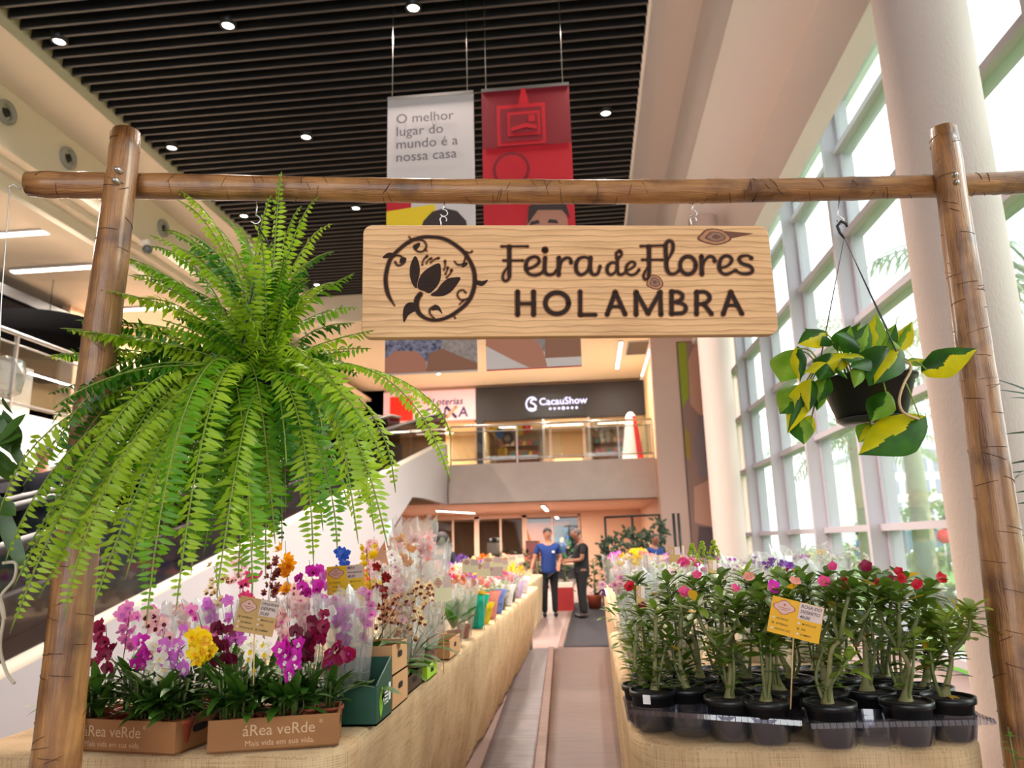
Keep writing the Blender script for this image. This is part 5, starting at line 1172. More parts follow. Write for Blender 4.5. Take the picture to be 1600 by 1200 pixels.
for k in range(5): g.box(.2055, .2065, .10, .10 + .05 - .008 * (k % 2), .05 + k * .012, .056 + k * .012)
g.box(.2055, .2064, .155, .185, .055, .115); obj('label_print', g, mat('white_print', (220, 230, 224), 0.6), gb, smooth=False)
carton('cardboard_box', 'lower of the two stacked tan cardboard boxes behind the green box', (-.97, 2.935), (.205, 0, 0), (0, .24, 0), .12, mat('tan_cardboard', (206, 158, 110), 0.8), group=None)
carton('cardboard_box', 'upper of the two stacked tan cardboard boxes behind the green box', (-.968, 2.937), (.2, 0, 0), (0, .236, 0), .11, bpy.data.materials['tan_cardboard'], z=T + .1215)
bc = carton('black_crate', 'low black crate holding the spotted oncidium at the table edge', (-.985, 3.22), (.205, 0, 0), (0, .29, 0), .068, m_darkpot)
carton('lime_box', 'small lime green carton beside the black crate', (-.95, 3.55), (.185, 0, 0), (0, .22, 0), .062, mat('lime_card', (164, 214, 44), 0.6))
carton('cardboard_box', 'small tan cardboard box between the lime carton and the terracotta pots', (-.98, 4.2), (.2, 0, 0), (0, .32, 0), .10, bpy.data.materials['tan_cardboard'])

# ------------------------------------------------------------------ dendrobiums in the two trays
DN = [ # px, py of the flowers, tray row offset y, colours, count, label
 (168, 985, 2.47, ('phal', 'crimson', 'maroon'), 7, 'crimson orchid nearest the left post in the left cardboard tray'),
 (205, 960, 2.56, ('dend', 'pink', 'lilac'), 6, 'pale pink orchid behind the crimson one by the left post'),
 (232, 1003, 2.44, ('phal', 'magenta', 'white'), 6, 'magenta orchid right of the crimson one in the left tray'),
 (252, 1020, 2.43, ('dend', 'white', 'cream'), 7, 'white orchid low in the middle of the left tray'),
 (250, 970, 2.56, ('dend', 'blush', 'maroon'), 7, 'blush and maroon orchid at the back of the left tray'),
 (283, 1000, 2.46, ('dend', 'lilac', 'white'), 6, 'lilac orchid between the white and the yellow ones'),
 (318, 1005, 2.42, ('dend', 'yellow', 'gold'), 12, 'bright yellow orchid at the right end of the left tray'),
 (310, 965, 2.55, ('dend', 'pink', 'magenta'), 7, 'pink orchid behind the bright yellow one'),
 (350, 992, 2.50, ('phal', 'maroon', 'crimson'), 6, 'maroon orchid under the kraft price card'),
 (362, 950, 2.56, ('dend', 'lilac', 'pink'), 6, 'lilac orchid left of the kraft price card'),
 (413, 1012, 2.50, ('dend', 'white', 'yellow'), 5, 'white orchid right of the stake of the kraft price card'),
 (455, 1008, 2.49, ('dend', 'magenta', 'white'), 9, 'magenta and white orchid in the middle of the right tray'),
 (478, 985, 2.56, ('phal', 'maroon', 'darkred'), 8, 'dark maroon orchid behind the magenta and white one'),
 (502, 965, 2.58, ('phal', 'crimson', 'maroon'), 8, 'tall crimson orchid with the largest blossoms in the right tray'),
 (536, 1012, 2.56, ('phal', 'crimson', 'magenta'), 6, 'low crimson orchid at the corner of the right tray by the green box'),
 (440, 965, 2.60, ('dend', 'blush', 'pink'), 6, 'blush orchid right of the kraft price card'),
]
for k, (px, py, y, fl, n, lb) in enumerate(DN):
    p = PY(px, py, y)
    if px < 330: u = min(.92, max(.1, (p.x - o1[0]) / ex1.x)); v = .24 if y < 2.5 else .74; b = V((*o1, T + .008)) + ex1 * u + ey1 * v
    else: u = min(.9, max(.1, (p.x - o2[0] + .0) / ex2.x)); v = .27 if y < 2.53 else .73; b = V((*o2, T + .008)) + ex2 * u + ey2 * v
    plant('dendrobium_orchid', lb, b, p, fl, int(n * 1.5), .058, leaves=('strap', 30), fs=.92, seed=40 + k, group='orchids in the cardboard trays', leafmat=m_leafd if k % 3 else leafm('tray_orchid_leaf', (44, 84, 22), (90, 128, 46), .22))
# pots in the trays that carry leaves only
for k, (tr, o, ex, ey, u, v, lb) in enumerate(((tr1, o1, ex1, ey1, .12, .25, 'flowerless leafy orchid at the post end of the left tray, one leaf hanging over'), (tr2, o2, ex2, ey2, .2, .25, 'flowerless leafy orchid at the left end of the right tray'), (tr2, o2, ex2, ey2, .62, .25, 'leafy orchid with pale canes in the right tray'))):
    b = V((*o, T + .008)) + ex * u + ey * v; t = plant('dendrobium_orchid', lb, b, b + V((0, 0, .2)), None, 0, .05, leaves=('strap', 22), seed=80 + k, group='orchids in the cardboard trays', leafmat=m_leafl if k == 0 else m_leafd)
    if k == 0:
        g = G(); g.leaf((.02, -.03, .11), V((.25, -.8, .35)), V((0, 0, 1)), .20, .036, 2.2, 8, .2, .5); g.leaf((.0, -.02, .12), V((-.8, -.4, .5)), V((0, 0, 1)), .16, .034, 1.2, 8, .2, .5); obj('hanging_leaf', g, m_leafl, t)

# ------------------------------------------------------------------ orchids standing behind the trays
OR = [ # px, py, Y, flower, n, spread, label, leaves, sleeve(radius scale, height), flower scale
 (355, 893, 3.05, ('onc', 'cream', 'brown'), 26, .08, 'cream and brown spotted oncidium under the fern tips at the left of the table', 'grass', None, 1.1),
 (396, 890, 3.0, ('dend', 'hotpink', 'maroon'), 8, .06, 'hot pink orchid under the fern next to the spotted oncidium', 'phal', None, .9),
 (425, 883, 3.15, ('onc', 'brown', 'maroon'), 22, .07, 'maroon oncidium between the hot pink and magenta orchids', 'grass', None, 1.2),
 (484, 885, 2.95, ('phal', 'magenta', 'crimson'), 8, .065, 'magenta moth orchid left of the bright yellow price card', 'phal', None, .9),
 (447, 853, 3.35, ('lily', 'gold', 'orange'), 6, .06, 'golden yellow cattleya high behind the maroon oncidium', 'phal', None, 1.0),
 (536, 867, 3.6, ('dend', 'blue', 'blue'), 6, .055, 'royal blue orchid above the yellow price card', 'phal', None, 1.1),
 (540, 892, 3.45, ('onc', 'salmon', 'brown'), 20, .07, 'salmon oncidium directly behind the yellow price card', 'grass', None, 1.2),
 (575, 871, 3.3, ('onc', 'yellow', 'yellow'), 34, .075, 'yellow oncidium cluster right above the yellow price card', 'grass', None, 1.35),
 (598, 893, 3.2, ('dend', 'darkred', 'red'), 6, .045, 'dark red orchid right of the yellow oncidium cluster', 'phal', None, .8),
 (622, 838, 3.8, ('lily', 'orange', 'red'), 5, .06, 'orange lily like orchid beneath the rightmost fern fronds', 'phal', None, 1.0),
 (640, 846, 3.7, ('lily', 'gold', 'orange'), 6, .06, 'golden orchid between the orange one and the tall blush one', 'phal', None, 1.0),
 (612, 868, 3.4, ('phal', 'white', 'lilac'), 9, .07, 'white and lilac moth orchid below the orange one', 'phal', None, .85),
 (664, 840, 3.6, ('cym', 'blush', 'salmon'), 11, .07, 'tall blush cymbidium in a clear sleeve, highest on the table', 'grass', (1.0, .72), .85),
 (628, 905, 3.3, ('phal', 'blush', 'lilac'), 8, .06, 'pale lilac moth orchid in a sleeve behind the tan boxes', 'phal', (.9, .52), .8),
 (652, 925, 3.34, ('onc', 'cream', 'brown'), 44, .085, 'large cream and brown oncidium spray in the low black crate', 'phal', None, 1.25),
 (636, 965, 3.42, ('onc', 'tan', 'brown'), 26, .07, 'tan oncidium hanging low in the black crate', 'phal', None, 1.15),
 (612, 945, 3.05, ('onc', 'tan', 'maroon'), 26, .065, 'brown spotted oncidium standing in the stacked tan boxes', 'phal', None, 1.1),
 (577, 932, 2.80, ('phal', 'pink', 'magenta'), 8, .045, 'pink moth orchid in a clear sleeve in the dark green box', 'phal', (.62, .44), .75),
 (542, 955, 2.78, ('dend', 'lilac', 'pink'), 7, .05, 'lilac orchid in a clear sleeve behind the right tray', 'phal', (.7, .42), .85),
 (520, 935, 2.86, ('phal', 'pink', 'lilac'), 6, .05, 'pink sleeved orchid below the yellow price card', 'phal', (.75, .42), .8),
 (470, 940, 2.84, ('phal', 'blush', 'pink'), 7, .05, 'blush sleeved orchid behind the tall crimson one', 'phal', (.75, .42), .8),
 (330, 940, 2.86, ('phal', 'lilac', 'magenta'), 6, .05, 'lilac sleeved orchid left of the kraft price card back row', 'phal', (.72, .40), .8),
 (285, 945, 2.90, ('dend', 'blush', 'white'), 7, .05, 'blush sleeved orchid behind the left tray under the fern', 'phal', (.75, .40), .9),
 (240, 955, 2.94, ('phal', 'pink', 'white'), 6, .05, 'pink sleeved orchid behind the left tray near the post', 'phal', (.75, .40), .85),
 (690, 905, 3.9, ('phal', 'white', 'cream'), 7, .07, 'white orchid in a tall clear sleeve with a pale card at the table edge', 'phal', (1.05, .62), .9),
 (680, 915, 4.0, ('phal', 'magenta', 'lilac'), 4, .04, 'single magenta orchid glimpsed behind the cream oncidium spray', 'phal', None, .8),
 (668, 880, 4.3, ('cym', 'cream', 'yellow'), 8, .07, 'cream cymbidium behind the tall blush one', 'grass', (1.0, .6), .8),
 (380, 855, 3.9, ('phal', 'blush', 'maroon'), 7, .07, 'blush moth orchid at the rear left under the fern', 'phal', None, .9),
 (500, 905, 3.3, ('phal', 'lilac', 'pink'), 6, .06, 'lilac moth orchid behind the magenta one', 'phal', None, .9),
 (450, 900, 3.4, ('dend', 'blush', 'maroon'), 8, .06, 'blush orchid with maroon hearts between magenta and maroon ones', 'phal', None, .9),
 (585, 845, 4.2, ('phal', 'blush', 'pink'), 7, .07, 'blush moth orchid at the back beside the royal blue one', 'phal', None, .9),
]
for k, (px, py, y, fl, n, sp, lb, lf_, slv, fs) in enumerate(OR):
    p = PY(px, py, y); xb = min(-.86, max(-1.98, p.x + R(-.01, .01))); z = T
    if 'stacked tan boxes' in lb and 'standing' in lb: z = T + .1215 + .007; xb = -.86; y = 3.03
    if 'black crate' in lb: z = T + .007; xb = -.89 + (.03 if 'low in' in lb else 0); y = 3.30 if 'large' in lb else 3.44
    if 'dark green box' in lb: z = T + .007; xb = -.865; y = 2.82
    plant('potted_orchid', lb, (xb, y + (0 if z > T else .03), z), p, fl, n if n > 15 else int(n * 1.6), sp * 1.08, leaves=(lf_, 5 if lf_ == 'phal' else 9), sleeve=slv, seed=120 + k, fs=fs, group='orchids behind the trays', spikes=2 if n > 20 else 1, leafmat=leafm('orchid_leaf_mid', (52, 92, 26), (96, 136, 50), .25) if k % 2 else m_leafd)

# ------------------------------------------------------------------ wrapped plants along the aisle edge of the orchid table
def wrapm(n, c, tr=.35): return mat(n, c, 0.35, var=0.1, scale=10, trans=tr)
WR = [ # px at base, py base, kind, colours, label, height, wrap colour, leaves
 (718, 1011, ('daisy', 'orange', 'gold'), 12, 'orange flowering plant with big glossy leaves and terracotta pot at the table edge', .36, None, 9, .09),
 (738, 1000, ('rose', 'salmon', 'orange'), 9, 'salmon flowered plant in the second terracotta pot behind the orange one', .34, None, 6, .09),
 (756, 985, ('daisy', 'white', 'lime'), 8, 'white flowers wrapped in bright teal paper', .30, (10, 176, 150), 14, .07),
 (768, 978, ('rose', 'yellow', 'gold'), 8, 'small plant wrapped in yellow paper beside the teal one', .2, (236, 206, 40), 10, .06),
 (777, 970, ('rose', 'salmon', 'pink'), 9, 'salmon roses in a coral wrap behind the yellow one', .28, (240, 150, 140), 12, .07),
 (785, 962, ('daisy', 'white', 'blue'), 9, 'white daisies in blue striped paper halfway along the edge', .26, (120, 140, 210), 12, .07),
 (792, 956, ('rose', 'hotpink', 'red'), 10, 'hot pink roses in clear wrap near the far half of the table', .30, None, 12, .08),
 (799, 950, ('rose', 'red', 'hotpink'), 9, 'small red roses just before the yellow chrysanthemums', .26, (250, 240, 244), 12, .08),
 (805, 944, ('daisy', 'yellow', 'gold'), 22, 'mass of yellow chrysanthemums at the far aisle edge', .30, None, 16, .14),
 (811, 938, ('rose', 'lilac', 'pink'), 10, 'lilac flowers in a pale wrap after the yellow chrysanthemums', .24, (214, 190, 236), 10, .08),
 (818, 931, ('daisy', 'gold', 'yellow'), 10, 'golden daisies at the far right corner of the orchid table', .26, (240, 226, 240), 10, .09),
]
for k, (px, py, fl, n, lb, h, wc, ln, sp) in enumerate(WR):
    b = PZ(px, py - 4, T); b.x = min(b.x, -.87)
    tip = b + V((-.02, 0, h)); big = k < 2
    t = plant('wrapped_plant', lb, b, tip, fl, n, sp, kind='dome', pot=POT_T if big else POT_B, leaves=('upright', ln + 3) if big else ('bush', ln * 3), sleeve=(.95, h * 1.08) if (wc is None) else None, seed=200 + k, cat='flowering plant', group='wrapped plants on the aisle edge', fs=1.5 if k > 6 else 1.1, leafmat=leafm('glossy_leaf', (40, 120, 24), (80, 150, 50), .25))
    if wc:
        o = put('paper_wrap', mesh('paper_wrap', G().lathe([(.052, .0), (.06, .02), (.075, h * .5), (.10, h * .78)], n=16, wob=lambda i, j: 1 + .08 * (j % 2) * i / 2), wrapm('wrap_paper', wc), False), t, (0, 0, .002))
rr_ = random.Random(77)
names = ['salmon', 'cream', 'lilac', 'pink', 'white', 'yellow', 'hotpink', 'orange', 'purple', 'blush']
adj = ['nearest row', 'second row', 'third row', 'fourth row', 'fifth row', 'sixth row', 'seventh row', 'eighth row', 'ninth row', 'tenth row', 'eleventh row', 'twelfth row', 'thirteenth row']
r_i = 0
for yi in range(13):
    y = 4.55 + yi * .53
    for xi, x in enumerate((-1.08, -1.38, -1.7)):
        c1 = names[(yi * 3 + xi * 7) % 10]; c2 = names[(yi + xi * 3 + 4) % 10]; h = rr_.uniform(.3, .44)
        plant('flower_bouquet', '%s and %s bouquet in a clear sleeve, %s of bouquets, %s' % (c1, c2, adj[yi], ('aisle side', 'middle', 'travelator side')[xi]), (x + rr_.uniform(-.05, .05), y + rr_.uniform(-.06, .06), T), (x, y, T + h), (('rose', 'daisy', 'lily')[(yi + xi) % 3], c1, c2), 10, .09, kind='dome', pot=False, leaves=('bush', 16), sleeve=(.9, h * .98) if (yi + xi) % 2 == 0 else None, seed=300 + r_i, cat='bouquet', group='bouquets on the orchid table', fs=1.2, leafmat=m_leafl); r_i += 1

# ------------------------------------------------------------------ price cards
m_kraft = mat('kraft_card', (204, 164, 104), 0.7); m_yc = mat('yellow_card', (246, 204, 24), 0.6); m_oc = mat('amber_card', (238, 176, 12), 0.6); m_pale = mat('pale_yellow_card', (250, 245, 206), 0.7)
m_lab = mat('card_label', (226, 202, 196), 0.7); m_ink = mat('card_ink', (40, 32, 30), 0.7); m_badge = mat('badge_pink', (222, 178, 164), 0.6); m_badgeln = mat('badge_line', (176, 92, 70), 0.6); m_stick = mat('wood_stick', (206, 172, 122), 0.7)
def placard(label, c, w, h, roll, yaw, card, hand, foot=None, full=True, ticks=(0, 5), tilt=0.0, fold=False):
    t = thing('price_card', label, 'price card', c, None); O = Matrix.Rotation(yaw, 4, 'Z') @ Matrix.Rotation(tilt, 4, 'X') @ Matrix.Rotation(roll, 4, 'Y')
    def q(g): g.v = [tuple(O @ V(v)) for v in g.v]; return g
    obj('card', q(G().box(-w / 2, w / 2, -.001, .001, -h / 2, h / 2)), card, t, smooth=False)
    obj('label_patch', q(G().add([(.03 * w, -.0016, .04 * h), (w * .49, -.0016, .04 * h), (w * .49, -.0016, h * .49), (.03 * w, -.0016, h * .49)], [(0, 1, 2, 3)])), m_lab, t, smooth=False)
    bd = G()
    for s, m, l in ((1.0, 1, -.0014), (.9, 0, -.0018)): bd.poly([(-.25 * w + s * w * .2 * cos(a) * (1 + .10 * cos(4 * a)), l, h * .25 + s * h * .18 * sin(a) * (1 + .14 * cos(4 * a))) for a in [2 * pi * k / 28 for k in range(28)]], m)
    bd.disc((-.25 * w, -.0022, h * .32), h * .03, 8, 1, nrm=(0, -1, 0))
    for k in range(2): bd.box(-.25 * w - w * (.12 - .05 * k), -.25 * w + w * (.12 - .05 * k), -.0022, -.0019, h * (.225 - .05 * k), h * (.24 - .05 * k), 1)
    obj('badge', q(bd), [m_badge, m_badgeln], t, smooth=False)
    XM = lambda x, z: O @ Matrix.Translation((x, -.0024, z)) @ Matrix.Rotation(pi / 2, 4, 'X')
    for k, s in enumerate(hand): text('handwriting', s, min(h * .125, w * .44 / (.66 * len(s))), m_ink, t, XM(w * .06, h * (.36 - .145 * k)), bold=.01, shear=.15)
    if full:
        for k, s in enumerate(('INTERNO', 'EXTERNO', 'POUCA LUZ')): text('lettering', s, h * .074, m_ink, t, XM(-w * .36, -h * (.10 + .145 * k)), bold=.004)
        for k, s in enumerate(('MUITA LUZ', 'SOL', 'SOMBRA')): text('lettering', s, h * .074, m_ink, t, XM(w * .13, -h * (.10 + .145 * k)), bold=.004)
        g = G()
        for i in range(6):
            x = -w * .42 if i < 3 else w * .07; z = -h * (.075 + .145 * (i % 3))
            if i in ticks:
                for s in (-1, 1): _seg(g, [(x - .003, z - s * .003, .0014), (x + .003, z + s * .003, .0014)], lambda a, b, l: (a, -.0024, b), 1, 0, 0)
            else: g.disc((x, -.002, z), h * .035, 10, 0, nrm=(0, -1, 0))
        obj('tick_boxes', q(g), [m_lab, m_ink], t, smooth=False)
    if foot is not None:
        a = O @ V((0, .0026, -h * .3)); obj('stake', G().tube([a, V(foot) - V(c)], .0022, 6), m_stick, t)
    return t
c = PY(401, 963, 2.40); placard('kraft price card on a stake above the two orchid trays', c, .128, .108, radians(11), .1, m_kraft, ('ORQUIDEA', 'DENFAL', '55,00'), (c.x - .005, c.y + .015, T + .10), ticks=(0, 5))
c = PY(540, 906, 3.12); placard('bright yellow price card among the orchids above the green box', c, .158, .116, radians(-3), .0, m_yc, ('MINI', 'PHALAENOPSIS', '48,00'), (c.x, c.y + .02, T + .08), ticks=(0, 5))
c = PY(1243, 968, 2.40); placard('amber price card on a stick in front of the desert roses', c, .148, .106, radians(15), -.08, m_oc, ('ROSA DO', 'DESERTO', '40,00'), (c.x - .035, c.y + .02, T + .105), ticks=(1, 4))
for px, py, y, w, h, roll, yaw, card, lb in ((692, 920, 3.75, .085, .12, -.06, .2, m_pale, 'pale yellow card in front of the tall clear sleeve'), (735, 884, 5.2, .11, .09, .05, 0, m_pale, 'pale yellow card behind the orange flowers, under the dark haired woman'), (755, 890, 5.6, .10, .10, -.05, 0, m_pale, 'pale yellow card right of the woman in navy'),
    (770, 880, 6.6, .17, .10, .03, 0, m_pale, 'wide pale card above the coral wrap'), (781, 882, 7.4, .16, .09, .08, 0, m_pale, 'wide pale card behind the hot pink roses'), (795, 876, 8.6, .16, .09, -.06, 0, m_pale, 'wide pale card above the yellow chrysanthemums'), (808, 873, 10.0, .18, .1, -.1, 0, m_pale, 'farthest pale card on the orchid table'), (772, 893, 6.0, .14, .07, .0, 0, m_lab, 'pinkish card low between the orange flowers and coral wrap'),
    (1001, 936, 2.78, .05, .09, .08, .9, m_kraft, 'narrow kraft card edge on among the left desert roses'), (1113, 892, 3.3, .05, .09, .1, .7, m_kraft, 'narrow kraft card in the middle behind the desert roses'), (1054, 868, 3.9, .06, .085, 0, .2, m_kraft, 'kraft card beside the goldenrod plumes'), (1067, 868, 3.95, .03, .1, .1, 1.1, m_kraft, 'thin kraft card seen edge on beside the goldenrod plumes')):
    c = PY(px, py, y); placard(lb, c, w, h, roll, yaw, card, (), (c.x, c.y + .01, T + .001), full=False)

# ------------------------------------------------------------------ desert roses
m_cau = mat('caudex_bark', (150, 142, 96), 0.7, c2=(116, 114, 66), scale=16, bump=.2, bscale=50)
m_trunk = mat('young_stem_bark', (122, 128, 76), 0.65, c2=(92, 100, 54), scale=20)
DPOT = mesh('desert_rose_pot', G().lathe([(0, 0), (.052, 0), (.055, .006), (.068, .098), (.075, .10), (.076, .118), (.070, .118), (.066, .106)], n=22), m_darkpot)
DSOIL = mesh('desert_rose_soil', G().lathe([(.069, .108), (.04, .112), (0, .116)], n=16), m_soil)
def rosette(g, p, d, n, L_, w, rr, m, dens=1.0):
    d = V(d).normalized(); a1 = d.orthogonal().normalized(); a2 = d.cross(a1)
    for k in range(n):
        a = k * 2.4 + rr.uniform(-.3, .3); u = k / n; el = .25 + 1.0 * u * .9
        o = p - d * (.05 * (1 - u) * dens); dd = (a1 * cos(a) + a2 * sin(a)) * cos(el) + d * sin(el)
        g.leaf(o, dd, d, L_ * rr.uniform(.75, 1.1) * (1 - .35 * u), w * rr.uniform(.85, 1.1), rr.uniform(.3, 1.1), 5, .14, .66, m if rr.random() > .02 else 2)
def desert_rose(label, base, top, style, flc=None, seed=1, nb=3, yl=0):
    rr = random.Random(seed); b = V(base); tp = V(top) - b; t = thing('desert_rose', label, 'potted plant', b, 'desert roses in clear trays')
    put('pot', DPOT, t); put('soil', DSOIL, t); g = G(); gt = G(); lf = G(); tops = []
    q = V((rr.uniform(-.012, .012), rr.uniform(-.012, .012), .108)); cr = rr.uniform(.015, .024) if style != 'leafy' else .015
    k1 = V((tp.x * .25 + rr.uniform(-.03, .03), tp.y * .25, .108 + (tp.z - .1) * rr.uniform(.3, .45)))
    fork = V((tp.x * .5 + rr.uniform(-.015, .015), tp.y * .5, .1 + (tp.z - .1) * (rr.uniform(.4, .58) if style != 'leafy' else .95)))
    path = [V(v) for v in crom([tuple(q - V((0, 0, .01))), tuple(q.lerp(k1, .35)), tuple(k1), tuple(fork)], 6)]; n = len(path)
    rad = [max(.0065, cr * (1 - (i / (n - 1))) ** 4.5 * (1.35 if i > 0 else 1.1) + .0068) for i in range(n)]
    gt.tube(path, rad, 10); obj('trunk', gt, m_cau, t)
    if style == 'leafy':
        for i in range(2, n): 
            for s in range(3): a = rr.uniform(0, 6.28); lf.leaf(path[i], V((cos(a), sin(a), .55)), V((0, 0, 1)), rr.uniform(.055, .085), rr.uniform(.016, .024), rr.uniform(.2, .9), 4, .15, .6, 1 if rr.random() < .6 else 0)
        tops.append((fork, V((0, 0, 1))))
    else:
        for k in range(nb):
            a = 6.28 * k / nb + rr.uniform(-.6, .6); e = tp + V((cos(a) * .065 * (nb > 1), sin(a) * .05 * (nb > 1), rr.uniform(-.05, .01) * (k > 0)))
            md = fork.lerp(e, .5) + V((cos(a) * .02, sin(a) * .02, -.005)); bp = [V(v) for v in crom([tuple(fork - V((0, 0, .004))), tuple(md), tuple(e)], 4)]
            obj('branch', G().tube(bp, [.0075 - .003 * i / len(bp) for i in range(len(bp))], 8), m_trunk, t); tops.append((e, (e - md)))
            for j in range(6): pp = bp[rr.randrange(2, len(bp))]; aa = rr.uniform(0, 6.28); lf.leaf(pp, V((cos(aa), sin(aa), rr.uniform(-.1, .8))), V((0, 0, 1)), rr.uniform(.06, .09), rr.uniform(.028, .038), rr.uniform(.4, 1.1), 5, .14, .62, rr.choice((0, 0, 0, 1, 1)) if style != 'young' else 1)
    for e, d in tops: rosette(lf, e, d, 17 if style != 'leafy' else 13, .098, .034 if style != 'leafy' else .026, rr, 1 if style == 'young' else 0)
    for k in range(8): a = rr.uniform(0, 6.28); i = rr.randrange(n // 2, n); lf.leaf(path[i], V((cos(a), sin(a), .5)), V((0, 0, 1)), rr.uniform(.05, .08), .028, .6, 4, .15, .6, rr.choice((0, 0, 0, 0, 0, 1, 1, 1, 1, 2)))
    for s in range(2):                                     # thinner side shoots from the same base
        a = rr.uniform(0, 6.28); e = V((tp.x * .4 + cos(a) * .05, tp.y * .4 + sin(a) * .05, .1 + (tp.z - .1) * rr.uniform(.35, .75))); bp = [V(v) for v in crom([(q.x + .01 * cos(a), q.y + .01 * sin(a), .115), (cos(a) * .035, sin(a) * .035, .1 + (e.z - .1) * .5), tuple(e)], 5)]
        obj('shoot', G().tube(bp, [.006 - .003 * i / len(bp) for i in range(len(bp))], 7), m_trunk, t); rosette(lf, e, V((.2 * cos(a), .2 * sin(a), 1)), 11, .075, .028, rr, rr.choice((0, 1)))
        for j in range(6): pp = bp[rr.randrange(3, len(bp))]; aa = rr.uniform(0, 6.28); lf.leaf(pp, V((cos(aa), sin(aa), .5)), V((0, 0, 1)), rr.uniform(.045, .07), .022, .7, 4, .15, .6, rr.choice((0, 1)))
    if yl: lf.leaf(path[3], V((.3, -.7, .4)), V((0, 0, 1)), .07, .03, 1.4, 5, .15, .5, 2)
    obj('foliage', lf, [m_leafr, m_leafry, m_yell], t)
    if flc:
        for k, (c1, c2) in enumerate(flc):
            e, d = tops[k % len(tops)]; put('flower', flower('trumpet' if k % 2 == 0 or c1 != 'red' else 'rose', c1, c2), t, e + V((rr.uniform(-.025, .025), -.035, .025 + rr.uniform(-.01, .02))), (rr.uniform(-.9, -.2), rr.uniform(-.4, .4), rr.uniform(-.5, .5)), rr.uniform(.5, .78))
    return t
DR = [ # base px,py | top px,py | style | flowers | label
 (1023, 1137, 1030, 945, 'leafy', None, 'leafy young desert rose with a fat base at the front left corner', 0),
 (1143, 1152, 1118, 940, 'rose', (('hotpink', 'salmon'),), 'twin stemmed desert rose in the middle of the front left tray', 0),
 (1201, 1157, 1180, 930, 'rose', (('magenta', 'salmon'),), 'desert rose whose pot holds the stick of the amber price card', 0),
 (1303, 1163, 1345, 915, 'rose', (('crimson', 'red'), ('red', 'salmon')), 'desert rose with pale swollen base and leaning trunk, front of the right tray', 0),
 (1424, 1160, 1405, 935, 'rose', (('red', 'hotpink'), ('red', 'red')), 'straight trunked desert rose with red blossoms, front of the right tray', 0),
 (1490, 1152, 1480, 950, 'young', None, 'desert rose with a yellowed leaf at the front right corner', 1),
]
DB = [(.16, 2.75, 1003, 948, 'leafy', (('darkred', 'red'),), 'leafy desert rose with a small dark red bloom behind the front left corner plant'), (.30, 2.70, 1070, 935, 'leafy', (('hotpink', 'pink'),), 'leafy desert rose with a hot pink bloom behind the front left tray plants'), (.44, 2.68, 1128, 925, 'leafy', None, 'bare stemmed leafy desert rose behind the twin stemmed one'), (.58, 2.64, 1205, 925, 'rose', (('salmon', 'blush'),), 'desert rose with salmon buds behind the amber price card'),
 (.72, 2.62, 1262, 930, 'rose', (('hotpink', 'salmon'),), 'curved trunk desert rose with a pink bloom right of the amber card'), (.86, 2.62, 1320, 900, 'rose', (('crimson', 'red'),), 'desert rose with a crimson bloom behind the leaning trunk one'), (.98, 2.66, 1430, 915, 'rose', (('red', 'salmon'), ('red', 'red')), 'desert rose with a big red bloom behind the straight trunked one'), (1.06, 2.68, 1470, 960, 'young', None, 'desert rose with glossy leaves behind the front right corner plant'),
 (.20, 2.92, 985, 915, 'leafy', (('red', 'darkred'),), 'leafy desert rose with a red bloom beside the narrow kraft card'), (.36, 2.90, 1060, 912, 'rose', (('hotpink', 'salmon'),), 'rear desert rose with pink trumpet above the left tray'), (.52, 2.88, 1150, 910, 'rose', (('salmon', 'blush'),), 'rear desert rose with salmon trumpets in the middle'), (.68, 2.86, 1200, 905, 'rose', (('purple', 'magenta'),), 'rear desert rose with a purple bloom left of the amber card'),
 (.84, 2.86, 1290, 905, 'rose', None, 'rear desert rose with dark glossy leaves in the right tray'), (1.0, 2.88, 1385, 905, 'rose', (('red', 'hotpink'),), 'rear desert rose with red buds in the right tray'), (.28, 3.08, 1020, 905, 'rose', (('blush', 'white'),), 'last row desert rose with a blush bloom at the left'), (.46, 3.06, 1100, 902, 'rose', None, 'last row desert rose with dark bronze leaves'), (.64, 3.04, 1190, 898, 'young', None, 'last row desert rose with pale upright leaves in the middle'), (.82, 3.04, 1265, 900, 'rose', (('hotpink', 'pink'),), 'last row desert rose with small pink buds'), (1.0, 3.06, 1350, 900, 'rose', None, 'last row desert rose nearest the window')]
tray_pots = []
for k, (bx, by_, tx, ty, st, fl, lb, yl) in enumerate(DR):
    b = PZ(bx, by_, T + .004); tray_pots.append(b); desert_rose(lb, b, PY(tx, ty, b.y + .02), st, fl, 500 + k, 3 if k not in (1, 2) else 2, yl)
for k, (x, y, tx, ty, st, fl, lb) in enumerate(DB):
    b = V((x, y, T + .004)); tray_pots.append(b); desert_rose(lb, b, PY(tx, ty, y + .02), st, fl, 540 + k, 2 + k % 2)
tag_ = put('barcode_tag', mesh('barcode_tag', G().box(-.012, .012, -.001, .001, -.014, .014), m_white, False), [o for o in bpy.data.objects if o.name == 'desert_rose'][0], (-.025, -.073, .10), (0.12, 0, -.3))
m_tray = clear('clear_tray_plastic', (206, 208, 222), gloss=.16, rough=.05, veil=.07, veilc=(196, 196, 214))
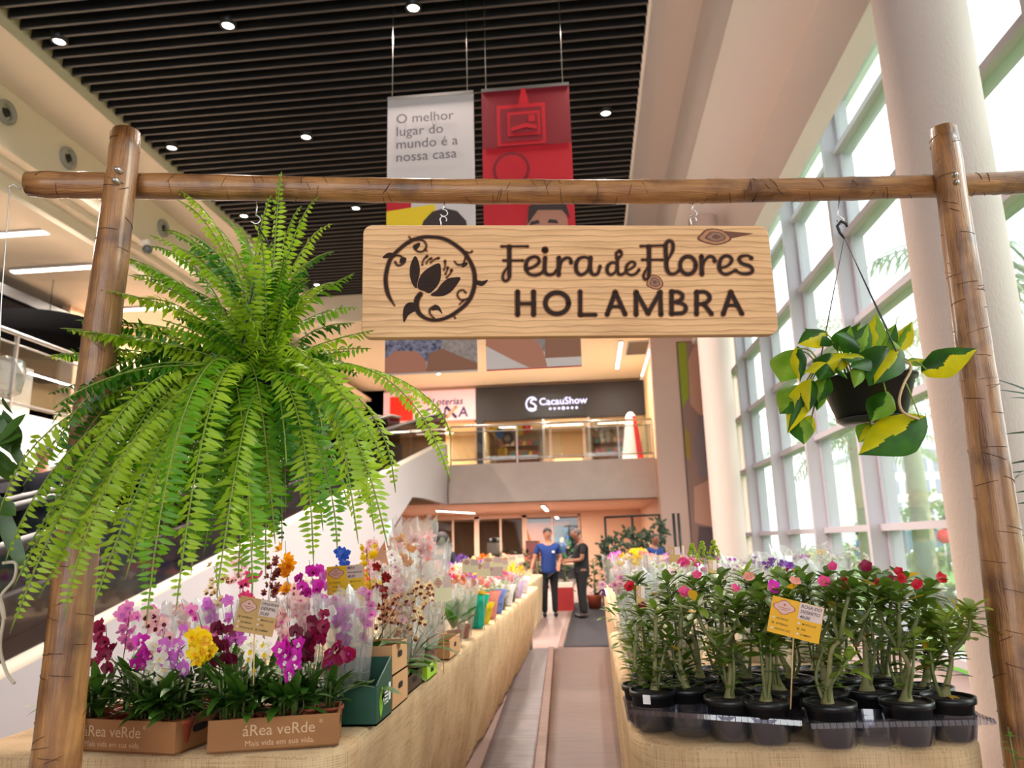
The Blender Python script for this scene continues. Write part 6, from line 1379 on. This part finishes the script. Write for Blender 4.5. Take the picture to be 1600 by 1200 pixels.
def tray(label, o, ex, ey, cups):
    o = V((*o, T + .001)); ex, ey = V(ex), V(ey); t = thing('plant_tray', label, 'tray', o, 'clear trays under the desert roses'); n1, n2 = ex.normalized(), ey.normalized(); Z = V((0, 0, 1))
    g = G(); z0, z1 = .064, .078
    for a, d, nn in ((V((0, 0, 0)), ex, -n2), (ex, ey, n1), (ex + ey, -ex, n2), (ey, -ey, -n1)):
        m_ = max(4, int(d.length / .018))
        for k in range(m_):
            p = a + d * (k / m_); e = d * (.82 / m_); g.add([p + Z * z0 + nn * .004, p + e + Z * z0 + nn * .004, p + e + Z * z1, p + Z * z1], [(0, 1, 2, 3)])
            p2 = a + d * ((k + .82) / m_); e2 = d * (.18 / m_); g.add([p2 + Z * z0 - nn * .002, p2 + e2 + Z * z0 - nn * .002, p2 + e2 + Z * z1 - nn * .004, p2 + Z * z1 - nn * .004], [(0, 1, 2, 3)])
    obj('rim', g, m_tray, t, smooth=False)
    g = G(); w = .022
    for a, d, nn in ((V((0, 0, 0)), ex, n2), (ex, ey, -n1), (ex + ey, -ex, -n2), (ey, -ey, n1)): p = a + Z * z1; g.add([p, p + d, p + d + nn * w, p + nn * w], [(0, 1, 2, 3)])
    obj('flange', g, m_tray, t, smooth=False)
    for c in cups:
        p = V((c[0], c[1], 0)) - V((o.x, o.y, 0)); obj('cup', G().lathe([(.058, .001), (.062, .004), (.070, .06), (.073, z1 - .001)], p, 18), m_tray, t)
    return t
front1 = [(p.x, p.y) for p in tray_pots[:3]]; front2 = [(p.x, p.y) for p in tray_pots[3:6]]
e1, e2 = PZ(1082, 1147, T), PZ(1365, 1160, T)
tray('clear plastic plant tray with square ribs on the aisle side of the desert roses', (.095, 2.56), (.49, -.165, 0), (.2, .62, 0), front1 + [(e1.x, e1.y)] + [(p[0], p[1]) for p in DB[:4]])
tray('clear plastic plant tray with square ribs at the window side of the desert roses', (.60, 2.36), (.52, .045, 0), (-.05, .66, 0), front2 + [(e2.x, e2.y)] + [(p[0], p[1]) for p in DB[4:8]])

# ------------------------------------------------------------------ wrapped bunches behind the desert roses
BR = [ # px, py (flowers), Y, flower, label, sleeve, leaves
 (962, 915, 3.55, ('rose', 'blush', 'pink'), 'blush and purple bunch in a tall sleeve leaning over the aisle edge', (.85, .46)), (958, 925, 3.7, ('puff', 'purple', 'purple'), 'purple statice bunch in a sleeve at the aisle edge', (.8, .44)), (985, 882, 3.8, ('lily', 'yellow', 'gold'), 'yellow lily bunch in a big clear sleeve at the left of the back row', (1.1, .52)), (1015, 885, 4.1, ('lily', 'blush', 'white'), 'blush lily bunch in a clear sleeve beside the yellow one', (1.1, .5)), (1042, 890, 3.6, ('daisy', 'white', 'lime'), 'white daisy bunch in a clear sleeve before the goldenrod', (1.0, .46)),
 (1075, 888, 3.7, ('rose', 'hotpink', 'pink'), 'pink rose bunch in a sleeve under the goldenrod plumes', (1.0, .47)), (1150, 892, 3.6, ('rose', 'white', 'lilac'), 'white bunch in crumpled cellophane right of the middle kraft card', (1.1, .47)), (1180, 888, 4.0, ('puff', 'lilac', 'purple'), 'lilac statice bunch in crumpled cellophane', (1.1, .5)), (1215, 885, 3.6, ('puff', 'purple', 'lilac'), 'purple statice bunch in cellophane in front of the second white column', (1.1, .48)), (1250, 880, 4.0, ('puff', 'lilac', 'white'), 'pale lilac bunch in cellophane right of the purple one', (1.1, .5)),
 (1278, 872, 4.5, ('daisy', 'yellow', 'gold'), 'yellow daisy bunch in front of the window at the table rear', (1.0, .5)), (1300, 880, 3.6, ('puff', 'white', 'lime'), 'green leafed bunch in a tall clear sleeve against the window', (1.1, .5)), (1340, 872, 4.0, ('puff', 'white', 'white'), 'tall clear sleeve of pale grass nearest the window', (1.2, .55)), (1120, 885, 4.4, ('rose', 'pink', 'blush'), 'pink bunch in the rear behind the bronze leaves', (1.0, .5)), (1230, 878, 4.7, ('rose', 'white', 'cream'), 'cream rose bunch far back by the window', (1.0, .5)), (1060, 880, 4.8, ('daisy', 'lilac', 'white'), 'lilac daisy bunch far back behind the kraft cards', (1.0, .5)), (990, 878, 5.1, ('rose', 'salmon', 'pink'), 'salmon rose bunch far back at the aisle edge', (1.0, .5))]
for k, (px, py, y, fl, lb, slv) in enumerate(BR):
    p = PY(px, py, y); b = V((min(1.06, max(.2, p.x * .96)), y + .04, T))
    plant('flower_bouquet', lb, b, p, fl, 9, .075, kind='dome', pot=False, leaves=('bush', 26) if 'leafed' not in lb else ('grass', 16), sleeve=slv, seed=600 + k, cat='bouquet', group='bouquets behind the desert roses', fs=.85, leafmat=m_leafl)
for k, (px, py, y, lb) in enumerate(((1082, 868, 4.1, 'left plume of lime yellow goldenrod'), (1098, 864, 4.2, 'middle plume of lime yellow goldenrod'), (1116, 862, 4.15, 'right plume of lime yellow goldenrod, the tallest'))):
    p = PY(px, py, y); t = thing('goldenrod', lb + ' beside the kraft cards', 'cut flower', (p.x, y, T), 'goldenrod plumes'); g = G(); rr = random.Random(k)
    obj('stem', G().tube([(0, 0, 0), (0, 0, p.z - T)], .003, 6), m_stemg, t)
    for j in range(90): u = rr.random(); a = rr.uniform(0, 6.28); r = .035 * (1 - u) + .006; g.ball((r * cos(a), r * sin(a), p.z - T - .06 + u * .12), .006, n=5, k=3)
    obj('foliage', g, mat('goldenrod_lime', (168, 196, 40), 0.6, trans=.3), t)
# second table on the right: rows of bunches
r_i = 0
for yi in range(9):
    y = 6.0 + yi * .58
    for xi, x in enumerate((.34, .68, 1.02)):
        c1 = names[(yi * 5 + xi * 3 + 2) % 10]; c2 = names[(yi * 2 + xi + 5) % 10]; h = rr_.uniform(.26, .4)
        plant('flower_bouquet', '%s and %s bunch on the second right table, %s, %s' % (c1, c2, adj[yi], ('aisle side', 'middle', 'window side')[xi]), (x, y, T), (x, y, T + h), (('rose', 'daisy', 'lily')[(yi + xi) % 3], c1, c2), 7, .09, kind='dome', pot=False, leaves=('bush', 20), sleeve=None, seed=700 + r_i, cat='bouquet', group='bunches on the second right table', fs=1.3, leafmat=m_leafd); r_i += 1

# ------------------------------------------------------------------ green plants by the far wall
m_dark = leafm('far_dark_leaf', (24, 44, 20), (46, 70, 34), .12)
def foliage_plant(label, p, h, r, seed, n=70, lw=.07, L_=.2, tall=False, m=None):
    t = thing('foliage_plant', label, 'potted plant', p, 'green plants at the far end'); rr = random.Random(seed)
    obj('pot', G().lathe([(0, 0), (.13, 0), (.17, .28), (.18, .3), (.15, .3), (.14, .27)], n=18), m_darkpot if seed % 2 else m_terra, t)
    obj('stem', G().tube([(0, 0, .25), (.02, 0, h * .6), (0, 0, h * .9)], .018, 7), m_trunk, t); g = G()
    for k in range(n):
        a = rr.uniform(0, 6.28); z = rr.uniform(.3, h * .92); q = rr.uniform(0, r * .5); el = rr.uniform(-.2, 1.1)
        g.leaf((q * cos(a), q * sin(a), z), V((cos(a) * cos(el), sin(a) * cos(el), sin(el))), V((0, 0, 1)), L_ * rr.uniform(.7, 1.2), lw, rr.uniform(.3, 1.3), 4, .15, .45)
    obj('foliage', g, m or m_dark, t); return t
for k, (px, y, h, r, lb) in enumerate(((925, 17.6, 1.2, .5, 'bushy dark plant right behind the man in black'), (948, 18.2, 1.3, .55, 'dark leafy plant left of the trellis foot'), (968, 17.4, 1.15, .5, 'low dark plant in front of the trellis'), (992, 17.0, 1.1, .5, 'low dark plant right of the one before the trellis'), (822, 18.3, 1.45, .55, 'dark potted plant left of the man in blue'), (838, 17.6, 1.2, .5, 'smaller dark plant close behind the man in blue'), (783, 19.0, 1.45, .5, 'dark plant with white blossom near the red cabinet'), (880, 19.0, 1.2, .4, 'dark plant between the two men'), (1012, 16.2, 1.0, .5, 'dark plant behind the yellow flower pot'))):
    p = PZ(px, 950, .0); p = PY(px, 850, y); foliage_plant(lb, (p.x, y, 0), h, r, 900 + k)
ty = 18.4; a, b = PY(945, 808, ty), PY(1030, 805, ty)
t = thing('trellis', 'black metal trellis with dark climbing plants on the far wall', 'trellis', (a.x, ty, 0))
g = G()
for nm, p, q in (('upright', (a.x, ty, 0), (a.x, ty, 2.06)), ('upright', (b.x, ty, 0), (b.x, ty, 2.08)), ('crossbar', (a.x, ty, 2.05), (b.x, ty, 2.07)), ('crossbar', (a.x, ty, .9), (b.x, ty, .9)), ('upright', ((a.x + b.x) / 2, ty, 0), ((a.x + b.x) / 2, ty, 2.06))): obj(nm, G().tube([p, q], .03, 6), m_black, t, world=True)
g = G(); rr = random.Random(5)
for k in range(420):
    x = rr.uniform(a.x - .15, b.x + .1); z = rr.uniform(.9, 1.55 + .35 * (x - a.x) / (b.x - a.x) + .1 * sin(x * 9)); aa = rr.uniform(0, 6.28)
    g.leaf((x, ty + rr.uniform(-.18, .02), z), V((cos(aa), -.5, sin(aa) + .3)), V((0, -1, .4)), rr.uniform(.1, .2), .07, .6, 3)
obj('climbing_foliage', g, m_dark, t, world=True)
p = PY(997, 866, 14.5); plant('wrapped_plant', 'round pot of yellow flowers far down the right side before the dark plants', (p.x, 14.5, 0.75), (p.x, 14.5, 1.25), ('daisy', 'yellow', 'gold'), 26, .16, kind='dome', pot=POT_B, leaves=('bush', 30), seed=801, cat='flowering plant', fs=2.0, leafmat=m_leafl)
t = thing('plant_bench', 'low dark bench carrying the yellow flower pot at the far right', 'bench', (p.x, 14.6, 0))
obj('seat', G().box(-.5, .5, -.3, .5, .70, .75), m_black, t, smooth=False)
for x, y in ((-.45, -.25), (.4, -.25), (-.45, .4), (.4, .4)): obj('leg', G().box(x, x + .05, y, y + .05, 0, .7), m_black, t, smooth=False)
rr = random.Random(9)
for k in range(9):                                        # plants on the far left table
    x = (-1.15, -1.5, -1.85)[k % 3]; y = 12.6 + (k // 3) * .9; c1 = ('brown', 'cream', 'purple')[k % 3]
    plant('flower_bouquet', 'dusty %s bunch on the far burlap table, %s, %s' % (c1, ('front', 'middle', 'rear')[k // 3], ('aisle side', 'middle', 'travelator side')[k % 3]), (x, y, T), (x, y, T + .32), ('daisy', c1, 'tan'), 8, .13, kind='dome', pot=False, leaves=('bush', 26), seed=820 + k, cat='bouquet', group='bunches on the far table', fs=1.5, leafmat=m_dark)
t = thing('plant_crate', 'red and cream crate of potted flowers on the floor between the two men', 'crate', (-.62, 17.3, 0))
obj('body', G().box(-.2, .2, 0, .3, 0, .5), mat('crate_red', (150, 30, 30), .6), t, smooth=False); obj('lining', G().box(-.19, .19, .01, .29, .5, .6), m_cream, t, smooth=False)
# a twig rising in front of the right post foot
p = PF(1590, 1190, .15); t = thing('leafy_twig', 'thin leafy twig rising at the foot of the right post', 'plant', (p.x, p.y, 0)); g = G(); rr = random.Random(3)
pa_ = [V((0, 0, 0)), V((.01, 0, p.z * .6)), V((-.01, 0, p.z + .02)), V((-.012, 0, p.z + .09))]
obj('stem', G().tube(pa_, [.006, .004, .003, .0015], 6), m_trunk, t)
for k in range(16): a = rr.uniform(0, 6.28); g.leaf(V((-.012, 0, p.z - .06 + .15 * rr.random())), V((cos(a), sin(a), .3)), V((0, 0, 1)), .03, .012, .5, 3)
obj('foliage', g, m_leafl, t)

# ------------------------------------------------------------------ people
def skin_mesh(name, nodes, edges, m, parent, sub=2, root=0):
    bm = bmesh.new(); ly = bm.verts.layers.skin.verify(); vs = []
    for i, (p, r) in enumerate(nodes):
        v = bm.verts.new(p); v[ly].radius = (r, r) if not isinstance(r, tuple) else r; v[ly].use_root = (i == root); vs.append(v)
    for a, b in edges: bm.edges.new((vs[a], vs[b]))
    me = bpy.data.meshes.new(name); bm.to_mesh(me); bm.free(); me.materials.append(m)
    o = put(name, me, parent); sk = o.modifiers.new('skin', 'SKIN'); sk.use_smooth_shade = True
    o.modifiers.new('subdivision', 'SUBSURF').levels = sub; o.modifiers['subdivision'].render_levels = sub
    return o
m_skin = mat('skin_warm', (176, 118, 92), .55); m_skin2 = mat('skin_brown', (140, 92, 70), .55)
m_eye = mat('eye_dark', (30, 22, 20), .3); m_lip = mat('lip', (140, 78, 70), .5)
def person(label, loc, h, yaw, shirt, pants, hair, skin=m_skin, arms=None, nod=0.0, hairstyle='short', sleeve='short', group=None, wide=1.0, shoes=m_black):
    s = h / 1.75; t = thing('person', label, 'person', loc, group, yaw)
    A = arms or [((-.24, .02, 1.14), (-.26, -.04, .88)), ((.24, .02, 1.14), (.26, -.04, .88))]
    S = lambda p: (p[0] * s, p[1] * s, p[2] * s)
    hd = lambda y, z: (0, y - nod * (z - 1.5) * 1.2, z - nod * abs(z - 1.5) * .25)
    N_ = [((0, 0, .95), .115 * wide), ((0, 0, 1.08), .115 * wide), ((0, 0, 1.24), .132 * wide), ((0, .01, 1.38), .125 * wide), ((0, .012, 1.46), .075), (hd(.0, 1.53), .055), (hd(-.012, 1.585), .072), (hd(-.008, 1.65), .088), (hd(0, 1.70), .08), (hd(.005, 1.745), .045)]
    E_ = [(i, i + 1) for i in range(9)]
    def chain(frm, pts):
        pr = frm
        for p, r in pts: N_.append((p, r)); E_.append((pr, len(N_) - 1)); pr = len(N_) - 1
        return pr
    N_.append(((0, 0, 0), .05)); N_.pop()
    nb = len(N_)
    for sd, (el, wr) in zip((-1, 1), A):
        sh = (.175 * sd * wide, .012, 1.40); elv, wrv = V(el), V(wr); d = (wrv - elv).normalized()
        w = chain(3, [(sh, .062), (tuple(V(sh).lerp(elv, .5)), .052), (el, .043), (tuple(elv.lerp(wrv, .5)), .038), (wr, .028), (tuple(wrv + d * .05), .033)])
        sx = d.cross(V((0, 1, 0))); sx = sx.normalized() if sx.length > .1 else V((1, 0, 0))
        for k, (o, l) in enumerate(((-.024, .07), (-.008, .082), (.008, .085), (.024, .072))):
            b = wrv + d * .075 + sx * o; chain(w, [(tuple(b), .011), (tuple(b + d * l * .5), .0095), (tuple(b + d * l + V((0, -.008, 0))), .008)])
        b = wrv + d * .04 - sx * .03 * sd; chain(w, [(tuple(b + V((-sd * .012, -.01, 0))), .012), (tuple(b + d * .045 + V((-sd * .02, -.015, 0))), .009)])
    for sd in (-1, 1): chain(0, [((.095 * sd, 0, .86), .092 * wide), ((.10 * sd, -.01, .66), .078), ((.10 * sd, -.015, .48), .058), ((.105 * sd, .0, .30), .052), ((.105 * sd, .01, .10), .038), ((.107 * sd, .0, .045), .040), ((.112 * sd, -.10, .032), .034)])
    skin_mesh('body', [(S(p), r * s) for p, r in N_], E_, skin, t)
    # shirt
    n2 = [((0, 0, .80), .150 * wide), ((0, 0, .90), .168 * wide), ((0, 0, 1.06), .15 * wide), ((0, 0, 1.24), .152 * wide), ((0, .01, 1.38), .136 * wide), ((0, .012, 1.47), .082)]; e2 = [(0, 1), (1, 2), (2, 3), (3, 4), (4, 5)]
    for sd, (el, wr) in zip((-1, 1), A):
        sh = V((.175 * sd * wide, .012, 1.40)); k = len(n2); n2 += [(tuple(sh), .074), (tuple(sh.lerp(V(el), .35)), .066), (tuple(sh.lerp(V(el), .72)), .062)]; e2 += [(4, k), (k, k + 1), (k + 1, k + 2)]
        if sleeve == 'long': n2 += [(el, .055), (tuple(V(el).lerp(V(wr), .9)), .042)]; e2 += [(k + 2, k + 3), (k + 3, k + 4)]
    skin_mesh('shirt', [(S(p), r * s) for p, r in n2], e2, shirt, t)
    n3 = [((0, 0, 1.0), .150 * wide)]; e3 = []
    for sd in (-1, 1):
        k = len(n3); n3 += [((.095 * sd, 0, .86), .112 * wide), ((.10 * sd, -.01, .66), .09), ((.10 * sd, -.015, .48), .074), ((.105 * sd, .0, .28), .068), ((.105 * sd, .01, .07), .060)]; e3 += [(0, k)] + [(k + i, k + i + 1) for i in range(4)]
    skin_mesh('trousers', [(S(p), r * s) for p, r in n3], e3, pants, t)
    for sd in (-1, 1): obj('shoe', G().ball((.112 * sd * s, -.05 * s, .045 * s), .05 * s, sc=(.95, 2.5, .9), n=12, k=8), shoes, t)
    q = V(S(hd(-.008, 1.65))); g = G()
    f = q + V((0, -.083 * s, 0))
    g.ball(f + V((-.03, .004, .018)) * 1, .011, 0, 8, 5, (1.3, .6, .8)); g.ball(f + V((.03, .004, .018)), .011, 0, 8, 5, (1.3, .6, .8))
    g.box(f.x - .045, f.x - .014, f.y - .002, f.y + .012, f.z + .036, f.z + .042); g.box(f.x + .014, f.x + .045, f.y - .002, f.y + .012, f.z + .036, f.z + .042)
    obj('eye', g, m_eye, t)
    obj('nose', G().ball(f + V((0, -.004, -.012)), .017, sc=(.8, 1.1, 1.3)), skin, t)
    obj('mouth', G().ball(f + V((0, .010, -.05)), .022, sc=(1.1, .4, .3)), m_lip, t)
    for sd in (-1, 1): obj('ear', G().ball(q + V((.086 * s * sd, .01, -.005)), .026, sc=(.45, .8, 1.2)), skin, t)
    g = G()
    if hairstyle == 'long': g.ball(q + V((0, .022, .02)), .112 * s, sc=(1, .95, 1.05), n=16, k=12); g.ball(q + V((0, .045, -.06)), .095 * s, sc=(1, .7, 1.0), n=14, k=10)
    else: g.ball(q + V((0, .026, .038)), .096 * s, sc=(1.0, .98, .86), n=16, k=10)
    obj('hair', g, hair, t); return t
def cloth(n, c): return mat(n, c, .85, var=.08, scale=8)
m_hair = mat('hair_dark', (34, 26, 26), .6); m_hairg = mat('hair_grey', (96, 78, 74), .7)
m_blk = cloth('cloth_black', (16, 16, 18)); m_blue = cloth('polo_blue', (16, 48, 112))
mb = PZ(860, 964, 0)
tb = person('man in a royal blue polo shirt resting his hand on the far table', (mb.x, mb.y, 0.006), 1.76, 0.12, m_blue, cloth('trousers_dark', (22, 22, 26)), m_hair, m_skin, arms=[((-.30, -.02, 1.14), (-.37, -.12, .93)), ((.25, .02, 1.14), (.20, -.14, 1.0))], wide=1.12)
obj('chest_badge', G().box(.07, .12, -.165, -.158, 1.27, 1.31), m_white, tb, smooth=False)
mk = PZ(912, 966, 0)
person('grey haired man dressed in black, seen from the side, looking down at his hands', (mk.x, mk.y, 0.012), 1.74, -pi / 2 + .25, m_blk, m_blk, m_hairg, m_skin2, arms=[((-.22, -.04, 1.13), (-.06, -.30, 1.12)), ((.22, -.04, 1.13), (.08, -.28, 1.10))], nod=.55, wide=1.1)
p = PY(708, 845, 12.0)
person('dark haired woman in a navy top seen from behind beyond the orchid table', (-2.32, 11.9, 0), 1.66, pi * .93, cloth('top_navy', (24, 28, 48)), m_blk, m_hair, m_skin, hairstyle='long')
person('person in a dark suit standing on the travelator behind the fern', (-6.2, 8.0, zt(8.0) - .335), 1.62, .35, cloth('suit_navy', (20, 22, 34)), m_blk, m_hair, m_skin, sleeve='long', wide=1.15, arms=[((-.26, .02, 1.14), (-.22, -.10, .92)), ((.25, -.03, 1.14), (.16, -.26, 1.08))])
p = PY(1032, 850, 14.4)
person('dark haired person in blue bending among the far plants by the trellis', (p.x, 15.8, 0), 1.60, .6, m_blue, m_blk, m_hair, m_skin2, nod=.3)
p = PY(1343, 845, 27); person('person in a blue shirt and pale jeans walking on the lawn by the pale palm', (p.x, 27, -.06), 1.66, 1.2, cloth('shirt_sky_blue', (44, 120, 214)), cloth('jeans_pale', (140, 164, 196)), m_hair, m_skin2)
p = PY(1296, 845, 29); person('person in a blue shirt on the lawn beside the yellow bush', (p.x, 29, -.06), 1.66, 2.2, bpy.data.materials['shirt_sky_blue'], cloth('trousers_sand', (190, 170, 140)), m_hair, m_skin2)
